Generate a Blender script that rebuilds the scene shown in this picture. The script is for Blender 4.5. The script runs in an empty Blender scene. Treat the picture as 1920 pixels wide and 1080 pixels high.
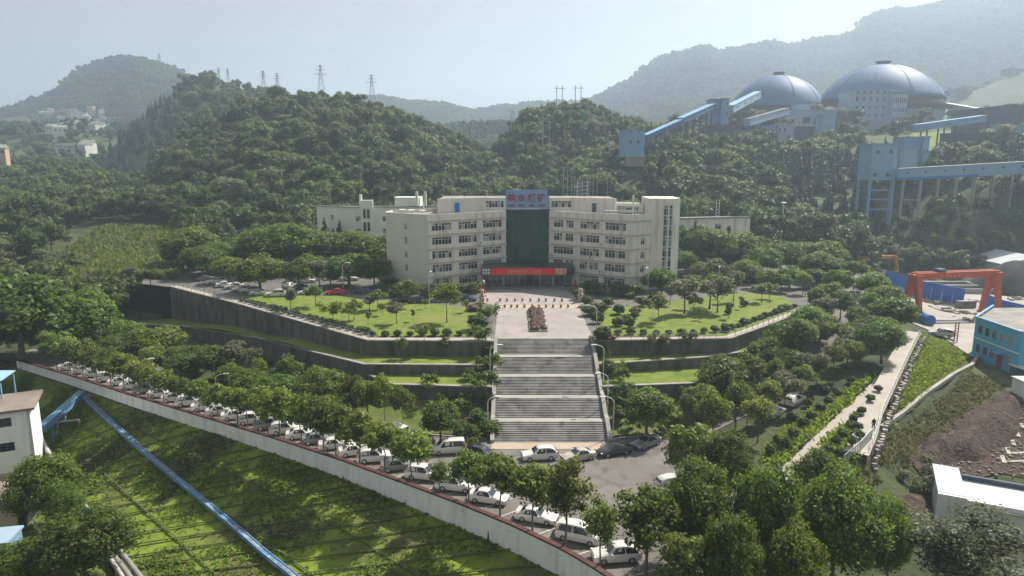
import bpy, math, random
import numpy as np
from mathutils import Vector, Matrix, geometry

random.seed(7)
RNG = np.random.default_rng(11)
sc = bpy.context.scene
COL = sc.collection

# ------------------------------------------------------------------ camera
F = 1300.0                       # focal length, pixels of a 1920 wide frame
PITCH = math.atan(240.0 / F)
CAM_Z = 38.0
cam = bpy.data.cameras.new('camera')
cam.sensor_width = 36.0
cam.lens = F / 1920.0 * 36.0
cam.clip_start = 1.0
cam.clip_end = 9000.0
cam_ob = bpy.data.objects.new('camera', cam)
cam_ob.location = (0, 0, CAM_Z)
cam_ob.rotation_euler = (math.pi / 2 - PITCH, 0, 0)
COL.objects.link(cam_ob)
sc.camera = cam_ob

# ------------------------------------------------------------------ sky and sun
SUN_AZ, SUN_EL = math.radians(48), math.radians(48)
world = bpy.data.worlds.new('World')
sc.world = world
world.use_nodes = True
nt = world.node_tree
nt.nodes.clear()
sky = nt.nodes.new('ShaderNodeTexSky')
sky.sky_type = 'NISHITA'
sky.sun_disc = False
sky.sun_elevation = SUN_EL
sky.sun_rotation = SUN_AZ
sky.altitude = 1500
sky.air_density = 1.0
sky.dust_density = 2.5
sky.ozone_density = 1.0
bg = nt.nodes.new('ShaderNodeBackground')
bg.inputs['Strength'].default_value = 0.15
wo = nt.nodes.new('ShaderNodeOutputWorld')
# milky summer air: the sky is paler and more even than clear air gives it
pale = nt.nodes.new('ShaderNodeHueSaturation')
pale.inputs['Saturation'].default_value = 0.24
even = nt.nodes.new('ShaderNodeGamma')
even.inputs['Gamma'].default_value = 0.36
gain = nt.nodes.new('ShaderNodeVectorMath')
gain.operation = 'SCALE'
gain.inputs['Scale'].default_value = 0.95
nt.links.new(sky.outputs[0], pale.inputs['Color'])
nt.links.new(pale.outputs[0], even.inputs[0])
nt.links.new(even.outputs[0], gain.inputs[0])
nt.links.new(gain.outputs[0], bg.inputs[0])
nt.links.new(bg.outputs[0], wo.inputs[0])

sun = bpy.data.lights.new('sun', 'SUN')
sun.energy = 5.0
sun.angle = math.radians(0.6)
sun.color = (1.0, 0.93, 0.82)
sun_ob = bpy.data.objects.new('sun', sun)
SUN_DIR = Vector((math.sin(SUN_AZ) * math.cos(SUN_EL), math.cos(SUN_AZ) * math.cos(SUN_EL), math.sin(SUN_EL)))
sun_ob.rotation_euler = SUN_DIR.to_track_quat('Z', 'Y').to_euler()
sun_ob.location = (60, 80, 120)
COL.objects.link(sun_ob)

sc.view_settings.view_transform = 'Standard'
sc.view_settings.look = 'None'
sc.view_settings.gamma = 1.0
sc.view_settings.use_curve_mapping = False
sc.view_settings.exposure = 0.9
sc.render.engine = 'CYCLES'
sc.cycles.use_denoising = True
sc.cycles.max_bounces = 6
sc.cycles.diffuse_bounces = 3
sc.cycles.glossy_bounces = 2
sc.cycles.transmission_bounces = 3
sc.cycles.transparent_max_bounces = 6
sc.cycles.volume_bounces = 1
sc.cycles.use_fast_gi = False

# ------------------------------------------------------------------ survey: picture ray -> point of the place
SP, CP = math.sin(PITCH), math.cos(PITCH)

def ray(px, py):
    u, v = (px - 960.0) / F, (py - 540.0) / F
    return Vector((u, CP - v * SP, -(SP + v * CP)))

def P(px, py, z):
    r = ray(px, py)
    t = (z - CAM_Z) / r.z
    return Vector((r.x * t, r.y * t, z))

def PY(px, py, Y):
    r = ray(px, py)
    t = Y / r.y
    return Vector((r.x * t, Y, CAM_Z + r.z * t))

def proj(X, Y, Z):
    dz = Z - CAM_Z
    d = Y * CP - dz * SP
    v = -(dz * CP + Y * SP)
    return 960 + F * X / d, 540 + F * v / d, d

# ------------------------------------------------------------------ materials
def mat(name, col, rough=0.7, col2=None, scale=1.0, bump=0.0, bscale=None, detail=5, spec=0.3, metal=0.0,
        rnd=0.0, lo=0.35, hi=0.65, coords='Object', stretch=None, col3=None, scale3=None):
    m = bpy.data.materials.new(name)
    m.use_nodes = True
    n, l = m.node_tree.nodes, m.node_tree.links
    b = n['Principled BSDF']
    b.inputs['Roughness'].default_value = rough
    b.inputs['Specular IOR Level'].default_value = spec
    b.inputs['Metallic'].default_value = metal
    src = None
    if col2 is not None or bump:
        tc = n.new('ShaderNodeTexCoord')
        vec = tc.outputs[coords] if coords != 'World' else n.new('ShaderNodeNewGeometry').outputs['Position']
        if stretch:
            mp = n.new('ShaderNodeMapping')
            mp.inputs['Scale'].default_value = stretch
            l.new(vec, mp.inputs['Vector'])
            vec = mp.outputs[0]
    if col2 is not None:
        t = n.new('ShaderNodeTexNoise')
        t.inputs['Scale'].default_value = scale
        t.inputs['Detail'].default_value = detail
        l.new(vec, t.inputs['Vector'])
        r = n.new('ShaderNodeMapRange')
        r.inputs['From Min'].default_value = lo
        r.inputs['From Max'].default_value = hi
        l.new(t.outputs['Fac'], r.inputs['Value'])
        mx = n.new('ShaderNodeMix')
        mx.data_type = 'RGBA'
        mx.inputs['A'].default_value = (*col, 1)
        mx.inputs['B'].default_value = (*col2, 1)
        l.new(r.outputs[0], mx.inputs['Factor'])
        src = mx.outputs['Result']
        if col3 is not None:
            t3 = n.new('ShaderNodeTexNoise')
            t3.inputs['Scale'].default_value = scale3
            t3.inputs['Detail'].default_value = 4
            l.new(vec, t3.inputs['Vector'])
            r3 = n.new('ShaderNodeMapRange')
            r3.inputs['From Min'].default_value = 0.5
            r3.inputs['From Max'].default_value = 0.68
            l.new(t3.outputs['Fac'], r3.inputs['Value'])
            m3 = n.new('ShaderNodeMix')
            m3.data_type = 'RGBA'
            m3.inputs['B'].default_value = (*col3, 1)
            l.new(src, m3.inputs['A'])
            l.new(r3.outputs[0], m3.inputs['Factor'])
            src = m3.outputs['Result']
    if rnd:
        oi = n.new('ShaderNodeObjectInfo')
        hs = n.new('ShaderNodeHueSaturation')
        mr = n.new('ShaderNodeMapRange')
        mr.inputs['To Min'].default_value = 1 - rnd
        mr.inputs['To Max'].default_value = 1 + rnd
        l.new(oi.outputs['Random'], mr.inputs['Value'])
        l.new(mr.outputs[0], hs.inputs['Value'])
        if src is None:
            hs.inputs['Color'].default_value = (*col, 1)
        else:
            l.new(src, hs.inputs['Color'])
        src = hs.outputs[0]
    if src is None:
        b.inputs['Base Color'].default_value = (*col, 1)
    else:
        l.new(src, b.inputs['Base Color'])
    if bump:
        t2 = n.new('ShaderNodeTexNoise')
        t2.inputs['Scale'].default_value = bscale or scale * 3
        t2.inputs['Detail'].default_value = 6
        l.new(vec, t2.inputs['Vector'])
        bp = n.new('ShaderNodeBump')
        bp.inputs['Strength'].default_value = 1.0
        bp.inputs['Distance'].default_value = bump
        l.new(t2.outputs['Fac'], bp.inputs['Height'])
        l.new(bp.outputs[0], b.inputs['Normal'])
    return m

def leaf_mat(name, dark, light, rnd=0.25, trans=0.42, hue=0.02):
    """leaves: colour differs leaf by leaf ('tint') and tree by tree; light shines through them"""
    m = bpy.data.materials.new(name)
    m.use_nodes = True
    n, l = m.node_tree.nodes, m.node_tree.links
    b = n['Principled BSDF']
    b.inputs['Roughness'].default_value = 0.55
    b.inputs['Specular IOR Level'].default_value = 0.25
    at = n.new('ShaderNodeAttribute')
    at.attribute_name = 'tint'
    mx = n.new('ShaderNodeMix')
    mx.data_type = 'RGBA'
    mx.inputs['A'].default_value = (*dark, 1)
    mx.inputs['B'].default_value = (*light, 1)
    l.new(at.outputs['Fac'], mx.inputs['Factor'])
    oi = n.new('ShaderNodeObjectInfo')
    hs = n.new('ShaderNodeHueSaturation')
    mr = n.new('ShaderNodeMapRange')
    mr.inputs['To Min'].default_value = 1 - rnd
    mr.inputs['To Max'].default_value = 1 + rnd
    l.new(oi.outputs['Random'], mr.inputs['Value'])
    l.new(mr.outputs[0], hs.inputs['Value'])
    mh = n.new('ShaderNodeMath')
    mh.operation = 'MULTIPLY'
    mh.inputs[1].default_value = 7.31
    l.new(oi.outputs['Random'], mh.inputs[0])
    fr = n.new('ShaderNodeMath')
    fr.operation = 'FRACT'
    l.new(mh.outputs[0], fr.inputs[0])
    m2 = n.new('ShaderNodeMapRange')
    m2.inputs['To Min'].default_value = 0.5 - hue
    m2.inputs['To Max'].default_value = 0.5 + hue
    l.new(fr.outputs[0], m2.inputs['Value'])
    l.new(m2.outputs[0], hs.inputs['Hue'])
    l.new(mx.outputs['Result'], hs.inputs['Color'])
    l.new(hs.outputs[0], b.inputs['Base Color'])
    tr = n.new('ShaderNodeBsdfTranslucent')
    h2 = n.new('ShaderNodeHueSaturation')
    h2.inputs['Hue'].default_value = 0.485
    h2.inputs['Value'].default_value = 1.5
    l.new(hs.outputs[0], h2.inputs['Color'])
    l.new(h2.outputs[0], tr.inputs['Color'])
    ms = n.new('ShaderNodeMixShader')
    ms.inputs[0].default_value = trans
    l.new(b.outputs[0], ms.inputs[1])
    l.new(tr.outputs[0], ms.inputs[2])
    l.new(ms.outputs[0], n['Material Output'].inputs['Surface'])
    return m

M = {}
M['leaf_camphor'] = leaf_mat('leaf_camphor', (0.042, 0.082, 0.012), (0.175, 0.240, 0.036))
M['leaf_street'] = leaf_mat('leaf_street', (0.058, 0.098, 0.016), (0.220, 0.275, 0.050), rnd=0.3)
M['leaf_forest'] = leaf_mat('leaf_forest', (0.028, 0.055, 0.013), (0.140, 0.182, 0.044), rnd=0.5, trans=0.3, hue=0.03)
M['leaf_pine'] = leaf_mat('leaf_pine', (0.026, 0.045, 0.020), (0.080, 0.108, 0.044), trans=0.15)
M['leaf_grey'] = leaf_mat('leaf_grey', (0.070, 0.085, 0.045), (0.205, 0.220, 0.120), rnd=0.2)
M['leaf_shrub'] = leaf_mat('leaf_shrub', (0.032, 0.062, 0.012), (0.125, 0.170, 0.036), rnd=0.3)
M['leaf_red'] = leaf_mat('leaf_red', (0.090, 0.048, 0.045), (0.220, 0.130, 0.110), rnd=0.1, trans=0.2)
M['leaf_weed'] = leaf_mat('leaf_weed', (0.090, 0.145, 0.016), (0.240, 0.320, 0.044), rnd=0.2, trans=0.4)
M['leaf_dry'] = leaf_mat('leaf_dry', (0.070, 0.085, 0.028), (0.190, 0.190, 0.070), rnd=0.2, trans=0.3)
M['leaf_corn'] = leaf_mat('leaf_corn', (0.060, 0.100, 0.020), (0.160, 0.225, 0.058), rnd=0.1, trans=0.4)
M['leaf_far'] = leaf_mat('leaf_far', (0.030, 0.050, 0.022), (0.065, 0.092, 0.036), rnd=0.35, trans=0.15, hue=0.02)
M['bark'] = mat('bark', (0.10, 0.085, 0.065), 0.9, (0.17, 0.15, 0.12), 4, 0.02)
M['terrain'] = mat('terrain', (0.022, 0.038, 0.012), 0.95, (0.055, 0.068, 0.024), 0.25, 0.5, 0.8, col3=(0.075, 0.085, 0.035), scale3=0.04)
M['farhill'] = mat('farhill', (0.028, 0.045, 0.018), 0.95, (0.060, 0.078, 0.030), 0.012, 3.0, 0.06, col3=(0.085, 0.105, 0.040), scale3=0.006)
M['asphalt'] = mat('asphalt', (0.135, 0.125, 0.114), 0.9, (0.185, 0.170, 0.156), 0.12, 0.006, 20, col3=(0.105, 0.098, 0.09), scale3=0.5)
M['asphalt_dark'] = mat('asphalt_dark', (0.10, 0.096, 0.09), 0.9, (0.15, 0.14, 0.13), 0.2, 0.006, 20)
M['plaza'] = mat('plaza', (0.275, 0.25, 0.23), 0.75, (0.325, 0.298, 0.278), 0.18, 0.003, 12, col3=(0.24, 0.22, 0.205), scale3=0.35)
M['plaza_band'] = mat('plaza_band', (0.35, 0.275, 0.21), 0.75, (0.40, 0.32, 0.25), 0.3, 0.003, 12)
M['concrete'] = mat('concrete', (0.29, 0.275, 0.25), 0.85, (0.37, 0.355, 0.325), 0.3, 0.004, 9, col3=(0.26, 0.25, 0.23), scale3=0.6)
M['path'] = mat('path', (0.34, 0.31, 0.265), 0.85, (0.40, 0.365, 0.32), 0.3, 0.004, 9)
M['step'] = mat('step', (0.20, 0.195, 0.19), 0.8, (0.30, 0.295, 0.285), 0.45, 0.004, 8, col3=(0.145, 0.142, 0.138), scale3=0.6, rnd=0.06, coords='World')
M['landing'] = mat('landing', (0.27, 0.26, 0.245), 0.8, (0.34, 0.325, 0.305), 0.3, 0.003, 8)
M['lawn'] = mat('lawn', (0.095, 0.140, 0.018), 0.95, (0.155, 0.200, 0.028), 0.6, 0.06, 6, col3=(0.165, 0.180, 0.045), scale3=0.1)
M['verge'] = mat('verge', (0.080, 0.115, 0.024), 0.95, (0.150, 0.180, 0.040), 0.5, 0.1, 5, col3=(0.13, 0.115, 0.06), scale3=0.25)
M['slope_green'] = mat('slope_green', (0.115, 0.175, 0.020), 0.95, (0.215, 0.275, 0.036), 0.35, 0.1, 3, col3=(0.105, 0.095, 0.045), scale3=0.12)
M['stone_wall'] = mat('stone_wall', (0.085, 0.080, 0.072), 0.9, (0.150, 0.140, 0.125), 0.9, 0.06, 2.5, stretch=(1, 1, 0.35), col3=(0.055, 0.062, 0.045), scale3=0.3)
M['coping'] = mat('coping', (0.24, 0.225, 0.20), 0.9, (0.34, 0.32, 0.29), 0.8, 0.01, 8)
M['white_wall'] = mat('white_wall', (0.80, 0.80, 0.79), 0.8, (0.84, 0.84, 0.82), 0.4, 0.0, stretch=(1, 1, 0.2), col3=(0.66, 0.66, 0.65), scale3=0.9)
M['wall_cap'] = mat('wall_cap', (0.060, 0.024, 0.024), 0.7, (0.085, 0.036, 0.034), 1.2)
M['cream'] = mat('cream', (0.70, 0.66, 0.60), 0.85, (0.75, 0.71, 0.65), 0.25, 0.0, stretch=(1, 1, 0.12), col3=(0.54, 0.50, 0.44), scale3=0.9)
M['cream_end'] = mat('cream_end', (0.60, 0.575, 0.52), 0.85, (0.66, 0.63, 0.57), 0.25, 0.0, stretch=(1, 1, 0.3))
M['ledge'] = mat('ledge', (0.46, 0.40, 0.34), 0.85, (0.54, 0.48, 0.41), 0.6)
M['annex'] = mat('annex', (0.72, 0.74, 0.67), 0.85, (0.77, 0.79, 0.72), 0.3)
M['roof_grey'] = mat('roof_grey', (0.20, 0.19, 0.18), 0.9, (0.28, 0.27, 0.25), 0.4, 0.01, 4, col3=(0.34, 0.32, 0.29), scale3=0.25)
M['dark_core'] = mat('dark_core', (0.03, 0.03, 0.032), 0.9)
M['frame_white'] = mat('frame_white', (0.72, 0.72, 0.70), 0.5)
M['metal_grey'] = mat('metal_grey', (0.35, 0.36, 0.37), 0.5, metal=0.3)
M['lamp_white'] = mat('lamp_white', (0.62, 0.63, 0.62), 0.45)
M['glass_dark'] = mat('glass_dark', (0.018, 0.022, 0.026), 0.12, spec=0.6)
M['glass_mid'] = mat('glass_mid', (0.10, 0.105, 0.105), 0.2, spec=0.5)
M['curtain'] = mat('curtain', (0.34, 0.33, 0.30), 0.5, spec=0.5)
M['glass_green'] = mat('glass_green', (0.006, 0.058, 0.034), 0.2, spec=0.25, rnd=0.35)
M['glass_blue'] = mat('glass_blue', (0.16, 0.26, 0.30), 0.15, spec=0.6)
M['black_panel'] = mat('black_panel', (0.012, 0.012, 0.014), 0.35)
M['banner_red'] = mat('banner_red', (0.62, 0.012, 0.022), 0.5)
M['sign_blue'] = mat('sign_blue', (0.20, 0.33, 0.55), 0.6, (0.24, 0.37, 0.58), 0.8)
M['char_red'] = mat('char_red', (0.33, 0.018, 0.030), 0.5)
M['text_white'] = mat('text_white', (0.80, 0.80, 0.78), 0.6)
M['text_pale'] = mat('text_pale', (0.75, 0.50, 0.36), 0.6, (0.30, 0.10, 0.07), 3)
M['steel_blue'] = mat('steel_blue', (0.13, 0.26, 0.44), 0.55, (0.16, 0.30, 0.48), 0.1, stretch=(1, 1, 0.2))
M['steel_blue_light'] = mat('steel_blue_light', (0.17, 0.32, 0.49), 0.55, (0.20, 0.36, 0.52), 0.1)
M['leaf_far'].node_tree.nodes['Principled BSDF'].inputs['Specular IOR Level'].default_value = 0.0
M['steel_navy'] = mat('steel_navy', (0.05, 0.12, 0.27), 0.6, (0.065, 0.14, 0.30), 0.2)
M['dome_blue'] = mat('dome_blue', (0.055, 0.135, 0.27), 0.6, (0.075, 0.155, 0.30), 0.06, spec=0.3, metal=0.0)
M['dome_rust'] = mat('dome_rust', (0.10, 0.055, 0.045), 0.7, (0.075, 0.05, 0.045), 0.2)
M['steel_dark'] = mat('steel_dark', (0.06, 0.085, 0.12), 0.7, (0.08, 0.10, 0.13), 0.2)
M['plant_pale'] = mat('plant_pale', (0.25, 0.35, 0.44), 0.8, (0.30, 0.40, 0.49), 0.2)
M['paint_cyan'] = mat('paint_cyan', (0.075, 0.36, 0.58), 0.75, (0.10, 0.40, 0.61), 0.3)
M['fence_blue'] = mat('fence_blue', (0.025, 0.13, 0.47), 0.5, (0.035, 0.15, 0.50), 0.3)
M['crane_red'] = mat('crane_red', (0.50, 0.10, 0.045), 0.55, (0.42, 0.085, 0.04), 0.6)
M['crane_yellow'] = mat('crane_yellow', (0.55, 0.30, 0.05), 0.55, (0.48, 0.27, 0.06), 0.6)
M['tank_blue'] = mat('tank_blue', (0.03, 0.10, 0.36), 0.5)
M['yard'] = mat('yard', (0.30, 0.275, 0.25), 0.9, (0.38, 0.355, 0.33), 0.1, 0.01, 3, col3=(0.27, 0.24, 0.22), scale3=0.22)
M['dirt'] = mat('dirt', (0.034, 0.020, 0.015), 0.95, (0.062, 0.041, 0.032), 1.1, 0.3, 2.2, col3=(0.10, 0.078, 0.066), scale3=2.4)
M['red_dirt'] = mat('red_dirt', (0.10, 0.045, 0.03), 0.95, (0.15, 0.08, 0.055), 1.0, 0.08, 4)
M['rubble'] = mat('rubble', (0.20, 0.18, 0.165), 0.9, (0.36, 0.33, 0.30), 0.9, 0.03, 5, rnd=0.35)
M['coal'] = mat('coal', (0.018, 0.018, 0.02), 0.9, (0.035, 0.034, 0.033), 0.4, 0.05, 3)
M['roof_white'] = mat('roof_white', (0.40, 0.42, 0.45), 0.7, (0.48, 0.50, 0.53), 0.4)
M['roof_blue'] = mat('roof_blue', (0.30, 0.48, 0.66), 0.5)
M['house_white'] = mat('house_white', (0.66, 0.66, 0.62), 0.85, (0.58, 0.58, 0.55), 0.5)
M['house_pink'] = mat('house_pink', (0.48, 0.32, 0.28), 0.85)
M['pipe_blue'] = mat('pipe_blue', (0.085, 0.21, 0.42), 0.55, (0.10, 0.25, 0.47), 0.8, col3=(0.30, 0.36, 0.42), scale3=0.9)
M['pipe_grey'] = mat('pipe_grey', (0.20, 0.19, 0.175), 0.7, (0.27, 0.26, 0.24), 0.8)
M['pipe_pale'] = mat('pipe_pale', (0.42, 0.42, 0.40), 0.7, (0.36, 0.35, 0.33), 0.8)
M['line_white'] = mat('line_white', (0.58, 0.57, 0.54), 0.8, (0.40, 0.39, 0.36), 3.0)
M['rubber'] = mat('rubber', (0.02, 0.02, 0.02), 0.85)
M['rim'] = mat('rim', (0.40, 0.41, 0.42), 0.35, metal=0.7)
M['car_glass'] = mat('car_glass', (0.018, 0.022, 0.027), 0.06, spec=0.8)
M['head_lamp'] = mat('head_lamp', (0.55, 0.57, 0.60), 0.15, spec=0.8)
M['tail_lamp'] = mat('tail_lamp', (0.30, 0.015, 0.015), 0.25, spec=0.6)
M['trim'] = mat('trim', (0.03, 0.03, 0.032), 0.6)

def paint(name, c, rough=0.25):
    m = mat(name, c, rough, spec=0.5)
    m.node_tree.nodes['Principled BSDF'].inputs['Coat Weight'].default_value = 0.6
    m.node_tree.nodes['Principled BSDF'].inputs['Coat Roughness'].default_value = 0.08
    return m

PAINT = {'white': paint('paint_white', (0.60, 0.59, 0.57)), 'silver': paint('paint_silver', (0.45, 0.44, 0.42)),
         'grey': paint('paint_grey', (0.16, 0.165, 0.17)), 'black': paint('paint_black', (0.014, 0.015, 0.018)),
         'red': paint('paint_red', (0.42, 0.02, 0.03)), 'blue': paint('paint_blue', (0.03, 0.05, 0.12)),
         'champagne': paint('paint_champagne', (0.46, 0.41, 0.34))}

# ------------------------------------------------------------------ object helpers
ORG = {}

def tag(o, label=None, cat=None, group=None, kind=None):
    if label: o['label'] = label
    if cat: o['category'] = cat
    if group: o['group'] = group
    if kind: o['kind'] = kind
    return o

def link(name, data, parent=None, loc=None, rz=0.0, scale=None):
    o = bpy.data.objects.new(name, data)
    COL.objects.link(o)
    if parent is not None: o.parent = parent
    if loc is not None: o.location = loc
    if rz: o.rotation_euler = (0, 0, rz)
    if scale is not None: o.scale = (scale,) * 3 if not hasattr(scale, '__len__') else scale
    ORG[o.name] = ORG.get(parent.name, Vector((0, 0, 0))) if parent is not None else Vector(loc or (0, 0, 0))
    return o

def thing(name, loc, label, cat, group=None, rz=0.0, scale=None):
    o = link(name, None, None, loc, rz, scale)
    o.empty_display_size = 0.5
    return tag(o, label, cat, group)

class MB:
    """collects shapes, then builds them as one mesh"""
    def __init__(s):
        s.v, s.f, s.m = [], [], []
    def add(s, vs, fs, mi=0):
        b = len(s.v)
        s.v += [tuple(v) for v in vs]
        s.f += [tuple(b + i for i in f) for f in fs]
        s.m += [mi] * len(fs)
        return s
    def hexa(s, p, mi=0):   # p: 4 bottom (ccw from above), 4 top
        return s.add(p, [(3, 2, 1, 0), (4, 5, 6, 7), (0, 1, 5, 4), (1, 2, 6, 5), (2, 3, 7, 6), (3, 0, 4, 7)], mi)
    def box(s, x, y, z, sx, sy, sz, rz=0.0, mi=0):   # x, y centre; z bottom
        c, n = math.cos(rz), math.sin(rz)
        q = [(x + a * c - b * n, y + a * n + b * c) for a, b in ((-sx/2, -sy/2), (sx/2, -sy/2), (sx/2, sy/2), (-sx/2, sy/2))]
        return s.hexa([(a, b, z) for a, b in q] + [(a, b, z + sz) for a, b in q], mi)
    def prism(s, poly, z0, z1, mi=0, top=None):   # poly ccw
        k = len(poly)
        v = [(p[0], p[1], z0) for p in poly] + [(p[0], p[1], z1) for p in poly]
        f = [tuple(reversed(range(k)))] + [(i, (i + 1) % k, k + (i + 1) % k, k + i) for i in range(k)]
        s.add(v, f, mi)
        s.add(v[k:], [tuple(range(k))], mi if top is None else top)
        return s
    def beam(s, a, b, w, h=None, mi=0):
        a, b = Vector(a), Vector(b)
        h = h or w
        d = (b - a).normalized()
        up = Vector((0, 0, 1)) if abs(d.z) < 0.99 else Vector((1, 0, 0))
        r = d.cross(up).normalized() * (w / 2)
        u = r.cross(d).normalized() * (h / 2)
        return s.add([a - r - u, a + r - u, a + r + u, a - r + u, b - r - u, b + r - u, b + r + u, b - r + u],
                     [(0, 1, 2, 3), (7, 6, 5, 4), (0, 4, 5, 1), (1, 5, 6, 2), (2, 6, 7, 3), (3, 7, 4, 0)], mi)
    def tube(s, pts, rad, n=8, mi=0, cap=True):
        pts = [Vector(p) for p in pts]
        rad = list(rad) if hasattr(rad, '__len__') else [rad] * len(pts)
        vs, fs = [], []
        prev = None
        for i, p in enumerate(pts):
            d = (pts[min(i + 1, len(pts) - 1)] - pts[max(i - 1, 0)]).normalized()
            if prev is None:
                ref = Vector((0, 0, 1)) if abs(d.z) < 0.9 else Vector((1, 0, 0))
                a = d.cross(ref).normalized()
            else:
                a = (prev - d * prev.dot(d)).normalized()
            prev = a
            b = d.cross(a)
            for k in range(n):
                t = 2 * math.pi * k / n
                vs.append(p + (a * math.cos(t) + b * math.sin(t)) * rad[i])
        for i in range(len(pts) - 1):
            for k in range(n):
                fs.append((i * n + k, i * n + (k + 1) % n, (i + 1) * n + (k + 1) % n, (i + 1) * n + k))
        if cap:
            fs.append(tuple(reversed(range(n))))
            fs.append(tuple((len(pts) - 1) * n + k for k in range(n)))
        return s.add(vs, fs, mi)
    def lathe(s, c, prof, n=16, mi=0):   # prof: (r, z)
        vs, fs = [], []
        for r, z in prof:
            for k in range(n):
                t = 2 * math.pi * k / n
                vs.append((c[0] + r * math.cos(t), c[1] + r * math.sin(t), c[2] + z))
        for i in range(len(prof) - 1):
            for k in range(n):
                fs.append((i * n + k, i * n + (k + 1) % n, (i + 1) * n + (k + 1) % n, (i + 1) * n + k))
        fs.append(tuple(reversed(range(n))))
        fs.append(tuple((len(prof) - 1) * n + k for k in range(n)))
        return s.add(vs, fs, mi)
    def mesh(s, name, mats, org=None, smooth=False):
        me = bpy.data.meshes.new(name)
        if org is not None and tuple(org) != (0, 0, 0):
            v = [(a - org[0], b - org[1], c - org[2]) for a, b, c in s.v]
        else:
            v = s.v
        me.from_pydata(v, [], s.f)
        if not isinstance(mats, (list, tuple)): mats = [mats]
        for m in mats: me.materials.append(m)
        if len(mats) > 1: me.polygons.foreach_set('material_index', s.m)
        if smooth: me.polygons.foreach_set('use_smooth', [True] * len(me.polygons))
        me.update()
        return me
    def build(s, name, mats, parent=None, smooth=False, loc=None):
        """vertices in place coordinates; parent given: made relative to its thing's base"""
        org = ORG.get(parent.name) if parent is not None else loc
        return link(name, s.mesh(name, mats, org, smooth), parent, loc if parent is None else None)

def struct(o):
    o['kind'] = 'structure'
    return o

ORDN = ('first second third fourth fifth sixth seventh eighth ninth tenth eleventh twelfth thirteenth fourteenth fifteenth '
        'sixteenth seventeenth eighteenth nineteenth twentieth twenty-first twenty-second twenty-third twenty-fourth twenty-fifth '
        'twenty-sixth twenty-seventh twenty-eighth twenty-ninth thirtieth thirty-first thirty-second thirty-third thirty-fourth '
        'thirty-fifth thirty-sixth thirty-seventh thirty-eighth thirty-ninth fortieth').split()

def lerp(a, b, t):
    return a + (b - a) * t

def resample(pl, n):
    pl = [Vector(p) for p in pl]
    d = [0.0]
    for a, b in zip(pl, pl[1:]): d.append(d[-1] + (b - a).length)
    out = []
    for k in range(n):
        t = d[-1] * k / (n - 1)
        i = 0
        while i < len(d) - 2 and d[i + 1] < t: i += 1
        out.append(pl[i].lerp(pl[i + 1], (t - d[i]) / max(d[i + 1] - d[i], 1e-9)))
    return out

def in_poly(X, Y, poly):
    X, Y = np.asarray(X, float), np.asarray(Y, float)
    ins = np.zeros(X.shape, bool)
    j = len(poly) - 1
    for i in range(len(poly)):
        xi, yi, xj, yj = poly[i][0], poly[i][1], poly[j][0], poly[j][1]
        c = ((yi > Y) != (yj > Y)) & (X < (xj - xi) * (Y - yi) / (yj - yi + 1e-12) + xi)
        ins ^= c
        j = i
    return ins

class RBF:
    """heights through surveyed points"""
    def __init__(s, pts):
        p = np.array([(a[0], a[1]) for a in pts]); z = np.array([a[2] for a in pts])
        s.p = p; k = len(p)
        A = np.zeros((k + 3, k + 3))
        A[:k, :k] = np.hypot(p[:, None, 0] - p[None, :, 0], p[:, None, 1] - p[None, :, 1])
        A[:k, k] = 1; A[:k, k+1:] = p; A[k, :k] = 1; A[k+1:, :k] = p.T
        A += np.eye(k + 3) * 1e-9
        s.w = np.linalg.solve(A, np.concatenate([z, [0, 0, 0]]))
    def __call__(s, X, Y):
        X, Y = np.asarray(X, float), np.asarray(Y, float)
        sh = X.shape; x, y = X.ravel(), Y.ravel()
        k = len(s.p)
        out = s.w[k] + s.w[k+1] * x + s.w[k+2] * y
        for i in range(k):
            out = out + s.w[i] * np.hypot(x - s.p[i, 0], y - s.p[i, 1])
        return out.reshape(sh)

def fnoise(X, Y, scale, seed=0, octs=4):
    """smooth value noise"""
    X, Y = np.asarray(X, float), np.asarray(Y, float)
    out = np.zeros(X.shape); amp = 1.0; tot = 0
    for o in range(octs):
        g = np.random.default_rng(seed * 31 + o).random((64, 64))
        x, y = X / scale * 2 ** o + 17.3 * o, Y / scale * 2 ** o + 5.1 * o
        xi, yi = np.floor(x).astype(int), np.floor(y).astype(int)
        fx, fy = x - xi, y - yi
        fx, fy = fx * fx * (3 - 2 * fx), fy * fy * (3 - 2 * fy)
        a, b = g[xi % 64, yi % 64], g[(xi + 1) % 64, yi % 64]
        c, d = g[xi % 64, (yi + 1) % 64], g[(xi + 1) % 64, (yi + 1) % 64]
        out += amp * ((a * (1 - fx) + b * fx) * (1 - fy) + (c * (1 - fx) + d * fx) * fy)
        tot += amp; amp *= 0.5
    return out / tot * 2 - 1
HAZE = 0.00040

# ================================================================== GROUND
PZ = 8.5                                    # level of the plaza and the office forecourt
SX0, SX1, SY0, SY1 = -2.4, 13.1, 89.3, 113.1  # the grand staircase
V2 = lambda p: (p[0], p[1])

W1L = [P(318, 538, PZ), P(440, 569, PZ), P(560, 603, PZ), P(690, 639.5, PZ), Vector((-3.0, 110.9, PZ))]
W1L_base = [0.9, 3.7, 5.3, 6.0, 6.0]
W1R = [Vector((13.7, 111.2, PZ)), P(1370, 636, PZ), P(1440, 611, PZ), P(1500, 588, PZ), P(1535, 571, PZ)]
W1R_base = [6.0, 6.0, 6.3, 7.0, 8.0]
PLATEAU = [V2(p) for p in W1L] + [(-3.0, SY1), (13.7, SY1)] + [V2(p) for p in W1R] + [(68, 152), (78, 176), (84, 204), (-118, 204), (-110, 175)]

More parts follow.
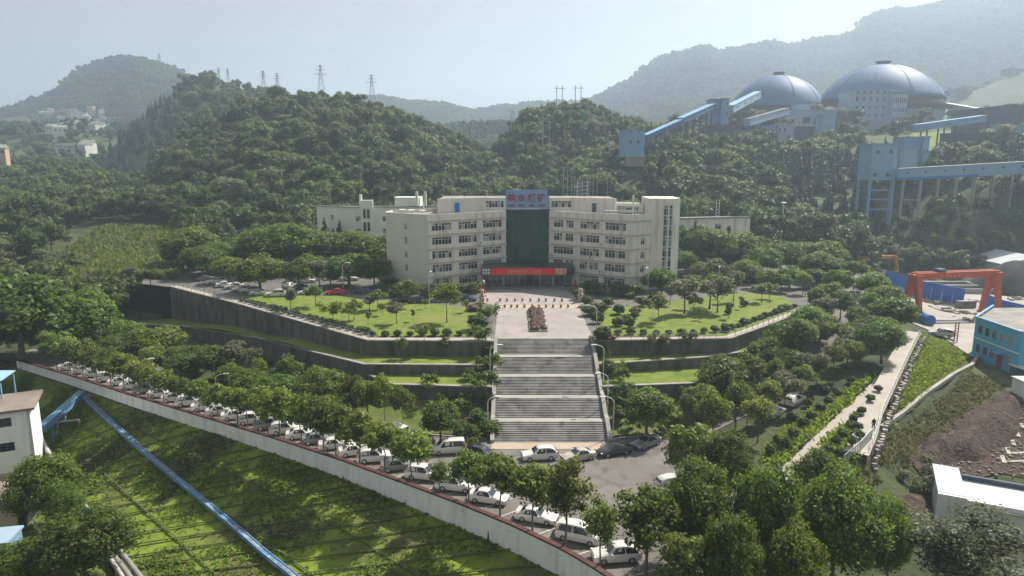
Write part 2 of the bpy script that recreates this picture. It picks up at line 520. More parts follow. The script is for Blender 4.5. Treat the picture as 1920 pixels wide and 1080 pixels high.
W2L = [P(215, 606, 0.3), P(340, 612, 1.7), P(480, 634, 3.8), P(600, 664, 5.3), P(682, 684, 6.0), Vector((-3.0, 105.6, 6.0))]
W2L_base = [-0.3, -0.3, -0.3, 0.2, 4.4, 4.4]
T2L = [V2(p) for p in W2L] + [V2(p) for p in reversed(W1L)]
T2L_Z = RBF([tuple(p) for p in W2L] + [(p.x, p.y, b) for p, b in zip(W1L, W1L_base)])
W2R = [Vector((13.7, 106.2, 6.0)), P(1320, 671, 6.0), P(1400, 660, 5.9), P(1452, 634, 6.2)]
W2R_base = [4.4, 4.4, 3.6, 5.0]
T2R = [V2(p) for p in W2R] + [V2(p) for p in reversed(W1R[:4])]
T2R_Z = RBF([tuple(p) for p in W2R] + [(p.x, p.y, b) for p, b in zip(W1R[:4], W1R_base)])
W3L = [P(690, 704, 4.4), P(738, 722, 4.4), Vector((-3.0, 99.6, 4.4))]
W3L_base = [1.6, 2.3, 2.3]
T3L = [V2(p) for p in W3L] + [V2(W2L[5]), V2(W2L[4])]
W3R = [Vector((13.7, 99.8, 4.4)), P(1322, 719, 4.4), P(1360, 706, 4.2)]
W3R_base = [2.3, 2.3, 3.0]
T3R = [V2(p) for p in W3R] + [V2(W2R[2]), V2(W2R[1]), V2(W2R[0])]
T4L = [(-3.0, 91.2), (-3.0, 99.6), V2(W3L[1]), V2(W3L[0]), V2(W2L[3]), (-36, 106), (-22, 95.5), (-12, 92.2)]
T4L_Z = RBF([(-3.0, 91.0, 0.18), (-3.0, 99.6, 2.3), (W3L[1].x, W3L[1].y, 2.3), (W3L[0].x, W3L[0].y, 1.6), (W2L[3].x, W2L[3].y, 0.2), (-36, 106, 0.15), (-22, 95.2, 0.15), (-12, 92, 0.16)])
T4R = [(13.7, 91.2), (20, 92.5), (25, 95.0), V2(P(1345, 775, 1.0)), V2(W3R[2]), V2(W3R[1]), V2(W3R[0])]
T4R_Z = RBF([(13.7, 91, 0.18), (20, 92.5, 0.2), (25, 95, 0.4), tuple(P(1345, 775, 1.0)), tuple(P(1360, 706, 3.0)), (W3R[1].x, W3R[1].y, 2.3), (13.7, 99.8, 2.3)])

# white parapet wall of the car park: top line and height of its white face
WALL = [P(30, 674, 0.9), P(66, 684, 0.9), P(125, 701, 0.9), P(237, 737, 0.9), P(400, 786, 0.9), P(520, 822, 0.9), P(640, 861, 0.9), P(760, 905, 0.9),
        P(860, 942, 0.9), P(960, 983, 0.9), P(1060, 1031, 0.9), P(1130, 1073, 0.9), P(1215, 1130, 0.9)]
WALL_H = [1.9, 2.0, 2.1, 2.2, 2.3, 2.5, 2.7, 2.9, 3.1, 3.2, 3.3, 3.3, 3.3]
FOOT = [P(-260, 760, -7.0), P(-60, 775, -7.4), P(40, 800, -7.8), P(85, 835, -7.8), P(150, 930, -7.8), P(210, 1010, -8.0), P(270, 1080, -8.2), P(370, 1200, -8.6), P(520, 1400, -9)]
EMB_TOP = [Vector((p.x, p.y, p.z - h + 0.1)) for p, h in zip(WALL, WALL_H)]
NE = 90
et = resample([Vector((EMB_TOP[0].x - 22, EMB_TOP[0].y + 14, -0.4))] + EMB_TOP + [Vector((30, 46, -2))], NE)
ef = resample(FOOT, NE)
EMB = [V2(p) for p in et] + [V2(p) for p in reversed(ef)]
EMB_Z = RBF([tuple(p) for p in et[::4]] + [tuple(p) for p in ef[::4]] + [tuple(et[i].lerp(ef[i], t)) for i in range(0, NE, 6) for t in (0.33, 0.66)])

# right hand side: road up the hill, paths, bank
ROADR = [(1210, 845, 0.0), (1300, 800, 0.35), (1380, 762, 1.0), (1450, 720, 2.2), (1510, 672, 3.8), (1560, 628, 5.4), (1592, 588, 6.8), (1606, 556, 7.8), (1604, 530, 8.5), (1590, 505, 8.8)]
ROADR = [P(*a) for a in ROADR]
PATH1 = [P(*a) for a in ((1440, 915, 0.2), (1490, 872, 0.8), (1560, 805, 2.0), (1625, 742, 3.4), (1668, 700, 4.4), (1690, 670, 5.2))]
PATH2 = [P(*a) for a in ((1606, 850, 3.2), (1622, 815, 3.6), (1634, 775, 4.1), (1660, 722, 4.9), (1685, 672, 5.6), (1712, 622, 6.3))]
CTRL = [P(*a) for a in (
    (30, 690, 0), (200, 745, 0), (420, 800, 0), (640, 872, 0), (800, 930, 0), (960, 1000, 0), (1060, 1050, 0), (1130, 1080, 0), (1250, 1080, -0.2), (1350, 1080, -0.6), (1450, 1060, -1.2),
    (1250, 835, 0), (1150, 900, 0), (950, 850, 0), (800, 830, 0), (640, 790, 0), (500, 745, 0), (360, 700, 0), (220, 660, 0), (100, 640, 0), (0, 650, 0), (-100, 700, -1), (-200, 640, 0),
    (560, 740, 0.0), (440, 690, 0.0), (330, 655, 0.0), (250, 628, 0.1),
    (1560, 1040, -2.0), (1700, 1050, -2.6), (1860, 1060, -2.8), (1760, 990, -2.2), (1920, 980, -2.2), (1700, 900, -1.5), (1800, 880, -2.0), (1920, 870, -2.0), (1640, 880, 1.0), (1600, 930, 0.0),
    (1760, 800, -0.6), (1860, 800, -1.0), (1990, 820, -1.0), (1990, 1000, -2.4), (1880, 735, 1.2), (1790, 740, 0.8), (1990, 740, 1.2),
    (1650, 808, 1.6), (1700, 770, 1.5), (1760, 725, 1.7), (1830, 672, 2.0), (1700, 735, 3.0), (1740, 690, 3.0), (1780, 650, 2.8),
    (1760, 620, 2.0), (1830, 630, 2.0), (1950, 640, 2.0), (1720, 570, 2.0), (1850, 570, 2.0), (1950, 570, 2.0), (1690, 530, 2.4), (1800, 530, 2.0), (1950, 530, 2.4), (1690, 600, 2.6),
    (-20, 600, 1.0), (80, 590, 1.5), (190, 585, 1.5), (-150, 580, 2), (60, 550, 3.5), (180, 540, 4.5), (270, 530, 5.5), (-120, 530, 4.5),
    (240, 505, 7.0), (180, 480, 8.0), (300, 470, 9.0), (60, 480, 7.5), (-100, 470, 8))]
CTRL += [P(*a) for a in ((60, 900, -8), (100, 950, -8), (150, 1060, -8.1), (0, 1000, -8), (-100, 900, -8), (-100, 1080, -8), (35, 835, -8), (220, 1120, -8.3), (-180, 830, -7.8), (-250, 950, -8), (300, 1250, -8.8), (0, 1250, -8.5))]
CTRL += ROADR + PATH1 + PATH2
CTRL += [Vector((x, y, z)) for x, y, z in ((-110, 230, 11), (-60, 215, 9), (-20, 210, 8.4), (20, 210, 8.4), (60, 212, 8.6), (90, 205, 9), (-150, 260, 14), (-90, 300, 14), (0, 300, 12),
    (0, 600, 8), (-300, 300, 12), (-600, 500, 8), (-400, 1000, 6), (400, 1000, 20), (0, 2500, 10), (-1500, 2000, 10), (1500, 2000, 30),
    (-40, 20, -9), (-90, 30, -9), (60, 20, -4), (160, 30, -4), (160, 80, -2))]
for px, Y, z in ((1250, 222, 10), (1400, 222, 12), (1550, 225, 11), (1300, 262, 20), (1450, 262, 22), (1600, 280, 25), (1300, 330, 36), (1450, 340, 40), (1600, 345, 42), (1188, 300, 40),
                 (1380, 430, 57), (1700, 420, 58), (1860, 350, 50), (1560, 480, 60), (1740, 285, 35), (1920, 272, 36), (1660, 245, 12), (1800, 240, 23), (1920, 235, 31), (1750, 225, 4.5),
                 (1920, 222, 8), (1620, 216, 6), (2050, 240, 29), (2100, 300, 48), (1500, 205, 9), (1560, 600, 62), (1900, 600, 76), (1750, 520, 62), (1250, 420, 50), (1450, 395, 52), (1640, 385, 53)):
    CTRL.append(Vector(((px - 960) / F * Y, Y, z)))
BASE = RBF([tuple(p) for p in CTRL])

def layer(pts, Yc, Yf, back, drop, pw=1.15, seed=0, namp=0.0):
    q = [PY(px, py, Yc) for px, py in pts]
    us = np.array([p.x / Yc for p in q]); zs = np.array([p.z - drop for p in q])
    return (us, zs, Yc, Yf, back, pw, seed, namp)

LAYERS = [
    # wooded hill behind the offices and its farther shoulder
    layer([(150, 470), (230, 380), (300, 300), (360, 250), (430, 205), (500, 172), (560, 170), (620, 172), (680, 182), (740, 198), (800, 222), (850, 245), (900, 275), (950, 305), (1010, 350), (1060, 400)], 400, 215, 160, 9.0, 1.05, 3, 3.0),
    layer([(130, 330), (200, 262), (250, 222), (300, 180), (345, 152), (385, 139), (430, 146), (480, 160), (560, 185), (640, 215), (760, 260), (900, 300)], 640, 380, 220, 10.0, 1.1, 4, 5.0),
    # round hill on the saddle
    layer([(880, 330), (920, 290), (950, 252), (980, 215), (1015, 196), (1060, 186), (1110, 190), (1170, 212), (1230, 236), (1290, 252), (1350, 270), (1420, 300)], 385, 262, 110, 9.0, 0.9, 5, 2.5),
    # low wooded ground at the left
    layer([(-400, 300), (-150, 300), (0, 302), (120, 300), (220, 318), (300, 345), (380, 390)], 470, 300, 150, 9.0, 1.0, 6, 3.0),
    # mountain at the left with the village at its foot
    layer([(-500, 330), (-300, 285), (-150, 250), (0, 212), (55, 193), (110, 168), (150, 131), (180, 118), (215, 107), (260, 112), (320, 130), (370, 150), (450, 178), (540, 200), (640, 225), (760, 260)], 1500, 820, 900, 8.0, 1.35, 7, 16.0),
    # ridge beyond the saddle
    layer([(500, 210), (600, 195), (690, 180), (740, 184), (790, 190), (830, 192), (885, 206), (930, 200), (1000, 190), (1080, 184), (1150, 190), (1300, 200)], 1700, 1000, 700, 8.0, 1.1, 8, 16.0),
    # big ridge at the right
    layer([(980, 235), (1040, 206), (1090, 190), (1130, 172), (1190, 142), (1230, 108), (1262, 98), (1290, 93), (1315, 82), (1345, 93), (1390, 90), (1440, 72), (1480, 79), (1520, 69), (1570, 66), (1608, 58), (1622, 36), (1660, 20), (1720, 17), (1760, 10), (1810, -4), (1920, -40), (2100, -100), (2400, -150)], 1600, 640, 900, 8.0, 1.25, 9, 22.0),
    # terraced shoulder at the right edge
    layer([(1640, 240), (1720, 208), (1780, 182), (1840, 160), (1890, 138), (1940, 112), (2050, 70), (2300, 20)], 800, 460, 500, 3.0, 1.2, 10, 6.0),
]

def H(X, Y):
    X, Y = np.asarray(X, float), np.asarray(Y, float)
    h = BASE(X, Y)
    Ys = np.maximum(Y, 1.0)
    u = X / Ys
    for us, zs, Yc, Yf, back, pw, seed, na in LAYERS:
        wob = 1 + 0.06 * fnoise(u * 10, u * 0 + seed, 1.0, seed, 2)
        yc, yf = Yc * wob, Yf * wob
        zc = np.interp(u, us, zs)
        s = np.clip((Y - yf) / (yc - yf), 0, 1)
        z = 6 + (zc - 6) * (s ** pw * 0.85 + 0.15 * s * s * (3 - 2 * s))
        b = np.clip((Y - yc) / back, 0, 1)
        z = np.where(Y > yc, zc - (zc - 4) * b * b * (3 - 2 * b), z)
        if na: z = z + na * fnoise(X, Y, na * 14, seed, 4) * np.clip(s * 1.6, 0, 1) * np.clip((1.02 - s) * 8, 0.12, 1)
        z = np.where((zc < 6) | (Y < yf), -60, z)
        k = np.maximum(h, z)
        d = np.abs(h - z)
        h = k + np.where(d < 3, (3 - d) ** 2 / 14.0, 0)
    return h

def strip_poly(pl, w):
    """both edges of a band of width w along a line"""
    L, R = [], []
    ws = w if hasattr(w, '__len__') else [w] * len(pl)
    for i, p in enumerate(pl):
        d = (Vector(pl[min(i + 1, len(pl) - 1)]) - Vector(pl[max(i - 1, 0)]))
        n = Vector((-d.y, d.x)).normalized() * (ws[i] / 2)
        L.append((p[0] + n.x, p[1] + n.y)); R.append((p[0] - n.x, p[1] - n.y))
    return L + R[::-1]

def line_z(pl, w):
    q = resample(pl, 120)
    qx, qy, qz = (np.array([p[k] for p in q]) for k in range(3))
    def f(X, Y):
        X, Y = np.asarray(X, float), np.asarray(Y, float)
        d = np.hypot(X.reshape(-1, 1) - qx, Y.reshape(-1, 1) - qy)
        k = np.argmin(d, axis=1)
        return qz[k].reshape(X.shape)
    return f
STRIPS = [(strip_poly(resample(pl, 40), w), strip_poly(resample(pl, 40), w + 2.4), line_z(pl, w)) for pl, w in ((ROADR, 6.0), (PATH1, 2.0), (PATH2, 2.7))]
PATCHES = [(PLATEAU, PZ), (T2L, T2L_Z), (T2R, T2R_Z), (T3L, 4.4), (T3R, 4.4), (T4L, T4L_Z), (T4R, T4R_Z), (EMB, EMB_Z)]

def G(X, Y):
    """what one stands on"""
    X, Y = np.atleast_1d(np.asarray(X, float)), np.atleast_1d(np.asarray(Y, float))
    z = H(X, Y)
    for poly, zf in reversed(PATCHES):
        i = in_poly(X, Y, poly)
        if i.any():
            z[i] = zf(X[i], Y[i]) if callable(zf) else zf
    for s0, s1, zf in STRIPS:
        i = in_poly(X, Y, s0)
        if i.any(): z[i] = zf(X[i], Y[i]) + 0.03
    return z

def g1(x, y):
    return float(G([x], [y])[0])

def hit(px, py, dmax=700.0, up=0.0):
    """first point of the ground along a line of sight"""
    r = ray(px, py)
    t = np.concatenate([np.arange(40, 260, 0.5), np.arange(260, dmax, 3)])
    X, Y, Z = r.x * t, r.y * t, CAM_Z + r.z * t
    g = G(X, Y) + up
    k = np.argmax(Z <= g)
    if Z[k] > g[k]: k = len(t) - 1
    if k > 0:
        a, b = Z[k-1] - g[k-1], Z[k] - g[k]
        f = a / (a - b) if a != b else 0
        tt = t[k-1] + (t[k] - t[k-1]) * f
    else:
        tt = t[0]
    x, y = r.x * tt, r.y * tt
    return Vector((x, y, g1(x, y)))

def grid_mesh(name, X, Y, Z, m, smooth=True):
    r, c = X.shape
    me = bpy.data.meshes.new(name)
    v = np.stack([X, Y, Z], -1).reshape(-1, 3)
    i = np.arange(r * c).reshape(r, c)
    f = np.stack([i[:-1, :-1], i[:-1, 1:], i[1:, 1:], i[1:, :-1]], -1).reshape(-1, 4)
    me.vertices.add(len(v)); me.vertices.foreach_set('co', v.ravel())
    me.loops.add(f.size); me.loops.foreach_set('vertex_index', f.ravel())
    me.polygons.add(len(f)); me.polygons.foreach_set('loop_start', np.arange(len(f)) * 4)
    me.polygons.foreach_set('use_smooth', np.ones(len(f), bool))
    me.update(calc_edges=True)
    for a in (m if isinstance(m, (list, tuple)) else [m]): me.materials.append(a)
    return me

# one sheet near, one running to the skyline
gx, gy = np.meshgrid(np.arange(-270, 270.1, 1.25), np.arange(22, 260.1, 1.25))
gz = H(gx, gy) + 0.12 * fnoise(gx, gy, 6, 2, 3)
inside = np.zeros(gx.shape, bool)
for poly, zf in PATCHES:
    inside |= in_poly(gx, gy, poly)
flat = inside.copy()
road_flat = in_poly(gx, gy, [V2(p) for p in resample(WALL, 30)] + [(30, 60), (30, 88), (13.7, 91.2), (-3, 91.2), (-12, 92.2), (-22, 95.5), (-36, 106), V2(W2L[2]), V2(W2L[1]), V2(W2L[0]), V2(P(60, 650, 0))])
gz = np.where(road_flat, np.minimum(gz, -0.02), gz)
gz = np.where(inside, np.minimum(gz, -14.0) * 0 - 14.0, gz)
# keep the rim of the sheet joined to the built terraces: only points well inside are lowered
for s0, s1, zf in STRIPS:
    i = in_poly(gx, gy, s1) & ~inside
    gz[i] = np.minimum(gz[i], zf(gx[i], gy[i]) - 0.1)
ter = struct(link('ground', grid_mesh('ground', gx, gy, gz, M['terrain'])))

uu = np.linspace(-1.7, 1.7, 420)
yy = np.concatenate([np.linspace(259.5, 700, 90), np.linspace(706, 1900, 110), np.geomspace(1920, 4200, 16)])
fu, fy = np.meshgrid(uu, yy)
fx = fu * fy
fz = H(fx, fy)
fz[0] -= 0.4
hills = struct(link('hills', grid_mesh('hills', fx, fy, fz, M['farhill'])))

def drape(name, poly, zf, m, step=1.0, off=0.0, parent=None):
    """a surveyed area as a sheet"""
    poly = [V2(p) for p in poly]
    a = sum(p[0] * q[1] - q[0] * p[1] for p, q in zip(poly, poly[1:] + poly[:1]))
    if a < 0: poly = poly[::-1]
    edge = []
    for p, q in zip(poly, poly[1:] + poly[:1]):
        k = max(1, int(math.hypot(q[0] - p[0], q[1] - p[1]) / step))
        edge += [(lerp(p[0], q[0], i / k), lerp(p[1], q[1], i / k)) for i in range(k)]
    xs, ys = [p[0] for p in poly], [p[1] for p in poly]
    X, Y = np.meshgrid(np.arange(min(xs) + step / 2, max(xs), step), np.arange(min(ys) + step / 2, max(ys), step))
    i = in_poly(X, Y, poly)
    pts = [Vector(p) for p in edge] + [Vector((x, y)) for x, y in zip(X[i], Y[i])]
    vs, es, fs, *_ = geometry.delaunay_2d_cdt(pts, [], [list(range(len(edge)))], 1, 1e-4)
    vx, vy = np.array([v.x for v in vs]), np.array([v.y for v in vs])
    z = (zf(vx, vy) if callable(zf) else np.full(len(vs), float(zf))) + off
    mb = MB()
    mb.v = list(zip(vx, vy, z)); mb.f = [tuple(f) for f in fs]; mb.m = [0] * len(fs)
    return mb.build(name, m, parent, smooth=True)

# plateau, terraces
plateau = struct(drape('forecourt', PLATEAU, PZ, M['asphalt_dark'], 4.0))
struct(drape('terrace_lawn', T2L, T2L_Z, M['lawn'], 1.5))
struct(drape('terrace_lawn', T2R, T2R_Z, M['lawn'], 1.5))
struct(drape('terrace_lawn', T3L, 4.4, M['lawn'], 2.0))
struct(drape('terrace_lawn', T3R, 4.4, M['lawn'], 2.0))
struct(drape('verge', T4L, T4L_Z, M['verge'], 1.5))
struct(drape('verge', T4R, T4R_Z, M['verge'], 1.5))

# lawns of the forecourt
LAWN_L = [W1L[1] + Vector((2.6, 3.2, 0)), W1L[2] + Vector((1.2, 3.6, 0)), W1L[3] + Vector((0.9, 3.2, 0)), Vector((-6.0, 114.2, 0)), Vector((-6.0, 140, 0)), P(880, 578, PZ), P(830, 572, PZ), P(740, 566, PZ), P(640, 556, PZ), P(540, 553, PZ), P(450, 552, PZ)]
LAWN_R = [Vector((15.6, 114.4, 0)), P(1372, 630, PZ), P(1440, 605, PZ), P(1478, 588, PZ), P(1492, 574, PZ), P(1470, 556, PZ), P(1400, 548, PZ), P(1330, 556, PZ), P(1240, 568, PZ), P(1150, 578, PZ), Vector((16.0, 139, 0))]
struct(drape('lawn', LAWN_L, PZ, M['lawn'], 2.0, 0.05))
struct(drape('lawn', LAWN_R, PZ, M['lawn'], 2.0, 0.05))
PLAZA = [(-2.9, SY1 + 0.02), (13.6, SY1 + 0.02), (13.6, 139.5), (15.2, 143), (15.2, 161.5), (-6.5, 161.5), (-6.5, 143), (-2.9, 139.5)]
struct(drape('plaza', PLAZA, PZ, M['plaza'], 3.0, 0.03))
struct(drape('plaza_band', [(-2.88, 136.4), (13.58, 136.4), (13.58, 140.2), (-2.88, 140.2)], PZ, M['plaza_band'], 3.0, 0.036))
# walk along the edge of the upper terrace
def offset_line(pl, d):
    out = []
    for i, p in enumerate(pl):
        t = (Vector(pl[min(i + 1, len(pl) - 1)]) - Vector(pl[max(i - 1, 0)]))
        n = Vector((-t.y, t.x, 0)).normalized()
        out.append(Vector((p[0], p[1], p[2] if len(p) > 2 else 0)) + n * d)
    return out
WALK_L = offset_line(W1L, 1.3)
WALK_R = offset_line(W1R, 1.1)
struct(drape('walk', strip_poly(WALK_L, 1.7), PZ, M['path'], 1.5, 0.07))
struct(drape('walk', strip_poly(WALK_R, 1.4), PZ, M['path'], 1.5, 0.07))

# front road with its parking strip
wl = resample(WALL, 40)
ROAD = [V2(p) for p in wl] + [(27, 60), (30, 74), (28, 88), (25, 94.8), (20, 92.4), (13.7, 90.6), (-3.0, 90.6), (-12, 92.1), (-22, 95.4), (-36, 105.8), (-54, 115.5), V2(P(215, 655, 0)), V2(P(120, 645, 0)), V2(P(30, 660, 0))]
struct(drape('front_road', ROAD, 0.0, M['asphalt'], 3.0, 0.06))
rr = resample(ROADR, 40)
road_r_z = lambda X, Y: H(X, Y)
for nm, (s0, s1, zf), m_ in zip(('side_road', 'footpath', 'footpath'), STRIPS, ('asphalt', 'path', 'path')):
    struct(drape(nm, s0, zf, M[m_], 1.0, 0.03))
STAIR_APRON = [(SX0 - 0.4, 87.0), (SX1 + 0.5, 87.0), (SX1 + 0.5, SY0), (SX0 - 0.4, SY0)]
struct(drape('stair_apron', STAIR_APRON, 0.0, M['plaza_band'], 2.0, 0.1))
# works yard at the right
YARD = [P(*a) for a in ((1700, 612, 2), (1760, 640, 2), (1822, 672, 2), (1990, 690, 2), (1990, 540, 2), (1900, 530, 2), (1850, 528, 2.1), (1760, 527, 2.2), (1690, 527, 2.5), (1675, 560, 2.5))]
struct(drape('yard', YARD, road_r_z, M['yard'], 2.0, 0.16))

# grass embankment under the white wall
mb = MB()
NJ = 22
for j in range(NJ):
    for i in range(NE):
        p = et[i].lerp(ef[i], j / (NJ - 1))
        p.z += 0.09 * float(fnoise(p.x, p.y, 5.0, 4, 3)) * (1 if 0 < j < NJ - 1 else 0)
        mb.v.append(tuple(p))
for j in range(NJ - 1):
    for i in range(NE - 1):
        a = j * NE + i
        mb.f.append((a, a + NE, a + NE + 1, a + 1)); mb.m.append(0)
embankment = struct(mb.build('embankment', M['slope_green'], smooth=True))
# lattice of concrete ribs on it
def rib(p, q, n=10):
    b = MB()
    pts = []
    for k in range(n + 1):
        w = p.lerp(q, k / n)
        pts.append(Vector((w.x, w.y, float(EMB_Z(np.array([w.x]), np.array([w.y]))[0]) + 0.16)))
    for a, c in zip(pts, pts[1:]): b.beam(a, c, 0.14, 0.10)
    return b.build('concrete_rib', M['concrete_rib'], embankment)
M['concrete_rib'] = mat('concrete_rib', (0.075, 0.105, 0.025), 0.9, (0.105, 0.125, 0.045), 0.8, col3=(0.085, 0.13, 0.02), scale3=0.4)
for i in range(20, NE - 4, 2):
    rib(et[i], ef[min(i, NE - 1)])
for t in (0.3, 0.55, 0.8):
    for i in range(20, NE - 10, 9):
        rib(et[i].lerp(ef[i], t), et[i + 9].lerp(ef[i + 9], t))

# ================================================================== RETAINING WALLS, STAIRS, RAILINGS
def wall_strip(name, line, base, thick, m, label, cap=None, capw=0.0, caph=0.25, group=None):
    """upright wall along a line of top points; base: z of its foot at each point; a coping on top"""
    o = line[0]
    t = thing(name, (o.x, o.y, min(base)), label, 'wall', group)
    pl = [Vector(p) for p in line]
    inn = offset_line(pl, thick)
    b = MB()
    for i in range(len(pl) - 1):
        a, c, ai, ci = pl[i], pl[i + 1], inn[i], inn[i + 1]
        b.hexa([(a.x, a.y, base[i] - 0.8), (c.x, c.y, base[i+1] - 0.8), (ci.x, ci.y, base[i+1] - 0.8), (ai.x, ai.y, base[i] - 0.8),
                (a.x, a.y, a.z), (c.x, c.y, c.z), (ci.x, ci.y, c.z), (ai.x, ai.y, a.z)])
    b.build('wall_body', m, t)
    if cap:
        out, ins = offset_line(pl, -capw), offset_line(pl, thick + capw)
        b = MB()
        for i in range(len(pl) - 1):
            a, c, ai, ci = out[i], out[i+1], ins[i], ins[i+1]
            b.hexa([(a.x, a.y, a.z + 0.003), (c.x, c.y, c.z + 0.003), (ci.x, ci.y, c.z + 0.003), (ai.x, ai.y, a.z + 0.003),
                    (a.x, a.y, a.z + caph), (c.x, c.y, c.z + caph), (ci.x, ci.y, c.z + caph), (ai.x, ai.y, a.z + caph)])
        b.build('coping', cap, t)
    return t

def buttresses(t, line, base, step, m):
    """upright stone ribs down the face of a tall wall"""
    L = sum((b - a).length for a, b in zip(line, line[1:]))
    n = int(L / step)
    pts = resample(line, n)
    dz = resample([Vector((p.x, p.y, b)) for p, b in zip(line, base)], n)
    for i in range(1, n - 1):
        d = (pts[i+1] - pts[i-1]); d.z = 0; d.normalize()
        nn = Vector((d.y, -d.x, 0))
        h = pts[i].z - dz[i].z
        if h < 1.2: continue
        p = pts[i] + nn * 0.02 + d * random.uniform(-0.9, 0.9)
        b = MB()
        b.box(p.x, p.y, dz[i].z - 0.5, random.uniform(0.25, 0.6), 0.2, h * random.uniform(0.7, 1.0) + 0.3, math.atan2(d.y, d.x))
        b.build('pilaster', m, t)

w = wall_strip('retaining_wall', W1L, W1L_base, 0.6, M['stone_wall'], 'tall dark stone retaining wall below the lawn with many young trees', M['coping'], 0.08, 0.2)
buttresses(w, resample(W1L[:4], 12), [float(a) for a in np.interp(np.linspace(0, 3, 12), range(4), W1L_base[:4])], 3.2, M['stone_wall'])
w = wall_strip('retaining_wall', W1R, W1R_base, 0.6, M['stone_wall'], 'dark stone retaining wall below the lawn beside the hill road', M['coping'], 0.08, 0.2)
w = wall_strip('retaining_wall', W2L, W2L_base, 0.55, M['stone_wall'], 'long dark stone retaining wall under the curved middle grass terrace', M['coping'], 0.05, 0.15)
buttresses(w, resample(W2L[:5], 14), [float(a) for a in np.interp(np.linspace(0, 4, 14), range(5), W2L_base[:5])], 3.4, M['stone_wall'])
wall_strip('retaining_wall', W2R, W2R_base, 0.55, M['stone_wall'], 'dark retaining wall under the middle grass terrace on the side-road side', M['coping'], 0.05, 0.15)
wall_strip('retaining_wall', W3L, W3L_base, 0.55, M['stone_wall'], 'short dark retaining wall under the pointed lowest grass terrace', M['coping'], 0.05, 0.15)
wall_strip('retaining_wall', W3R, W3R_base, 0.55, M['stone_wall'], 'short dark retaining wall under the lowest grass terrace by the side road', M['coping'], 0.05, 0.15)

# white parapet wall
pw = thing('parapet_wall', V2(WALL[0]) + (-1.0,), 'long white rendered parapet wall with dark red cap beside the parked cars', 'wall')
wl = resample(WALL, 60)
whs = np.interp(np.linspace(0, 1, 60), np.linspace(0, 1, len(WALL_H)), WALL_H)
inn = offset_line(wl, 0.35)
b = MB()
for i in range(59):
    a, c, ai, ci = wl[i], wl[i+1], inn[i], inn[i+1]
    za, zc = a.z - whs[i], c.z - whs[i+1]
    b.hexa([(a.x, a.y, za), (c.x, c.y, zc), (ci.x, ci.y, zc), (ai.x, ai.y, za), (a.x, a.y, a.z - 0.18), (c.x, c.y, c.z - 0.18), (ci.x, ci.y, c.z - 0.18), (ai.x, ai.y, a.z - 0.18)])
b.build('wall_body', M['white_wall'], pw)
o1, o2 = offset_line(wl, -0.10), offset_line(wl, 0.45)
b = MB()
for i in range(59):
    a, c, ai, ci = o1[i], o1[i+1], o2[i], o2[i+1]
    b.hexa([(q.x, q.y, 0.72) for q in (a, c, ci, ai)] + [(q.x, q.y, 0.92) for q in (a, c, ci, ai)])
b.build('cap', M['wall_cap'], pw)
o1, o2 = offset_line(wl, -0.16), offset_line(wl, -0.003)
b = MB()
for i in range(59):
    a, c, ai, ci = o1[i], o1[i+1], o2[i], o2[i+1]
    za, zc = a.z - whs[i] - 0.5, c.z - whs[i+1] - 0.5
    b.hexa([(a.x, a.y, za), (c.x, c.y, zc), (ci.x, ci.y, zc), (ai.x, ai.y, za), (a.x, a.y, za + 0.7), (c.x, c.y, zc + 0.7), (ci.x, ci.y, zc + 0.7), (ai.x, ai.y, za + 0.7)])
b.build('footing', M['stone_wall'], pw)

# grand staircase: five flights of eleven steps, four landings
st = thing('grand_staircase', ((SX0 + SX1) / 2, SY0, 0), 'broad grey stone staircase of five flights climbing to the plaza', 'staircase')
RISE = PZ / 5
LAND = 1.35
RUN = (SY1 - SY0 - 4 * LAND) / 5
NS = 12
stepm = {}
cx = (SX0 + SX1) / 2
for f in range(5):
    y0 = SY0 + f * (RUN + LAND)
    for s in range(NS):
        tr, rs = RUN / NS, RISE / NS
        z = f * RISE + s * rs
        if 'm' not in stepm:
            sb = MB()
            wd = SX1 - SX0
            sb.box(0, tr / 2 + 0.1, 0, wd, tr + 0.2, rs - 0.035)            # riser block
            sb.box(0, tr / 2 - 0.03 + 0.1, rs - 0.035, wd, tr + 0.26, 0.035)  # tread with nosing
            stepm['m'] = sb.mesh('step', M['step'])
        o = link('step', stepm['m'], st, (0, y0 - SY0 + s * tr, z + (0.002 if s % 2 else 0)))
    if f < 4:
        b = MB()
        b.box(cx, y0 + RUN + LAND / 2, (f + 1) * RISE - 0.3, SX1 - SX0, LAND - 0.01, 0.304)
        b.build('landing', M['landing'], st)
for side, x in (('side_wall', SX0 - 0.3), ('side_wall', SX1 + 0.3)):
    b = MB()
    prof = []
    for f in range(5):
        y0 = SY0 + f * (RUN + LAND)
        prof += [(y0 - 0.25, f * RISE + 0.55), (y0 + RUN, (f + 1) * RISE + 0.55)]
    prof.append((SY1 + 0.3, PZ + 0.55))
    for (ya, za), (yb, zb) in zip(prof, prof[1:]):
        b.hexa([(x - 0.28, ya, za - 2.6), (x + 0.28, ya, za - 2.6), (x + 0.28, yb, zb - 2.6), (x - 0.28, yb, zb - 2.6),
                (x - 0.28, ya, za), (x + 0.28, ya, za), (x + 0.28, yb, zb), (x - 0.28, yb, zb)])
    sw = b.build(side, M['landing'], st)
# core under the steps
b = MB()
b.hexa([(SX0, SY0 + 0.6, -1), (SX1, SY0 + 0.6, -1), (SX1, SY1, -1), (SX0, SY1, -1), (SX0, SY0 + 0.6, -0.4), (SX1, SY0 + 0.6, -0.4), (SX1, SY1, PZ - 0.6), (SX0, SY1, PZ - 0.6)])
b.build('stair_core', M['step'], st)

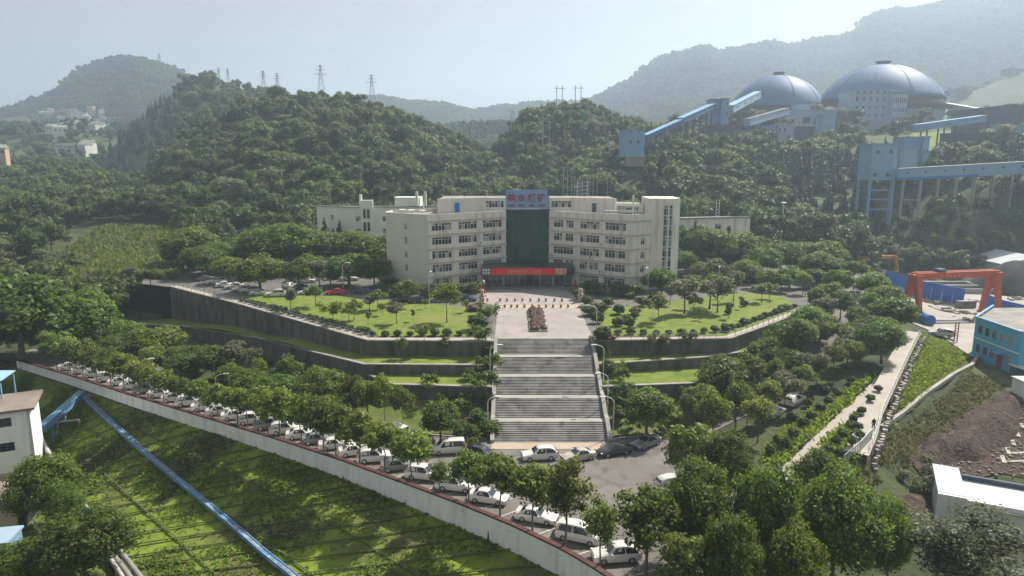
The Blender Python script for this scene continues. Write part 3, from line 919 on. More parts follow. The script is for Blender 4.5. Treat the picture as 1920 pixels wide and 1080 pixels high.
def railing(name, line, h, m, label, post_step=2.0, rails=(1.0, 0.55), r=0.045, post=0.07):
    t = thing(name, tuple(line[0]), label, 'railing')
    L = sum((b - a).length for a, b in zip(line, line[1:]))
    n = max(2, int(L / post_step) + 1)
    pts = resample(line, n)
    pm = MB().box(0, 0, 0, post, post, h).mesh('post', m)
    for p in pts:
        link('post', pm, t, p - Vector(line[0]))
    for k in rails:
        b = MB()
        for a, c in zip(pts, pts[1:]):
            b.beam(a + Vector((0, 0, h * k)), c + Vector((0, 0, h * k)), r, r)
        b.build('rail', m, t)
    return t

M['rail_dark'] = mat('rail_dark', (0.12, 0.12, 0.12), 0.6)
railing('railing', [p + Vector((0, 0, 0.2)) for p in offset_line(resample(W1L[:4], 30), 0.35)], 1.0, M['metal_grey'], 'thin grey railing along the edge of the upper walk above the tall wall')
railing('railing', [p + Vector((0, 0, 0.06)) for p in offset_line(resample(WALK_L[:4], 30), 1.0)], 0.7, M['rail_dark'], 'low dark railing between the upper walk and the shrub bed', 2.4)
railing('railing', [p + Vector((0, 0, 0.2)) for p in offset_line(resample(W1R, 24), 0.35)], 1.0, M['metal_grey'], 'thin grey railing along the walk above the terrace by the hill road')
pr = [Vector((p.x, p.y, g1(p.x, p.y))) for p in offset_line(resample(PATH2, 22), -1.22)]
railing('railing', pr, 1.05, M['lamp_white'], 'pale railing along the outer footpath above the grass bank', 1.6, (1.0, 0.66, 0.33))
pf = [hit(*a) for a in ((1582, 872), (1612, 846), (1634, 822))]
railing('railing', pf, 1.3, M['lamp_white'], 'white picket railing at the lower end of the outer footpath', 0.35, (1.0, 0.25), 0.06, 0.1)

# parking bays along the wall: painted lines
bay = MB()
lines = []
for i, p in enumerate(resample(offset_line(wl, 0.9)[4:58], 46)):
    lines.append(p)
bays = resample(offset_line(wl, 0.9)[6:59], 44)
d0 = None
mk = struct(thing('bay_marking', (bays[-1].x, bays[-1].y, 0.066), 'x', 'y'))
for k in ('label', 'category'): del mk[k]
for i, p in enumerate(bays):
    q = bays[min(i + 1, len(bays) - 1)]; q0 = bays[max(i - 1, 0)]
    d = (q - q0); d.z = 0; d.normalize()
    n = Vector((-d.y, d.x, 0))
    a = n * 0.965 + d * 0.26
    b = MB()
    e0, e1 = p, p + a * 5.0
    w = d * 0.07
    b.add([(e0 - w).to_tuple()[:2] + (0.072,), (e0 + w).to_tuple()[:2] + (0.072,), (e1 + w).to_tuple()[:2] + (0.072,), (e1 - w).to_tuple()[:2] + (0.072,)], [(0, 1, 2, 3)])
    b.build('bay_line', M['line_white'], mk)

# kerbs of the front road and the side road
def kerb(line, zf):
    b = MB()
    q = resample([Vector((a[0], a[1], 0)) for a in line], max(2, int(sum(math.dist(a[:2], c[:2]) for a, c in zip(line, line[1:])) / 1.5)))
    q = [Vector((a.x, a.y, (float(zf(np.array([a.x]), np.array([a.y]))[0]) if callable(zf) else zf) + 0.08)) for a in q]
    for a, c in zip(q, q[1:]): b.beam(a, c, 0.22, 0.2)
    return struct(b.build('kerb', M['concrete']))
kerb([(-54, 115.3), (-36, 105.6), (-22, 95.2), (-12, 91.9), (-3.4, 90.4)], 0.06)
kerb([(14.2, 90.4), (20, 92.2), (25, 94.6)], 0.06)
kerb([V2(p) for p in offset_line(rr, -3.05)[6:]], STRIPS[0][2])
kerb([V2(p) for p in offset_line(rr, 3.05)[6:]], STRIPS[0][2])

# ================================================================== OFFICE BUILDING
office = thing('office_building', (3.75, 162, PZ), 'cream five-storey office building with angled wings and dark green glass centre', 'building')
wrng = random.Random(5)

def pane_mesh(b, o, e, n, s0, s1, z0, z1, cols, trans=0.68):
    """glass of one window, pane by pane: clear, half curtained or curtained"""
    for c in range(cols):
        a0, a1 = lerp(s0, s1, c / cols), lerp(s0, s1, (c + 1) / cols)
        for r, (za, zb) in enumerate(((z0, lerp(z0, z1, trans)), (lerp(z0, z1, trans), z1))):
            k = wrng.random()
            mi = 0 if k < 0.5 else (1 if k < 0.75 else 2)
            tw = wrng.uniform(-0.012, 0.012)
            q = [o + e * a0 + n * tw, o + e * a1 - n * tw]
            b.add([(q[0].x, q[0].y, za), (q[1].x, q[1].y, za), (q[1].x, q[1].y, zb), (q[0].x, q[0].y, zb)], [(0, 1, 2, 3)], mi)

def window(parent, o, e, n, s0, s1, z0, z1, cols, rec=0.14, gl=('glass_dark', 'glass_mid', 'curtain'), frame='frame_white', fw=0.07, trans=0.68):
    """o: a point of the wall face at s=0; e along it, n out of it"""
    b = MB()
    pane_mesh(b, o - n * rec, e, n, s0, s1, z0, z1, cols, trans)
    wdw = b.build('window', [M[g] for g in gl], parent)
    f = MB()
    oo = o - n * (rec - 0.05)
    def bar(sa, sb, za, zb, d=0.08):
        p, q = oo + e * sa, oo + e * sb
        pi, qi = p - n * d, q - n * d
        f.hexa([(p.x, p.y, za), (q.x, q.y, za), (qi.x, qi.y, za), (pi.x, pi.y, za), (p.x, p.y, zb), (q.x, q.y, zb), (qi.x, qi.y, zb), (pi.x, pi.y, zb)])
    for c in range(cols + 1):
        a = lerp(s0, s1, c / cols)
        ww = fw * (1.5 if cols > 3 and c == cols // 2 else 1.0)
        bar(max(a - ww / 2, s0), min(a + ww / 2, s1), z0 + fw, z1 - fw)
    bar(s0, s1, z0, z0 + fw); bar(s0, s1, z1 - fw, z1)
    zt = lerp(z0, z1, trans)
    bar(s0, s1, zt - fw / 2, zt + fw / 2, 0.06)
    f.build('window_frame', M[frame], wdw)
    return wdw

def facade(parent, A, B, z0, floors, fh, wins, sill, head, top, wallm, ledges=True, thick=0.4, cols=6, name='wall', gl=('glass_dark', 'glass_mid', 'curtain'), frame='frame_white', ledge_m='ledge', skip=()):
    """a wall A->B (outside on the right of the walk) with real openings; windows sit back in them"""
    A, B = Vector((A[0], A[1], 0)), Vector((B[0], B[1], 0))
    L = (B - A).length
    e = (B - A).normalized()
    n = Vector((e.y, -e.x, 0))
    b = MB()
    def blk(s0, s1, za, zb, out=0.0, th=thick):
        p, q = A + e * s0 + n * out, A + e * s1 + n * out
        pi, qi = p - n * (th + out), q - n * (th + out)
        b.hexa([(p.x, p.y, za), (q.x, q.y, za), (qi.x, qi.y, za), (pi.x, pi.y, za), (p.x, p.y, zb), (q.x, q.y, zb), (qi.x, qi.y, zb), (pi.x, pi.y, zb)])
    for k in range(floors):
        zf = z0 + k * fh
        ws = [w for w in (wins[k] if isinstance(wins[0], list) else wins)]
        nz = zf + fh if k < floors - 1 else top
        if not ws:
            blk(0, L, zf, nz); continue
        blk(0, L, zf, zf + sill)
        blk(0, L, zf + head, nz)
        s = 0
        for w in ws:
            blk(s, w[0], zf + sill, zf + head); s = w[1]
        blk(s, L, zf + sill, zf + head)
        for w in ws:
            window(parent, A, e, n, w[0], w[1], zf + sill, zf + head, w[2] if len(w) > 2 else cols, gl=gl, frame=frame)
    b.build(name, wallm, parent)
    if ledges:
        for k in range(1, floors + 1):
            zf = z0 + k * fh
            b = MB()
            p, q = A - e * 0.12 + n * 0.22, B + e * 0.12 + n * 0.22
            pi, qi = A - e * 0.12 + n * 0.002, B + e * 0.12 + n * 0.002
            b.hexa([(p.x, p.y, zf - 0.18), (q.x, q.y, zf - 0.18), (qi.x, qi.y, zf - 0.18), (pi.x, pi.y, zf - 0.18), (p.x, p.y, zf + 0.14), (q.x, q.y, zf + 0.14), (qi.x, qi.y, zf + 0.14), (pi.x, pi.y, zf + 0.14)])
            b.build('ledge', M[ledge_m], parent)
    return A, e, n, L

FH = 3.18
TOP = 26.0
# plan
LA, LB, LC = (-19.0, 155.6), (-1.45, 167.2), (-29.6, 162.6)
RA, RB, RS = (8.95, 167.2), (26.8, 155.6), (31.6, 158.6)
# window positions along the wings from photograph: three groups per floor
WL_ = [(1.1, 6.1), (8.0, 12.9), (14.6, 19.8)]
WR_ = [(1.3, 6.6), (8.4, 13.4), (14.9, 20.0)]
inL = facade(office, LA, LB, PZ, 5, FH, [[(1.1, 6.1), (8.0, 12.9)], WL_, WL_, WL_, WL_], 0.95, 2.72, TOP, M['cream'])
inR = facade(office, RA, RB, PZ, 5, FH, [[(8.4, 13.4), (14.9, 20.0)], [(1.3, 3.9, 3), (4.6, 6.6, 3), (8.4, 10.4, 3), (11.0, 13.4), (14.9, 20.0)], [(1.3, 6.6), (8.4, 13.4), (14.9, 20.0)],
                                       [(1.3, 3.6, 3), (4.5, 6.6, 3), (8.4, 13.4), (14.9, 20.0)], [(1.3, 3.9, 3), (4.6, 6.6, 3), (8.4, 13.4), (14.9, 20.0)]], 0.95, 2.72, TOP, M['cream'])
# end wall at the left and the return at the right
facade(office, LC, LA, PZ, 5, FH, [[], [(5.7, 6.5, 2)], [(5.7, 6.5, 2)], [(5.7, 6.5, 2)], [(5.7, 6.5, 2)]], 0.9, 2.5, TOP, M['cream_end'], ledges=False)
for k in range(1, 5):
    b = MB(); a, c = Vector((*LC, 0)), Vector((*LA, 0)); e = (c - a).normalized(); n = Vector((e.y, -e.x, 0))
    p, q = a + n * 0.05, c + n * 0.05; z = PZ + k * FH
    b.hexa([(p.x, p.y, z), (q.x, q.y, z), (c.x, c.y, z), (a.x, a.y, z), (p.x, p.y, z + 0.16), (q.x, q.y, z + 0.16), (c.x, c.y, z + 0.16), (a.x, a.y, z + 0.16)])
    b.build('string_course', M['cream'], office)
facade(office, RB, RS, PZ, 5, FH, [[], [(3.0, 4.2, 2)], [(3.0, 4.2, 2)], [(3.0, 4.2, 2)], []], 0.9, 2.5, TOP, M['cream'])
# body behind the facades
b = MB()
b.prism([(-18.9, 156.3), (-1.6, 167.75), (-8.0, 181.0), (-29.0, 168), (-28.9, 163.1)], PZ, TOP - 0.7, 0, 1)
b.build('wing_core', [M['dark_core'], M['roof_grey']], office)
b = MB()
b.prism([(9.1, 167.75), (26.65, 156.4), (31.0, 159.4), (38, 164), (36, 172), (15.0, 181.0)], PZ, TOP - 0.7, 0, 1)
b.build('wing_core', [M['dark_core'], M['roof_grey']], office)
b = MB()
b.prism([(-1.5, 168.6), (9.0, 168.6), (14.9, 180.9), (-7.9, 180.9)], PZ, TOP + 0.3, 0, 1)
b.build('centre_core', [M['dark_core'], M['roof_grey']], office)
# parapet returns at the back
for a, c in (((-29.6, 162.6), (-29.0, 168.4)), ((-29.0, 168.4), (-8, 181.3)), ((15, 181.3), (36, 172.3))):
    b = MB(); b.beam((*a, TOP - 0.4), (*c, TOP - 0.4), 0.3, 0.9); b.build('parapet', M['cream'], office)
# downpipes
for (A, e, n, L), ss in ((inL, (0.25, 13.75)), (inR, (7.5, 21.0))):
    for s in ss:
        p = A + e * s + n * 0.12
        b = MB(); b.tube([(p.x, p.y, PZ), (p.x, p.y, TOP - 1.2)], 0.08, 6); b.build('downpipe', M['frame_white'], office)
# air conditioners on the walls
for (A, e, n, L), s, k in ((inL, 0.55, 2), (inL, 11.0, 1), (inL, 20.4, 1), (inR, 0.5, 1), (inR, 0.7, 2), (inR, 13.9, 3), (inR, 11.3, 2), (inR, 13.9, 1), (inL, 13.4, 3)):
    p = A + e * s + n * 0.45
    z = PZ + k * FH + 0.5
    b = MB(); b.box(p.x, p.y, z, 0.85, 0.4, 0.62, math.atan2(e.y, e.x))
    ac = b.build('air_conditioner', M['frame_white'], office)
    q = p + n * 0.205
    b = MB(); c8 = []
    for t in range(10):
        an = 2 * math.pi * t / 10
        w = q + e * (0.1 + 0.22 * math.cos(an)); c8.append((w.x, w.y, z + 0.31 + 0.22 * math.sin(an)))
    b.add(c8, [tuple(range(10))]); b.build('fan_grille', M['trim'], ac)

# stair tower at the right end
TT = 29.4
tw = [(31.2, 158.8), (36.4, 158.2), (38.6, 160.0), (38.6, 168), (31.2, 168)]
b = MB()
b.prism([(31.2, 158.8), (34.6, 158.4), (34.6, 159.0), (34.6, 168), (31.2, 168)], PZ, TT)
b.prism([(36.55, 158.95), (36.55, 158.2), (38.6, 159.9), (38.6, 168), (36.55, 168)], PZ, TT)
b.prism([(34.6, 158.4), (36.55, 158.2), (36.55, 168), (34.6, 168)], 27.9, TT)
b.prism([(34.6, 158.4), (36.55, 158.2), (36.55, 168), (34.6, 168)], PZ, 11.2)
b.build('stair_tower', M['cream'], office)
A = Vector((34.6, 158.45, 0)); e = Vector((1.95, -0.2, 0)).normalized(); n = Vector((e.y, -e.x, 0))
for k in range(7):
    z = 11.2 + k * (27.9 - 11.2) / 7
    window(office, A, e, n, 0.02, 1.94, z + 0.02, z + (27.9 - 11.2) / 7 - 0.02, 3, rec=0.25, gl=('glass_dark', 'glass_blue', 'glass_blue'), fw=0.1)
b = MB(); b.box(35.6, 158.15, 11.2, 0.28, 0.1, 16.7); b.build('glazing_spine', M['frame_white'], office)

# rooftop storey
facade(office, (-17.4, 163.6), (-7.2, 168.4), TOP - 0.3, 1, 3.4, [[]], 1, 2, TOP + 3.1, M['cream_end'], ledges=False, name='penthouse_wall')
facade(office, (-7.2, 168.3), (-1.6, 168.3), TOP - 0.3, 1, 3.4, [[(0.9, 5.2, 6)]], 1.0, 2.6, TOP + 3.1, M['cream'], ledges=False, name='penthouse_wall')
facade(office, (9.1, 168.3), (15.0, 168.3), TOP - 0.3, 1, 3.4, [[(0.4, 5.2, 6)]], 1.0, 2.6, TOP + 3.1, M['cream'], ledges=False, name='penthouse_wall')
facade(office, (15.0, 168.3), (24.5, 164.6), TOP - 0.3, 1, 3.4, [[]], 1, 2, TOP + 3.1, M['cream'], ledges=False, name='penthouse_wall')
facade(office, (24.5, 166.0), (31.0, 164.2), TOP - 0.3, 1, 2.6, [[(0.6, 5.6, 5)]], 0.6, 1.5, TOP + 1.9, M['annex'], ledges=False, name='penthouse_wall')
b = MB()
b.prism([(-17.2, 164.2), (-7.2, 168.9), (-1.7, 168.9), (-1.7, 178), (-17.2, 178)], TOP - 0.7, TOP + 3.0)
b.prism([(9.2, 168.9), (15.0, 168.9), (24.4, 165.2), (24.4, 176), (9.2, 178)], TOP - 0.7, TOP + 3.0)
b.prism([(24.6, 166.5), (30.8, 164.8), (30.8, 172), (24.6, 173)], TOP - 0.7, TOP + 1.8)
b.build('penthouse_roof', M['roof_grey'], office)
b = MB(); b.box(-13.0, 165.35, TOP - 0.2, 1.1, 0.1, 2.2, math.atan2(4.8, 10.2)); b.build('roof_door', M['fence_blue'], office)
b = MB(); b.box(19.6, 166.35, TOP - 0.2, 1.0, 0.1, 2.0, -0.37); rd = b.build('roof_door', M['steel_dark'], office)
b = MB(); b.box(19.7, 166.0, TOP + 2.0, 1.8, 1.0, 0.12, -0.37); b.build('door_hood', M['frame_white'], rd)
# clutter on the roof
for x, y, h in ((28.4, 163.4, 4.6), (29.2, 163.9, 3.2), (24.2, 163.6, 2.4), (-20.5, 161.4, 3.2), (-14, 166, 4.2)):
    b = MB(); b.box(x, y, TOP - 0.7, 0.35 if h > 4 else 0.16, 0.35 if h > 4 else 0.16, h); b.build('roof_vent_pipe', M['annex'], office)
for x, y in ((-23.4, 161.6), (-20.6, 160.2), (-25.6, 162.9)):
    b = MB()
    b.tube([(x, y, TOP - 0.7), (x, y, TOP + 0.3)], 0.05, 6)
    ds = b.build('dish_mount', M['metal_grey'], office)
    b = MB(); b.lathe((x, y - 0.1, TOP + 0.3), [(0.08, 0.0), (0.55, 0.12), (0.85, 0.32), (0.83, 0.34), (0.5, 0.15), (0.05, 0.03)], 14); b.build('satellite_dish', M['frame_white'], ds, smooth=True)
for x, y in ((22.5, 162.2), (23.6, 161.6)):
    b = MB(); b.tube([(x - 0.9, y, TOP + 0.1), (x + 0.9, y, TOP + 0.1)], 0.45, 10); b.build('water_tank', M['rim'], office)

# green glass front: panels in a grid
cw = MB(); cw.box(3.75, 167.7, 12.3, 10.3, 0.3, TOP - 12.3 + 0.35); cw = cw.build('curtain_wall', M['black_panel'], office)
pm = MB().box(0, 0, 0, 10.2 / 7 - 0.05, 0.06, 14.0 / 10 - 0.05).mesh('glass_panel', M['glass_green'])
for i in range(7):
    for j in range(10):
        g = link('glass_panel', pm, cw, (-5.1 + (i + 0.5) * 10.2 / 7 + 3.75 - 3.75, 167.52 - 162, 12.3 - PZ + j * 1.4 + 0.03))
        g.rotation_euler = (wrng.uniform(-0.012, 0.012), 0, wrng.uniform(-0.012, 0.012))
b = MB()
for i in range(8): b.box(3.75 - 5.1 + i * 10.2 / 7, 167.45, 12.3, 0.045, 0.1, 14.0)
b.build('mullion', M['steel_dark'], cw)

# blue sign on the roof with red characters
sb = MB(); sb.box(3.5, 167.25, TOP + 0.45, 10.1, 0.35, 4.5); sign = sb.build('sign_board', M['sign_blue'], office)
b = MB()
for i in range(11): b.box(3.5 - 5 + i * 1.0, 167.055, TOP + 0.47, 0.035, 0.03, 4.46)
b.build('sign_rib', M['steel_blue_light'], sign)

def text(body, size, loc, m, parent, name='lettering', width=None, extrude=0.05, bold=0.0, spacing=1.0):
    c = bpy.data.curves.new('txt', 'FONT')
    c.body = body; c.size = size; c.extrude = extrude; c.align_x = 'CENTER'; c.offset = bold; c.space_character = spacing
    c.resolution_u = 2
    o = bpy.data.objects.new('txt', c)
    COL.objects.link(o)
    dg = bpy.context.evaluated_depsgraph_get()
    me = bpy.data.meshes.new_from_object(o.evaluated_get(dg))
    bpy.data.objects.remove(o)
    # upright, facing -Y
    me.transform(Matrix.Rotation(math.pi / 2, 4, 'X'))
    me.materials.clear(); me.materials.append(m)
    t = link(name, me, parent, Vector(loc) - ORG[parent.name])
    if width:
        xs = [v.co.x for v in me.vertices]
        t.scale.x = width / (max(xs) - min(xs))
    return t

for ch, dx in zip('响水煤矿', (-3.6, -1.25, 1.2, 3.55)):
    text(ch, 2.05, (3.5 + dx, 167.0, TOP + 2.35), M['char_red'], sign, 'character', bold=0.035)
for w_, dx, ww in (('XIANG', -3.6, 1.65), ('SHUI', -1.25, 1.35), ('MEI', 1.2, 1.35), ('KUANG', 3.55, 1.6)):
    text(w_, 0.72, (3.5 + dx, 167.0, TOP + 1.05), M['char_red'], sign, 'lettering', ww, bold=0.02)

# entrance: podium, glass doors, canopy with the red banner
b = MB()
b.box(3.7, 165.2, PZ, 20.6, 5.2, 3.55)
b.build('lobby', M['dark_core'], office)
b = MB(); b.box(3.7, 160.9, 12.05, 21.4, 8.0, 1.75); canopy = b.build('canopy', M['black_panel'], office)
b = MB(); b.box(3.7, 156.86, 12.12, 17.0, 0.08, 1.55); ban = b.build('banner', M['banner_red'], canopy)
text('保护生态环境 人人有责', 0.92, (2.9, 156.80, 12.5), M['text_pale'], ban, 'lettering', 7.6, 0.02, 0.012)
b = MB(); b.box(11.2, 156.80, 12.2, 2.6, 0.05, 1.38); b.build('banner_picture', M['text_pale'], ban)
# dotted display at the end of the canopy
b = MB()
for r in range(2):
    for c in range(3):
        for k in range(3):
            b.box(-6.55 + c * 0.62, 156.84, 12.25 + r * 0.72 + k * 0.2, 0.46, 0.05, 0.11)
        b.box(-6.72 + c * 0.62, 156.846, 12.25 + r * 0.72, 0.08, 0.05, 0.55); b.box(-6.38 + c * 0.62, 156.846, 12.25 + r * 0.72, 0.08, 0.05, 0.55)
b.build('display_panel', M['text_white'], canopy)
for x0, x1, cols in ((-6.2, -2.3, 3), (-1.7, -0.1, 2), (8.2, 9.3, 2), (9.9, 13.7, 3)):
    window(office, Vector((0, 162.55, 0)), Vector((1, 0, 0)), Vector((0, -1, 0)), x0, x1, PZ + 0.45, PZ + 3.4, cols, rec=0.0, gl=('glass_dark', 'glass_dark', 'glass_mid'), trans=0.95)
for x0, x1 in ((0.0, 1.6), (1.6, 3.2), (5.0, 6.6), (6.6, 8.1)):
    window(office, Vector((0, 162.5, 0)), Vector((1, 0, 0)), Vector((0, -1, 0)), x0, x1, PZ + 0.05, PZ + 3.3, 1, rec=0.0, gl=('glass_dark', 'glass_mid', 'glass_mid'), trans=0.82, fw=0.12)
for x in (-2.0, 9.6):
    b = MB(); b.box(x, 160.2, PZ, 0.45, 0.45, 3.55); b.build('column', M['concrete'], office)
b = MB(); b.box(3.7, 161.2, PZ + 0.03, 17.5, 2.4, 0.16); b.box(3.7, 160.6, PZ + 0.03, 16, 3.9, 0.08); b.build('entrance_step', M['concrete'], office)

# ------------------------------------------------------------------ annex behind the left wing, low building at the right
an = thing('annex_building', (-42, 200, PZ), 'pale green-white three-storey annex building behind the offices, wooded hill beyond', 'building')
ax0, ax1 = PY(592, 400, 203).x, PY(800, 400, 196).x
A1, A2, A3 = (-57.5, 205), (-45.3, 199.5), (-20, 203)
facade(an, A1, A2, PZ, 4, 3.7, [[], [], [(5.0, 6.0, 1)], [(5.0, 6.0, 1)]], 1.1, 2.6, 24.6, M['annex'], ledges=False)
aw = [(0.4, 3.0, 3), (8.0, 10.6, 3), (11.2, 14.0, 3), (14.8, 17.4, 3), (18.2, 20.8, 3)]
facade(an, A2, A3, PZ, 4, 3.7, [aw, aw, aw, aw], 1.0, 2.5, 24.6, M['annex'], ledges=False)
b = MB(); b.prism([A1, A2, A3, (-20, 215), (-57, 215)], PZ, 24.0); 
b.v = [(x, y + 0.5, z) for x, y, z in b.v]; b.build('roof', M['roof_grey'], an)
b = MB(); b.box(-41.6, 199.4, PZ, 3.6, 1.4, 18.2, 0.13); b.build('stair_bay', M['annex'], an)
for k in range(4):
    for dx in (-0.55, 0.55):
        b = MB(); b.box(-41.6 + dx, 198.62 + dx * 0.13, PZ + 2 + k * 3.7, 0.7, 0.1, 2.6, 0.13); b.build('window', M['glass_dark'], an)
b = MB(); b.box(-30.5, 206, 24.0, 7.5, 5, 3.3); b.build('roof_house', M['annex'], an)
for x in (-43.9, -27.6, -25.2):
    b = MB(); b.box(x, 202.5, 24, 0.7, 0.7, 5.0 if x > -30 else 4.2); b.build('roof_pillar', M['annex'], an)
b = MB(); b.beam((-57.5, 205, 24.75), (-45.3, 199.5, 24.75), 0.5, 0.3); b.beam((-45.3, 199.5, 24.75), (-20, 203, 24.75), 0.5, 0.3); b.build('roof_edge', M['coping'], an)

lb = thing('low_building', (55, 200, PZ), 'low cream flat-roofed building half hidden behind the conifers beside the stair tower', 'building')
facade(lb, (44.5, 194), (69, 201), PZ, 3, 4.3, [[(2.5, 4.0, 2), (8, 10, 2), (14, 16, 2)]] * 3, 1.4, 2.9, 21.6, M['cream'], ledges=False)
b = MB(); b.prism([(44.6, 194.6), (69, 201.6), (67, 214), (42, 208)], PZ, 21.0); b.build('roof', M['roof_grey'], lb)
b = MB(); b.beam((44.5, 194, 21.8), (69, 201, 21.8), 0.6, 0.5); b.build('roof_edge', M['coping'], lb)
b = MB()
for k in range(6): b.box(60, 203, 21 + k * 0.9, 0.9, 0.08, 0.08)
b.box(59.55, 203, 21, 0.1, 0.1, 5.6); b.box(60.45, 203, 21, 0.1, 0.1, 5.6); b.build('roof_ladder', M['frame_white'], lb)

# ================================================================== PLANTS
def ico(sub=1):
    import bmesh
    bm = bmesh.new(); bmesh.ops.create_icosphere(bm, subdivisions=sub, radius=1)
    v = np.array([x.co[:] for x in bm.verts]); f = [[a.index for a in p.verts] for p in bm.faces]
    bm.free()
    return v, np.array(f)
ICO_V, ICO_F = ico(2)

def foliage(name, lobes, n, size, m, seed, core=0.78, up=0.15, jit=0.5, spread=(0.82, 1.12), cull=0.72):
    """many leaf-sized faces over a set of lobes, with a ragged inner mass"""
    r = np.random.default_rng(seed)
    lob = np.array(lobes, float)            # x, y, z, rx(=ry), rz
    area = lob[:, 3] ** 1.6
    cnt = np.maximum(4, (n * area / area.sum()).astype(int))
    pos, nor = [], []
    for (x, y, z, rx, rz), k in zip(lob, cnt):
        d = r.normal(size=(k, 3)); d[:, 2] += up
        d /= np.linalg.norm(d, axis=1)[:, None]
        rad = r.uniform(*spread, size=k)[:, None]
        bumpy = 1 + 0.16 * np.sin(d[:, :1] * 7 + x * 3) * np.cos(d[:, 1:2] * 6 + z * 2)
        p = np.array([x, y, z]) + d * rad * bumpy * np.array([rx, rx, rz])
        pos.append(p); nor.append(d)
    pos, nor = np.concatenate(pos), np.concatenate(nor)
    keep = np.ones(len(pos), bool)
    for x, y, z, rx, rz in lob:
        q = (pos - [x, y, z]) / [rx, rx, rz]
        keep &= (q ** 2).sum(1) > cull ** 2
    pos, nor = pos[keep], nor[keep]
    k = len(pos)
    nor = nor + r.normal(size=(k, 3)) * jit
    nor /= np.linalg.norm(nor, axis=1)[:, None]
    t = np.cross(nor, r.normal(size=(k, 3))); t /= np.linalg.norm(t, axis=1)[:, None] + 1e-9
    b = np.cross(nor, t)
    s = size * r.uniform(0.55, 1.35, size=(k, 1))
    quad = np.stack([pos - t * s, pos - b * s * 0.55 + nor * s * 0.15, pos + t * s, pos + b * s * 0.55 + nor * s * 0.15], 1).reshape(-1, 3)
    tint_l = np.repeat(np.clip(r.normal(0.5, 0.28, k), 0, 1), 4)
    V, Fq, T = [quad], [], [tint_l]
    nq = k
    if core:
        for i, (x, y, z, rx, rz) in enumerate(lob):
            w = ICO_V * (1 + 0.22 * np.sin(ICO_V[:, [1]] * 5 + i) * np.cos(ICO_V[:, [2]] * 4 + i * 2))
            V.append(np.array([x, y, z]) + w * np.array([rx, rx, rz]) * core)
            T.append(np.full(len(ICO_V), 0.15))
    V = np.concatenate(V); T = np.concatenate(T)
    me = bpy.data.meshes.new(name)
    fq = np.arange(nq * 4).reshape(-1, 4)
    tris = []
    if core:
        for i in range(len(lob)): tris.append(ICO_F + nq * 4 + i * len(ICO_V))
        tris = np.concatenate(tris)
    nt_ = len(tris)
    me.vertices.add(len(V)); me.vertices.foreach_set('co', V.astype(np.float32).ravel())
    loops = np.concatenate([fq.ravel(), np.asarray(tris).ravel()]) if nt_ else fq.ravel()
    me.loops.add(len(loops)); me.loops.foreach_set('vertex_index', loops.astype(np.int32))
    starts = np.concatenate([np.arange(nq) * 4, nq * 4 + np.arange(nt_) * 3]) if nt_ else np.arange(nq) * 4
    me.polygons.add(len(starts)); me.polygons.foreach_set('loop_start', starts.astype(np.int32))
    me.update(calc_edges=True)
    a = me.attributes.new('tint', 'FLOAT', 'POINT'); a.data.foreach_set('value', T.astype(np.float32))
    me.materials.append(m)
    return me

def trunk_mesh(name, h, r0, limbs, seed, forks=None):
    rg = random.Random(seed)
    b = MB()
    pts, rad = [], []
    for i in range(6):
        t = i / 5
        pts.append((rg.uniform(-1, 1) * 0.04 * h * t, rg.uniform(-1, 1) * 0.04 * h * t, h * t - (0.25 if i == 0 else 0)))
        rad.append(r0 * (1.25 if i == 0 else 1) * (1 - 0.72 * t))
    b.tube(pts, rad, 7)
    for (x, y, z, rx, rz) in limbs:
        s = min(max(0.35, (z - rx) / h), 0.9)
        p0 = Vector(pts[min(5, int(s * 5))])
        e = Vector((x, y, z))
        mid = p0.lerp(e, 0.5) + Vector((0, 0, 0.08 * h))
        b.tube([p0, mid, e], [r0 * 0.42, r0 * 0.28, r0 * 0.1], 5, cap=False)
    return b.mesh(name, M['bark'], smooth=True)

def lobes_round(seed, n, R, zc, Rz, lr, bottom=-0.5, jitter=0.25):
    rg = np.random.default_rng(seed)
    out = [(0, 0, zc, R * 0.62, Rz * 0.62)]
    for i in range(n):
        ph = i * 2.399963 + rg.uniform(-0.3, 0.3)
        cz = 1 - (i + 0.5) / n * (1 - bottom)
        rr = math.sqrt(max(0, 1 - cz * cz))
        k = rg.uniform(1 - jitter, 1.0) * 0.78
        q = lr * rg.uniform(0.7, 1.25)
        out.append((R * rr * k * math.cos(ph), R * rr * k * math.sin(ph), zc + Rz * cz * k, q, q * rg.uniform(0.75, 1.0)))
    return out

KIND = {}
def make_kind(key, lob, n, size, m, h_tr, r0, seed, limbs=6, **kw):
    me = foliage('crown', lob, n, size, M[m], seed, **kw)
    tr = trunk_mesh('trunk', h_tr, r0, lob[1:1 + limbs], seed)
    KIND.setdefault(key, []).append((tr, me))

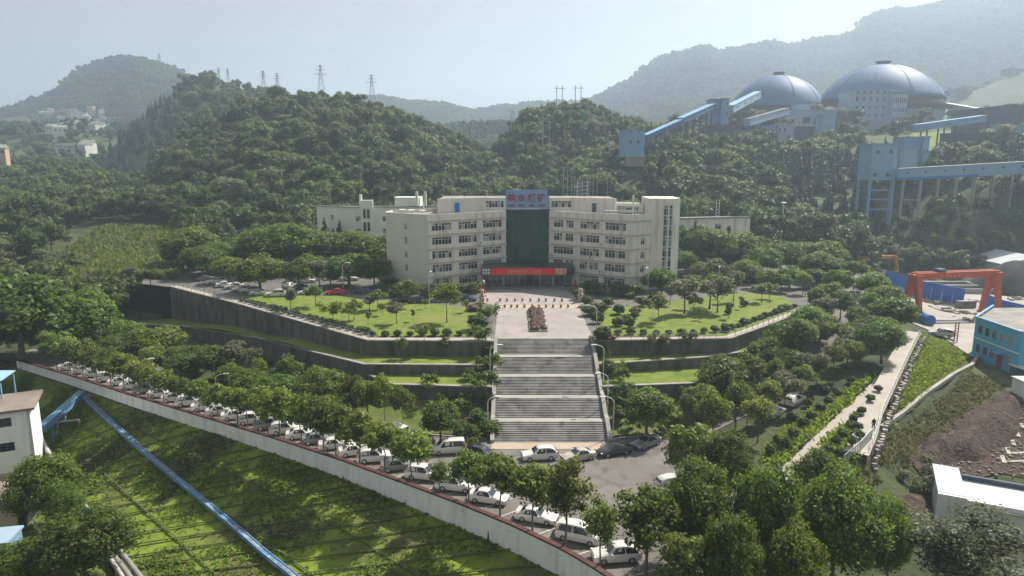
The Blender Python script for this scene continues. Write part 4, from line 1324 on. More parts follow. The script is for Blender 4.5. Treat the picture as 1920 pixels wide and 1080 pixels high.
# heights are for a tree of 10 m (broad kinds) and scaled in place
for i in range(7):   # dense round camphor, some flat, some tall
    fl = (1.0, 0.85, 1.12, 0.95, 0.78, 1.05, 0.9)[i]
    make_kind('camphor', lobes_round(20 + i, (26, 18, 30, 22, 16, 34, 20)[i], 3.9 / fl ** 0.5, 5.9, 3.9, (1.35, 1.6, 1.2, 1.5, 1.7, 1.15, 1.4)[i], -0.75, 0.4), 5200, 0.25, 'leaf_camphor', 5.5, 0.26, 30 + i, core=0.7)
for i in range(3):   # the same, near the camera: finer leaves
    make_kind('camphor_near', lobes_round(60 + i, 34, 4.0, 5.8, 4.0, 1.25, -0.8, 0.35), 15000, 0.15, 'leaf_camphor', 5.5, 0.24, 70 + i, core=0.62, spread=(0.78, 1.2))
for i in range(5):   # street tree, clear stem, loose crown
    lob = lobes_round(120 + i, 15, 3.2, 6.6, 3.2, 1.15, -0.55, 0.5)[1:]
    make_kind('street', lob, 2900, 0.27, 'leaf_street', 6.6, 0.14, 130 + i, limbs=9, core=0.5, spread=(0.5, 1.25), cull=0.45)
for i in range(3):   # loose upright tree, foreground
    lob = lobes_round(150 + i, 16, 2.5, 6.3, 3.8, 0.95, -0.7, 0.55)[1:]
    make_kind('loose', lob, 2300, 0.22, 'leaf_street', 8.0, 0.15, 160 + i, limbs=12, core=0.35, spread=(0.4, 1.3), cull=0.35)
for i in range(6):   # forest broadleaf, irregular and taller
    rg = np.random.default_rng(200 + i)
    lob = [(rg.normal() * 1.7, rg.normal() * 1.7, 4.3 + rg.random() * 4.6, 1.0 + rg.random() * 0.8, 1.0 + rg.random() * 0.8) for _ in range(13)] + [(0, 0, 6.2, 2.1, 2.9)]
    make_kind('forest', lob, 1500, 0.36, 'leaf_forest', 6.5, 0.2, 210 + i, limbs=3, core=0.74)
for i in range(2):   # greyish feathery tree
    rg = np.random.default_rng(240 + i)
    lob = [(rg.normal() * 1.5, rg.normal() * 1.5, 4.6 + rg.random() * 4.4, 0.9 + rg.random() * 0.7, 0.8 + rg.random() * 0.6) for _ in range(14)] + [(0, 0, 6.0, 1.5, 2.4)]
    make_kind('grey', lob, 2000, 0.32, 'leaf_grey', 6.5, 0.17, 250 + i, limbs=6, core=0.6, spread=(0.7, 1.25))
for i in range(2):
    rg = np.random.default_rng(260 + i)
    lob = [(rg.normal() * 1.7, rg.normal() * 1.7, 4.0 + rg.random() * 4.6, 0.9 + rg.random() * 0.8, 0.8 + rg.random() * 0.6) for _ in range(22)] + [(0, 0, 5.6, 1.9, 2.6)]
    make_kind('grey_near', lob, 12000, 0.15, 'leaf_grey', 6.0, 0.2, 264 + i, limbs=8, core=0.6, spread=(0.75, 1.25))
for i in range(3):   # conifer
    rg = np.random.default_rng(270 + i)
    lob = []
    for k in range(9):
        t = k / 8
        for j in range(3 if k < 7 else 1):
            a = rg.random() * 6.28; q = (1 - t) * 1.25
            lob.append((q * math.cos(a), q * math.sin(a), 2.0 + t * 7.4, 0.95 * (1.05 - t) + 0.18, 0.75))
    make_kind('pine', lob, 1300, 0.34, 'leaf_pine', 9.0, 0.16, 280 + i, limbs=0, core=0.75, up=-0.1)
for i in range(4):   # young lawn tree, vase shaped
    rg = np.random.default_rng(300 + i)
    lob = [(rg.normal() * 1.4, rg.normal() * 1.4, 6.0 + rg.random() * 3.0, 0.9 + rg.random() * 0.5, 0.9 + rg.random() * 0.4) for _ in range(9)] + [(0, 0, 6.9, 1.5, 1.6)]
    make_kind('young', lob, 900, 0.42, 'leaf_street' if i % 2 else 'leaf_grey', 6.8, 0.17, 310 + i, limbs=8, core=0.55, spread=(0.6, 1.25))
for i in range(3):   # clipped or bushy shrub, 1 m high
    lob = [(0, 0, 0.5, 0.42, 0.42)] + lobes_round(330 + i, 9, 0.52, 0.52, 0.46, 0.22, -0.6)[1:]
    make_kind('shrub', lob, 520, 0.075, 'leaf_shrub', 0.5, 0.03, 340 + i, limbs=2, core=0.85)
for i in range(2):
    lob = [(0, 0, 0.5, 0.42, 0.42)] + lobes_round(350 + i, 9, 0.55, 0.5, 0.46, 0.24, -0.6)[1:]
    make_kind('redshrub', lob, 520, 0.075, 'leaf_red', 0.5, 0.03, 360 + i, limbs=2, core=0.85)
for i in range(2):
    rg = np.random.default_rng(370 + i)
    lob = [(rg.normal() * 0.28, rg.normal() * 0.28, 0.35 + rg.random() * 0.5, 0.2, 0.2) for _ in range(9)]
    make_kind('bush', lob, 420, 0.085, 'leaf_camphor', 0.6, 0.02, 380 + i, limbs=5, core=0.6, spread=(0.6, 1.4))

trg = random.Random(21)
def tree(kind, loc, h, label, name='tree', cat='tree', group=None, wide=1.0, var=None, base=10.0):
    tr, cr = KIND[kind][trg.randrange(len(KIND[kind])) if var is None else var % len(KIND[kind])]
    s = h / base
    if kind == 'camphor': wide *= 1.22
    t = thing(name, tuple(loc), label, cat, group, trg.uniform(0, 6.28), (s * wide * trg.uniform(0.86, 1.14), s * wide * trg.uniform(0.86, 1.14), s))
    link('trunk' if name.endswith('tree') else 'stem', tr, t)
    link('crown' if name.endswith('tree') else 'foliage', cr, t)
    return t

def at_ground(px, py):
    return hit(px, py)

def px_height(p, top_py):
    """height of a thing standing at p whose top is seen at row top_py"""
    lo, hi = 0.3, 40.0
    for _ in range(40):
        m_ = (lo + hi) / 2
        if proj(p.x, p.y, p.z + m_)[1] > top_py: lo = m_
        else: hi = m_
    return lo

# --- street trees between the parked cars, near end first
STREET = [(1132, 1073, 935), (1057, 1032, 862), (987, 999, 866), (926, 972, 850), (868, 945, 848), (812, 918, 868), (762, 899, 808), (716, 879, 790), (676, 866, 775), (635, 853, 765), (597, 840, 752),
          (563, 830, 755), (532, 819, 742), (500, 810, 742), (468, 800, 738), (440, 792, 735), (408, 783, 728), (376, 774, 722), (345, 766, 716), (314, 756, 705), (284, 747, 698), (256, 739, 686),
          (228, 730, 672), (204, 722, 668), (180, 716, 662), (156, 709, 650), (134, 702, 640), (112, 695, 632)]
for i, (x, y, ty) in enumerate(STREET):
    # stem just inside the wall, where the line of sight crosses it
    q_ = min(offset_line(wl, 0.75), key=lambda v: abs(proj(v.x, v.y, 0.9)[0] - x))
    p = Vector((q_.x, q_.y, 0.06))
    h = px_height(p, ty - (15 if i > 7 else 5))
    k = 'loose' if i in (0, 1, 5) else 'street'
    tree(k, p, h, 'slim street tree in the row along the white wall, %s from the near end' % ORDN[i], 'street_tree', 'tree', 'street trees along the white wall', wide=1.12 if i > 1 else 0.9)

# --- trees on the strip between road and terrace walls (bottom left to stairs)
BELT = [('camphor', 826, 832, 746, 1.05), ('street', 756, 812, 722, 1.0), ('street', 722, 800, 700, 0.9), ('camphor', 690, 790, 705, 0.9), ('street', 662, 780, 700, 1.0), ('camphor', 610, 765, 690, 1.1), ('street', 576, 752, 700, 0.9),
        ('street', 543, 742, 668, 0.9), ('grey', 512, 735, 690, 0.9), ('street', 488, 728, 668, 0.8), ('grey', 452, 716, 642, 1.15), ('camphor', 415, 715, 642, 1.2), ('camphor', 372, 700, 645, 1.2), ('street', 330, 695, 648, 1.0),
        ('camphor', 300, 678, 612, 1.25), ('camphor', 246, 668, 600, 1.1), ('camphor', 200, 660, 590, 1.2), ('camphor', 150, 660, 540, 1.15), ('camphor', 95, 668, 590, 1.0), ('camphor', 42, 680, 500, 1.0), ('camphor', -10, 690, 540, 1.1),
        ('camphor', 120, 620, 545, 1.2), ('forest', 180, 600, 520, 1.1), ('forest', 215, 585, 505, 1.1), ('grey', 250, 570, 500, 1.2), ('forest', 40, 590, 490, 1.2), ('forest', 285, 560, 505, 1.2), ('forest', 100, 560, 480, 1.1), ('camphor', 0, 610, 545, 1.2)]
BELT += [('camphor', 640, 795, 728, 1.2), ('street', 590, 778, 715, 1.2), ('camphor', 520, 760, 700, 1.2), ('camphor', 470, 745, 690, 1.3), ('street', 430, 735, 680, 1.2), ('camphor', 350, 715, 660, 1.3), ('street', 290, 700, 645, 1.2), ('camphor', 225, 690, 625, 1.2)]
for i, (k, x, y, ty, w) in enumerate(BELT):
    p = hit(x, y)
    tree(k, p, px_height(p, ty), 'leafy tree between the road and the terrace walls, %s from the stairs' % ORDN[i], 'belt_tree', 'tree', 'trees between road and terraces', wide=w * (1.15 if x < 640 else 0.85))

# --- forecourt and lawn trees
def tree_rows(rows, fmt, name, group, cat='tree', base=10.0):
    for i, (k, x, y, ty, w) in enumerate(rows):
        p = hit(x, y)
        big = 1.18 if name == 'lawn_tree' else 1.0
        tree(k, p, px_height(p, ty) * big, fmt % ORDN[i], name, cat, group, wide=w * big, base=base)

rows = [('young', 546, 586, 546, 1.1), ('young', 592, 575, 540, 1.2), ('young', 626, 612, 574, 1.3), ('young', 655, 606, 577, 1.2), ('young', 664, 600, 566, 1.0), ('young', 693, 583, 558, 1.4), ('young', 708, 580, 548, 1.1), ('young', 718, 592, 572, 0.9),
        ('young', 744, 607, 573, 1.2), ('young', 775, 603, 584, 0.8), ('young', 690, 610, 588, 0.7), ('young', 798, 580, 565, 0.9), ('young', 768, 565, 530, 1.3), ('grey', 800, 562, 536, 1.2), ('street', 838, 605, 540, 1.1), ('young', 875, 586, 566, 0.9)]
tree_rows(rows, 'young tree on the lawn above the tall wall, %s counted from the car park end', 'lawn_tree', 'young trees on the car-park lawn')
rows = [('young', 1235, 604, 562, 1.3), ('young', 1283, 588, 533, 1.3), ('young', 1300, 590, 556, 0.9), ('young', 1330, 580, 526, 1.4), ('grey', 1345, 586, 528, 1.1), ('young', 1375, 566, 520, 1.1), ('young', 1366, 598, 572, 0.8), ('young', 1390, 580, 560, 0.7), ('young', 1312, 600, 580, 0.8),
        ('young', 1428, 568, 538, 1.2), ('young', 1443, 560, 535, 1.2), ('young', 1256, 572, 540, 1.0)]
tree_rows(rows, 'young tree on the lawn below the stair tower, %s counted from the plaza', 'lawn_tree', 'young trees on the hill-road lawn')
rows = [('young', 758, 672, 632, 1.0), ('young', 796, 662, 610, 1.3), ('young', 834, 668, 632, 1.1), ('young', 1222, 667, 625, 1.0), ('young', 1242, 667, 628, 1.2), ('young', 1290, 665, 622, 1.2)]
tree_rows(rows, 'small tree standing on the middle grass terrace, %s from the tall-wall end', 'terrace_tree', 'small trees on the middle terraces')

rows = [('camphor', 362, 506, 424, 1.29), ('camphor', 412, 512, 452, 1.23), ('camphor', 488, 548, 476, 1.51), ('camphor', 560, 545, 482, 1.12), ('grey', 600, 540, 486, 1.23), ('camphor', 620, 536, 496, 1.12), ('camphor', 655, 536, 470, 1.57), ('camphor', 702, 540, 484, 1.12), ('forest', 735, 545, 516, 1.34),
        ('camphor', 505, 508, 421, 1.46), ('camphor', 545, 510, 416, 1.46), ('camphor', 588, 505, 426, 1.34), ('camphor', 628, 505, 434, 1.34), ('camphor', 668, 506, 430, 1.46), ('camphor', 704, 510, 434, 1.34), ('grey', 530, 510, 458, 1.34), ('pine', 612, 496, 410, 1.1), ('pine', 640, 496, 412, 1.1), ('camphor', 445, 500, 438, 1.34), ('camphor', 392, 490, 441, 1.23), ('camphor', 430, 530, 478, 1.3), ('camphor', 380, 520, 460, 1.3), ('camphor', 336, 508, 455, 1.2), ('camphor', 585, 525, 475, 1.2), ('camphor', 470, 510, 460, 1.2), ('grey', 722, 552, 515, 1.2)]
tree_rows(rows, 'full round tree over the upper car park, %s counted from the cornfield', 'parking_tree', 'trees around the upper car park')
rows = [('camphor', 1284, 520, 470, 1.2), ('pine', 1300, 508, 415, 1.4), ('camphor', 1318, 510, 418, 1.3), ('camphor', 1340, 508, 428, 1.3), ('pine', 1362, 510, 424, 1.5), ('camphor', 1385, 508, 428, 1.3), ('camphor', 1410, 512, 440, 1.3), ('camphor', 1428, 522, 462, 1.4), ('camphor', 1462, 512, 448, 1.3), ('camphor', 1488, 512, 476, 1.3),
        ('grey', 1340, 540, 484, 1.2), ('grey', 1365, 545, 498, 1.2), ('camphor', 1312, 530, 490, 1.2), ('camphor', 1500, 512, 452, 1.2), ('camphor', 1545, 512, 446, 1.2), ('camphor', 1524, 540, 500, 1.3), ('camphor', 1400, 530, 486, 1.2), ('grey', 1290, 545, 516, 1.2), ('camphor', 1465, 548, 510, 1.2), ('camphor', 1240, 560, 500, 1.0), ('camphor', 1215, 548, 512, 1.0), ('camphor', 1480, 540, 498, 1.3), ('street', 1505, 552, 508, 1.3), ('camphor', 1440, 545, 505, 1.3), ('grey', 1420, 540, 500, 1.3), ('camphor', 1530, 525, 470, 1.3), ('camphor', 1560, 530, 480, 1.2), ('street', 1380, 545, 505, 1.2)]
tree_rows(rows, 'leafy tree in the grove beside the stair tower, %s counted from the building', 'grove_tree', 'trees beside the stair tower')

# --- trees along the hill road
rows = [('camphor', 1212, 822, 722, 1.05), ('street', 1240, 815, 750, 0.9), ('street', 1335, 838, 735, 1.0), ('loose', 1378, 812, 705, 1.1), ('camphor', 1355, 760, 668, 1.15), ('street', 1400, 750, 660, 1.1), ('camphor', 1432, 705, 630, 1.1), ('camphor', 1462, 690, 606, 1.0), ('street', 1490, 690, 590, 1.1), ('camphor', 1520, 640, 572, 1.1),
        ('grey', 1545, 618, 556, 1.2), ('camphor', 1548, 590, 528, 1.2), ('camphor', 1570, 560, 500, 1.1), ('street', 1600, 545, 484, 1.2), ('camphor', 1632, 560, 510, 1.1), ('camphor', 1656, 590, 530, 1.2), ('camphor', 1672, 630, 552, 1.25), ('camphor', 1640, 650, 590, 1.2), ('camphor', 1652, 680, 600, 1.1), ('grey', 1612, 672, 606, 1.2),
        ('camphor', 1588, 690, 630, 1.1), ('street', 1560, 712, 642, 1.1), ('grey', 1530, 728, 660, 1.1), ('street', 1500, 745, 680, 1.0), ('grey', 1470, 770, 696, 1.0), ('street', 1440, 790, 706, 1.0), ('camphor', 1408, 700, 655, 0.9), ('street', 1420, 830, 740, 1.0), ('camphor', 1312, 790, 715, 1.0), ('street', 1290, 805, 735, 1.0), ('camphor', 1375, 730, 668, 1.0), ('street', 1448, 745, 672, 1.1), ('camphor', 1480, 725, 655, 1.0), ('street', 1506, 668, 600, 1.1), ('camphor', 1535, 655, 592, 1.0), ('street', 1576, 655, 600, 1.0), ('camphor', 1608, 630, 575, 1.0), ('street', 1625, 600, 545, 1.0), ('camphor', 1575, 600, 545, 1.0), ('street', 1400, 800, 725, 1.0)]
tree_rows(rows, 'leafy tree lining the road up the hill, %s counted from the stairs', 'roadside_tree', 'trees lining the hill road')
# --- big trees at the bottom of the picture
BIG = [('loose', 1210, 1100, 893, 1.0, 'tall loose tree at the road corner with thin stems showing through'), ('street', 1290, 935, 785, 1.05, 'broad tree shading the car at the road junction'),
       ('camphor_near', 1352, 970, 808, 0.85, 'round green tree beside the car at the road junction'), ('camphor_near', 1300, 1070, 862, 0.75, 'yellowish green tree over the lower road corner'),
       ('camphor_near', 1425, 1100, 858, 0.66, 'tall dark narrow tree just below the start of the footpath'), ('camphor_near', 1555, 1115, 885, 0.92, 'largest dense green tree below the footpath'),
       ('camphor_near', 1535, 962, 842, 1.1, 'dark tree at the lower end of the two footpaths'), ('camphor_near', 1658, 1120, 930, 0.62, 'dark tree on the stony bank below the white picket railing'),
       ('grey_near', 1775, 1130, 962, 1.5, 'pale grey-green spreading tree in front of the white house'), ('grey_near', 1905, 1120, 1040, 1.3, 'pale tree beside the red soil heap'), ('loose', 1275, 1150, 990, 1.2, 'low loose tree at the bottom edge by the parked cars'),
       ('camphor_near', 1365, 1170, 965, 0.7, 'dense tree in front of the tall dark narrow tree'), ('camphor_near', 1475, 1180, 985, 0.72, 'dense tree at the bottom edge below the largest one')]
for k, x, y, ty, w, lab in BIG:
    p = hit(x, y)
    tree(k, p, px_height(p, ty), lab, 'bank_tree', 'tree', None, wide=w)
# --- lower left yard
for k, x, y, ty, w, lab in (('camphor_near', 92, 990, 850, 1.15, 'dense dark tree beside the white block in the lower yard'), ('camphor_near', 165, 1105, 945, 1.2, 'largest dense tree beside the pipes in the lower yard'),
                            ('camphor_near', 50, 1120, 1015, 1.3, 'bright green tree in front of the blue tank'), ('camphor_near', 130, 1010, 905, 0.8, 'smaller dense tree between the two large yard trees')):
    p = hit(x, y)
    tree(k, p, px_height(p, ty), lab, 'yard_tree', 'tree', None, wide=w)

# --- shrubs
def shrubs(rows, fmt, group, kind='shrub'):
    for i, (x, y, h) in enumerate(rows):
        p = hit(x, y)
        tree(kind if not isinstance(kind, list) else kind[i % len(kind)], p, h, fmt % ORDN[i % 40], 'shrub', 'shrub', group, wide=trg.uniform(0.9, 1.35), base=1.0)
ln = resample([P(455, 566, PZ), P(560, 595, PZ), P(700, 631, PZ), P(885, 629, PZ)], 30)
for i, p in enumerate(ln):
    tree('shrub', (p.x, p.y, PZ), trg.uniform(0.8, 1.4), 'round clipped shrub in the row edging the car-park lawn, %s from the far end' % ORDN[i], 'shrub', 'shrub', 'clipped shrubs edging the car-park lawn', wide=1.25, base=1.0)
ln = resample([P(1135, 628, PZ), P(1290, 628, PZ), P(1365, 621, PZ), P(1430, 598, PZ), P(1490, 577, PZ)], 24)
for i, p in enumerate(ln):
    tree('shrub', (p.x, p.y, PZ), trg.uniform(0.8, 1.5), 'round clipped shrub in the row edging the hill-road lawn, %s from the plaza' % ORDN[i], 'shrub', 'shrub', 'clipped shrubs edging the hill-road lawn', wide=1.25, base=1.0)
shrubs([(1160, 590, 2.2), (1172, 606, 1.6), (1190, 598, 1.6), (1160, 612, 1.8), (1180, 615, 1.9), (1126, 588, 2.2), (1106, 592, 2.4), (1100, 575, 2.4), (1085, 562, 2.6), (1120, 606, 2.4), (1140, 575, 2.0), (1395, 575, 1.4), (1365, 590, 1.3), (1205, 575, 2.2), (1228, 568, 2.4)],
       'rounded bush on the lawn near the plaza edge, %s of them', 'rounded bushes on the hill-road lawn')
shrubs([(905, 640, 2.6), (895, 620, 3.0), (912, 600, 3.2), (900, 655, 2.4), (915, 668, 2.2), (920, 690, 2.0), (905, 705, 2.6), (880, 712, 2.0), (912, 730, 2.8), (890, 742, 2.0), (915, 762, 2.2), (870, 760, 2.0), (872, 775, 2.4), (900, 800, 2.2), (870, 822, 2.2), (890, 828, 2.6), (918, 815, 2.2), (802, 742, 2.0), (840, 760, 1.8)],
       'bush crowding the car-park side of the stairs, %s from the top', 'bushes beside the stairs, car-park side', ['bush', 'shrub', 'bush'])
shrubs([(1118, 640, 2.2), (1130, 655, 2.6), (1125, 670, 2.4), (1150, 690, 2.2), (1140, 705, 2.8), (1160, 715, 2.4), (1150, 730, 2.6), (1175, 745, 3.0), (1165, 765, 2.6), (1190, 770, 2.4), (1160, 790, 2.2), (1180, 805, 2.0), (1280, 735, 2.0), (1300, 745, 2.4), (1260, 800, 1.6), (1240, 820, 1.4)],
       'bush crowding the side-road side of the stairs, %s from the top', 'bushes beside the stairs, side-road side', ['bush', 'shrub', 'bush'])
shrubs([(1444, 852, 1.3), (1458, 832, 1.2), (1470, 840, 1.4), (1488, 820, 1.4), (1506, 800, 1.3), (1521, 786, 1.3), (1538, 770, 1.2), (1553, 757, 1.2), (1570, 742, 1.2), (1485, 790, 1.4), (1515, 762, 1.3), (1548, 736, 1.2), (1596, 718, 1.1)],
       'round bush between side road and inner footpath, %s uphill', 'bushes between side road and footpath')
shrubs([(1552, 850, 1.1), (1566, 834, 1.2), (1580, 820, 1.2), (1594, 806, 1.2), (1604, 790, 1.1), (1616, 776, 1.1), (1608, 806, 1.1), (1632, 752, 1.0), (1646, 734, 1.0), (1596, 836, 1.3), (1578, 858, 1.3), (1612, 822, 1.1)],
       'round bush between the two footpaths, %s uphill', 'bushes between the two footpaths')
for i, (x, y, h_) in enumerate(((742, 556, 2.6), (762, 557, 2.2), (784, 557, 3.0), (812, 556, 2.6), (832, 555, 3.4), (850, 553, 2.6), (868, 552, 2.4), (886, 550, 2.6), (1092, 548, 2.4), (1110, 550, 3.0), (1130, 552, 2.4), (1150, 553, 3.2), (1170, 555, 2.6), (1190, 556, 3.0))):
    tree('bush' if i % 3 else 'shrub', P(x, y, PZ), h_, 'dark bush against the foot of the office front, %s from the car park' % ORDN[i], 'shrub', 'shrub', 'bushes along the office front', wide=1.5, base=1.0)
# red-leaved beds
for x, y, h, w, lab in ((880, 800, 1.3, 2.2, 'reddish brown hedge mass beside the lowest flight of the stairs'), (1140, 652, 1.2, 2.4, 'reddish brown hedge beside the top flight, side-road side'),
                        (1190, 590, 1.6, 1.2, 'reddish brown bush among round bushes near the plaza'), (888, 583, 1.2, 2.6, 'reddish hedge in the round bed beside the stone lion'), (905, 588, 1.0, 2.0, 'low reddish hedge at the plaza corner'), (1110, 575, 1.2, 2.0, 'reddish hedge behind the rounded bushes by the plaza'), (660, 765, 1.0, 1.5, 'small reddish bush under the belt trees')):
    p = hit(x, y)
    tree('redshrub', p, h, lab, 'hedge', 'hedge', None, wide=w, base=1.0)
# long low hedge on the plaza: five rounded clumps in one stone kerb
hp = thing('plaza_planter', (4.7, 126.5, PZ + 0.03), 'long low planter of reddish clipped hedge in the middle of the plaza', 'planter')
b = MB(); b.box(4.7, 126.4, PZ + 0.03, 3.2, 17.8, 0.28); b.build('kerb', M['concrete'], hp)
for k in range(5):
    rg = np.random.default_rng(400 + k)
    lob = [(rg.uniform(-1.05, 1.05), rg.uniform(-1.5, 1.5), 0.38, 0.6, 0.34) for _ in range(18)]
    link('hedge_clump', foliage('hedge_clump', lob, 1500, 0.09, M['leaf_red'], 410 + k, core=0.92, spread=(0.92, 1.1)), hp, (0, -7.0 + k * 3.5, 0.15))

# --- corn on the field terraces (beyond counting)
def cards(name, X, Y, Z, h, w, m, seed, lean=0.25, per=3):
    r = np.random.default_rng(seed)
    k = len(X) * per
    X, Y, Z = np.repeat(X, per), np.repeat(Y, per), np.repeat(Z, per)
    a = r.random(k) * 6.283
    hh = h * r.uniform(0.6, 1.25, k); ww = w * r.uniform(0.6, 1.3, k)
    lx, ly = r.normal(0, lean, k) * hh, r.normal(0, lean, k) * hh
    ox, oy = r.normal(0, w * 0.5, k), r.normal(0, w * 0.5, k)
    cx_, cy_ = np.cos(a) * ww / 2, np.sin(a) * ww / 2
    B = np.stack([X + ox, Y + oy, Z - 0.05], -1)
    q = np.stack([B + np.stack([-cx_, -cy_, 0 * a], -1), B + np.stack([cx_, cy_, 0 * a], -1),
                  B + np.stack([cx_ * 0.8 + lx, cy_ * 0.8 + ly, hh * 0.85], -1), B + np.stack([-cx_ * 0.5 + lx * 1.2, -cy_ * 0.5 + ly * 1.2, hh], -1)], 1)
    me = bpy.data.meshes.new(name)
    me.vertices.add(k * 4); me.vertices.foreach_set('co', q.astype(np.float32).ravel())
    me.loops.add(k * 4); me.loops.foreach_set('vertex_index', np.arange(k * 4, dtype=np.int32))
    me.polygons.add(k); me.polygons.foreach_set('loop_start', (np.arange(k) * 4).astype(np.int32))
    me.update(calc_edges=True)
    at = me.attributes.new('tint', 'FLOAT', 'POINT'); at.data.foreach_set('value', np.repeat(np.clip(r.normal(0.5, 0.3, k), 0, 1), 4).astype(np.float32))
    me.materials.append(m)
    return link(name, me)

EXCL = [strip_poly(resample(PATH1, 24), 2.1), strip_poly(resample(PATH2, 24), 3.0), strip_poly(rr, 6.4)]
def scatter_px(poly, n, seed):
    """points of the ground inside an outlined piece of land"""
    r = np.random.default_rng(seed)
    pts = [hit(x, y) for x, y in poly]
    xs, ys = [p.x for p in pts], [p.y for p in pts]
    X, Y = r.uniform(min(xs), max(xs), n), r.uniform(min(ys), max(ys), n)
    i = in_poly(X, Y, [V2(p) for p in pts])
    for q in EXCL: i &= ~in_poly(X, Y, q)
    return X[i], Y[i], G(X[i], Y[i])

FIELD = [(128, 545), (230, 520), (330, 525), (345, 470), (330, 430), (190, 430), (130, 470)]
X, Y, Z = scatter_px(FIELD, 9000, 1)
rows_ = (np.floor((Y + 0.25 * X) / 1.1) % 5) > 0
tag(cards('corn', X[rows_], Y[rows_], Z[rows_], 2.1, 0.9, M['leaf_corn'], 2, 0.2, 3), 'pale green corn standing in curved rows on the hillside field', 'corn', None, 'stuff')

# weeds on the embankment, bank and verges
X, Y = [], []
r = np.random.default_rng(77)
ii = r.integers(6, NE - 2, 64000); tt = r.random(64000)
ex = np.array([p.x for p in et]); ey = np.array([p.y for p in et]); fx_ = np.array([p.x for p in ef]); fy_ = np.array([p.y for p in ef])
fr_ = r.random(64000)
ia = np.minimum(ii + 1, NE - 1)
X = lerp(lerp(ex[ii], ex[ia], fr_), lerp(fx_[ii], fx_[ia], fr_), tt); Y = lerp(lerp(ey[ii], ey[ia], fr_), lerp(fy_[ii], fy_[ia], fr_), tt)
nz = fnoise(X, Y, 7, 12, 4)
keep = r.random(64000) < np.clip(0.5 + 1.6 * nz, 0.05, 1)
X, Y = X[keep], Y[keep]; Z = EMB_Z(X, Y)
dry = fnoise(X, Y, 14, 13, 2) > 0.22
tag(cards('weeds', X[~dry], Y[~dry], Z[~dry], 0.30, 0.24, M['leaf_weed'], 3, 0.8, 2), 'bright green weeds covering the steep embankment', 'weeds', None, 'stuff')
tag(cards('dry_weeds', X[dry], Y[dry], Z[dry], 0.32, 0.24, M['leaf_dry'], 4, 0.8, 2), 'dry yellowish weeds scattered over the embankment', 'weeds', None, 'stuff')
BANK = [(1718, 625), (1640, 800), (1690, 780), (1815, 672), (1770, 640)]
X, Y, Z = scatter_px(BANK, 20000, 5)
tag(cards('bank_grass', X, Y, Z, 0.5, 0.28, M['leaf_weed'], 6, 0.6, 3), 'long bright grass on the bank below the outer footpath', 'grass', None, 'stuff')
LOW = [(1660, 815), (1840, 680), (1905, 715), (1830, 760), (1740, 830), (1680, 900), (1620, 930), (1600, 880)]
X, Y, Z = scatter_px(LOW, 14000, 7)
k_ = fnoise(X, Y, 6, 15, 3) > -0.25
tag(cards('scrub', X[k_], Y[k_], Z[k_], 0.42, 0.3, M['leaf_dry'], 8, 0.6, 3), 'low dry scrub on the slope below the drain', 'scrub', None, 'stuff')
VER = [(1420, 870), (1470, 800), (1600, 720), (1660, 690), (1650, 720), (1580, 780), (1480, 870)]
X, Y, Z = scatter_px(VER, 7000, 9)
VER2 = [(1500, 880), (1600, 780), (1665, 712), (1640, 760), (1615, 850), (1560, 890)]
X2, Y2, Z2 = scatter_px(VER2, 6000, 10)
tag(cards('verge_grass', np.concatenate([X, X2]), np.concatenate([Y, Y2]), np.concatenate([Z, Z2]), 0.5, 0.4, M['leaf_weed'], 11, 0.5, 2), 'grass growing between the side road and the footpaths', 'grass', None, 'stuff')

# ================================================================== CARS
def loft(b, secs, mi=0):
    """secs: cross-sections front to back, each a list of (x, y, z) half outlines mirrored about y=0"""
    k = len(secs[0])
    full = []
    for s in secs:
        full.append([(x, y, z) for x, y, z in s] + [(x, -y, z) for x, y, z in reversed(s)])
    n = 2 * k
    vs = [p for s in full for p in s]
    fs = []
    for i in range(len(full) - 1):
        for j in range(n):
            a, c = i * n + j, i * n + (j + 1) % n
            fs.append((a, c, c + n, a + n))
    fs.append(tuple(range(n))); fs.append(tuple((len(full) - 1) * n + j for j in reversed(range(n))))
    b.add(vs, fs, mi)

SHAPES = {
    # length, width, stations: (x, z_low, z_belt, z_top, half top width)  front is +x
    'sedan': dict(L=4.65, W=1.82, H=1.46, wb=2.7, r=0.32, prof=[(2.32, .42, .55, .58, .62), (2.2, .22, .62, .70, .70), (1.3, .2, .80, .90, .74), (0.72, .2, .86, .98, .74), (0.05, .2, .90, 1.42, .56), (-0.45, .2, .91, 1.46, .57), (-1.0, .2, .92, 1.40, .56), (-1.62, .2, .93, 1.06, .66), (-2.15, .24, .90, 1.02, .70), (-2.32, .42, .72, .80, .64)],
                  ws=(0.74, 0.06), rs=(-1.05, -1.6)),
    'suv': dict(L=4.7, W=1.9, H=1.72, wb=2.75, r=0.36, prof=[(2.35, .45, .66, .70, .66), (2.22, .26, .78, .88, .74), (1.35, .24, .94, 1.06, .78), (0.85, .24, .98, 1.12, .78), (0.25, .24, 1.02, 1.64, .62), (-0.5, .24, 1.03, 1.72, .63), (-1.4, .24, 1.04, 1.68, .62), (-1.95, .24, 1.06, 1.50, .62), (-2.25, .28, 1.02, 1.12, .70), (-2.35, .46, .80, .88, .66)],
                ws=(0.86, 0.26), rs=(-1.92, -2.22)),
    'van': dict(L=4.6, W=1.8, H=1.86, wb=2.8, r=0.32, prof=[(2.3, .42, .66, .72, .64), (2.18, .24, .82, .96, .70), (1.75, .22, .94, 1.10, .74), (1.45, .22, .98, 1.2, .72), (0.85, .22, 1.02, 1.78, .62), (0.0, .22, 1.03, 1.86, .66), (-1.4, .22, 1.03, 1.86, .66), (-2.0, .22, 1.03, 1.80, .66), (-2.24, .26, 1.0, 1.2, .70), (-2.3, .42, .8, .9, .68)],
                ws=(1.46, 0.86), rs=(-2.0, -2.22)),
}
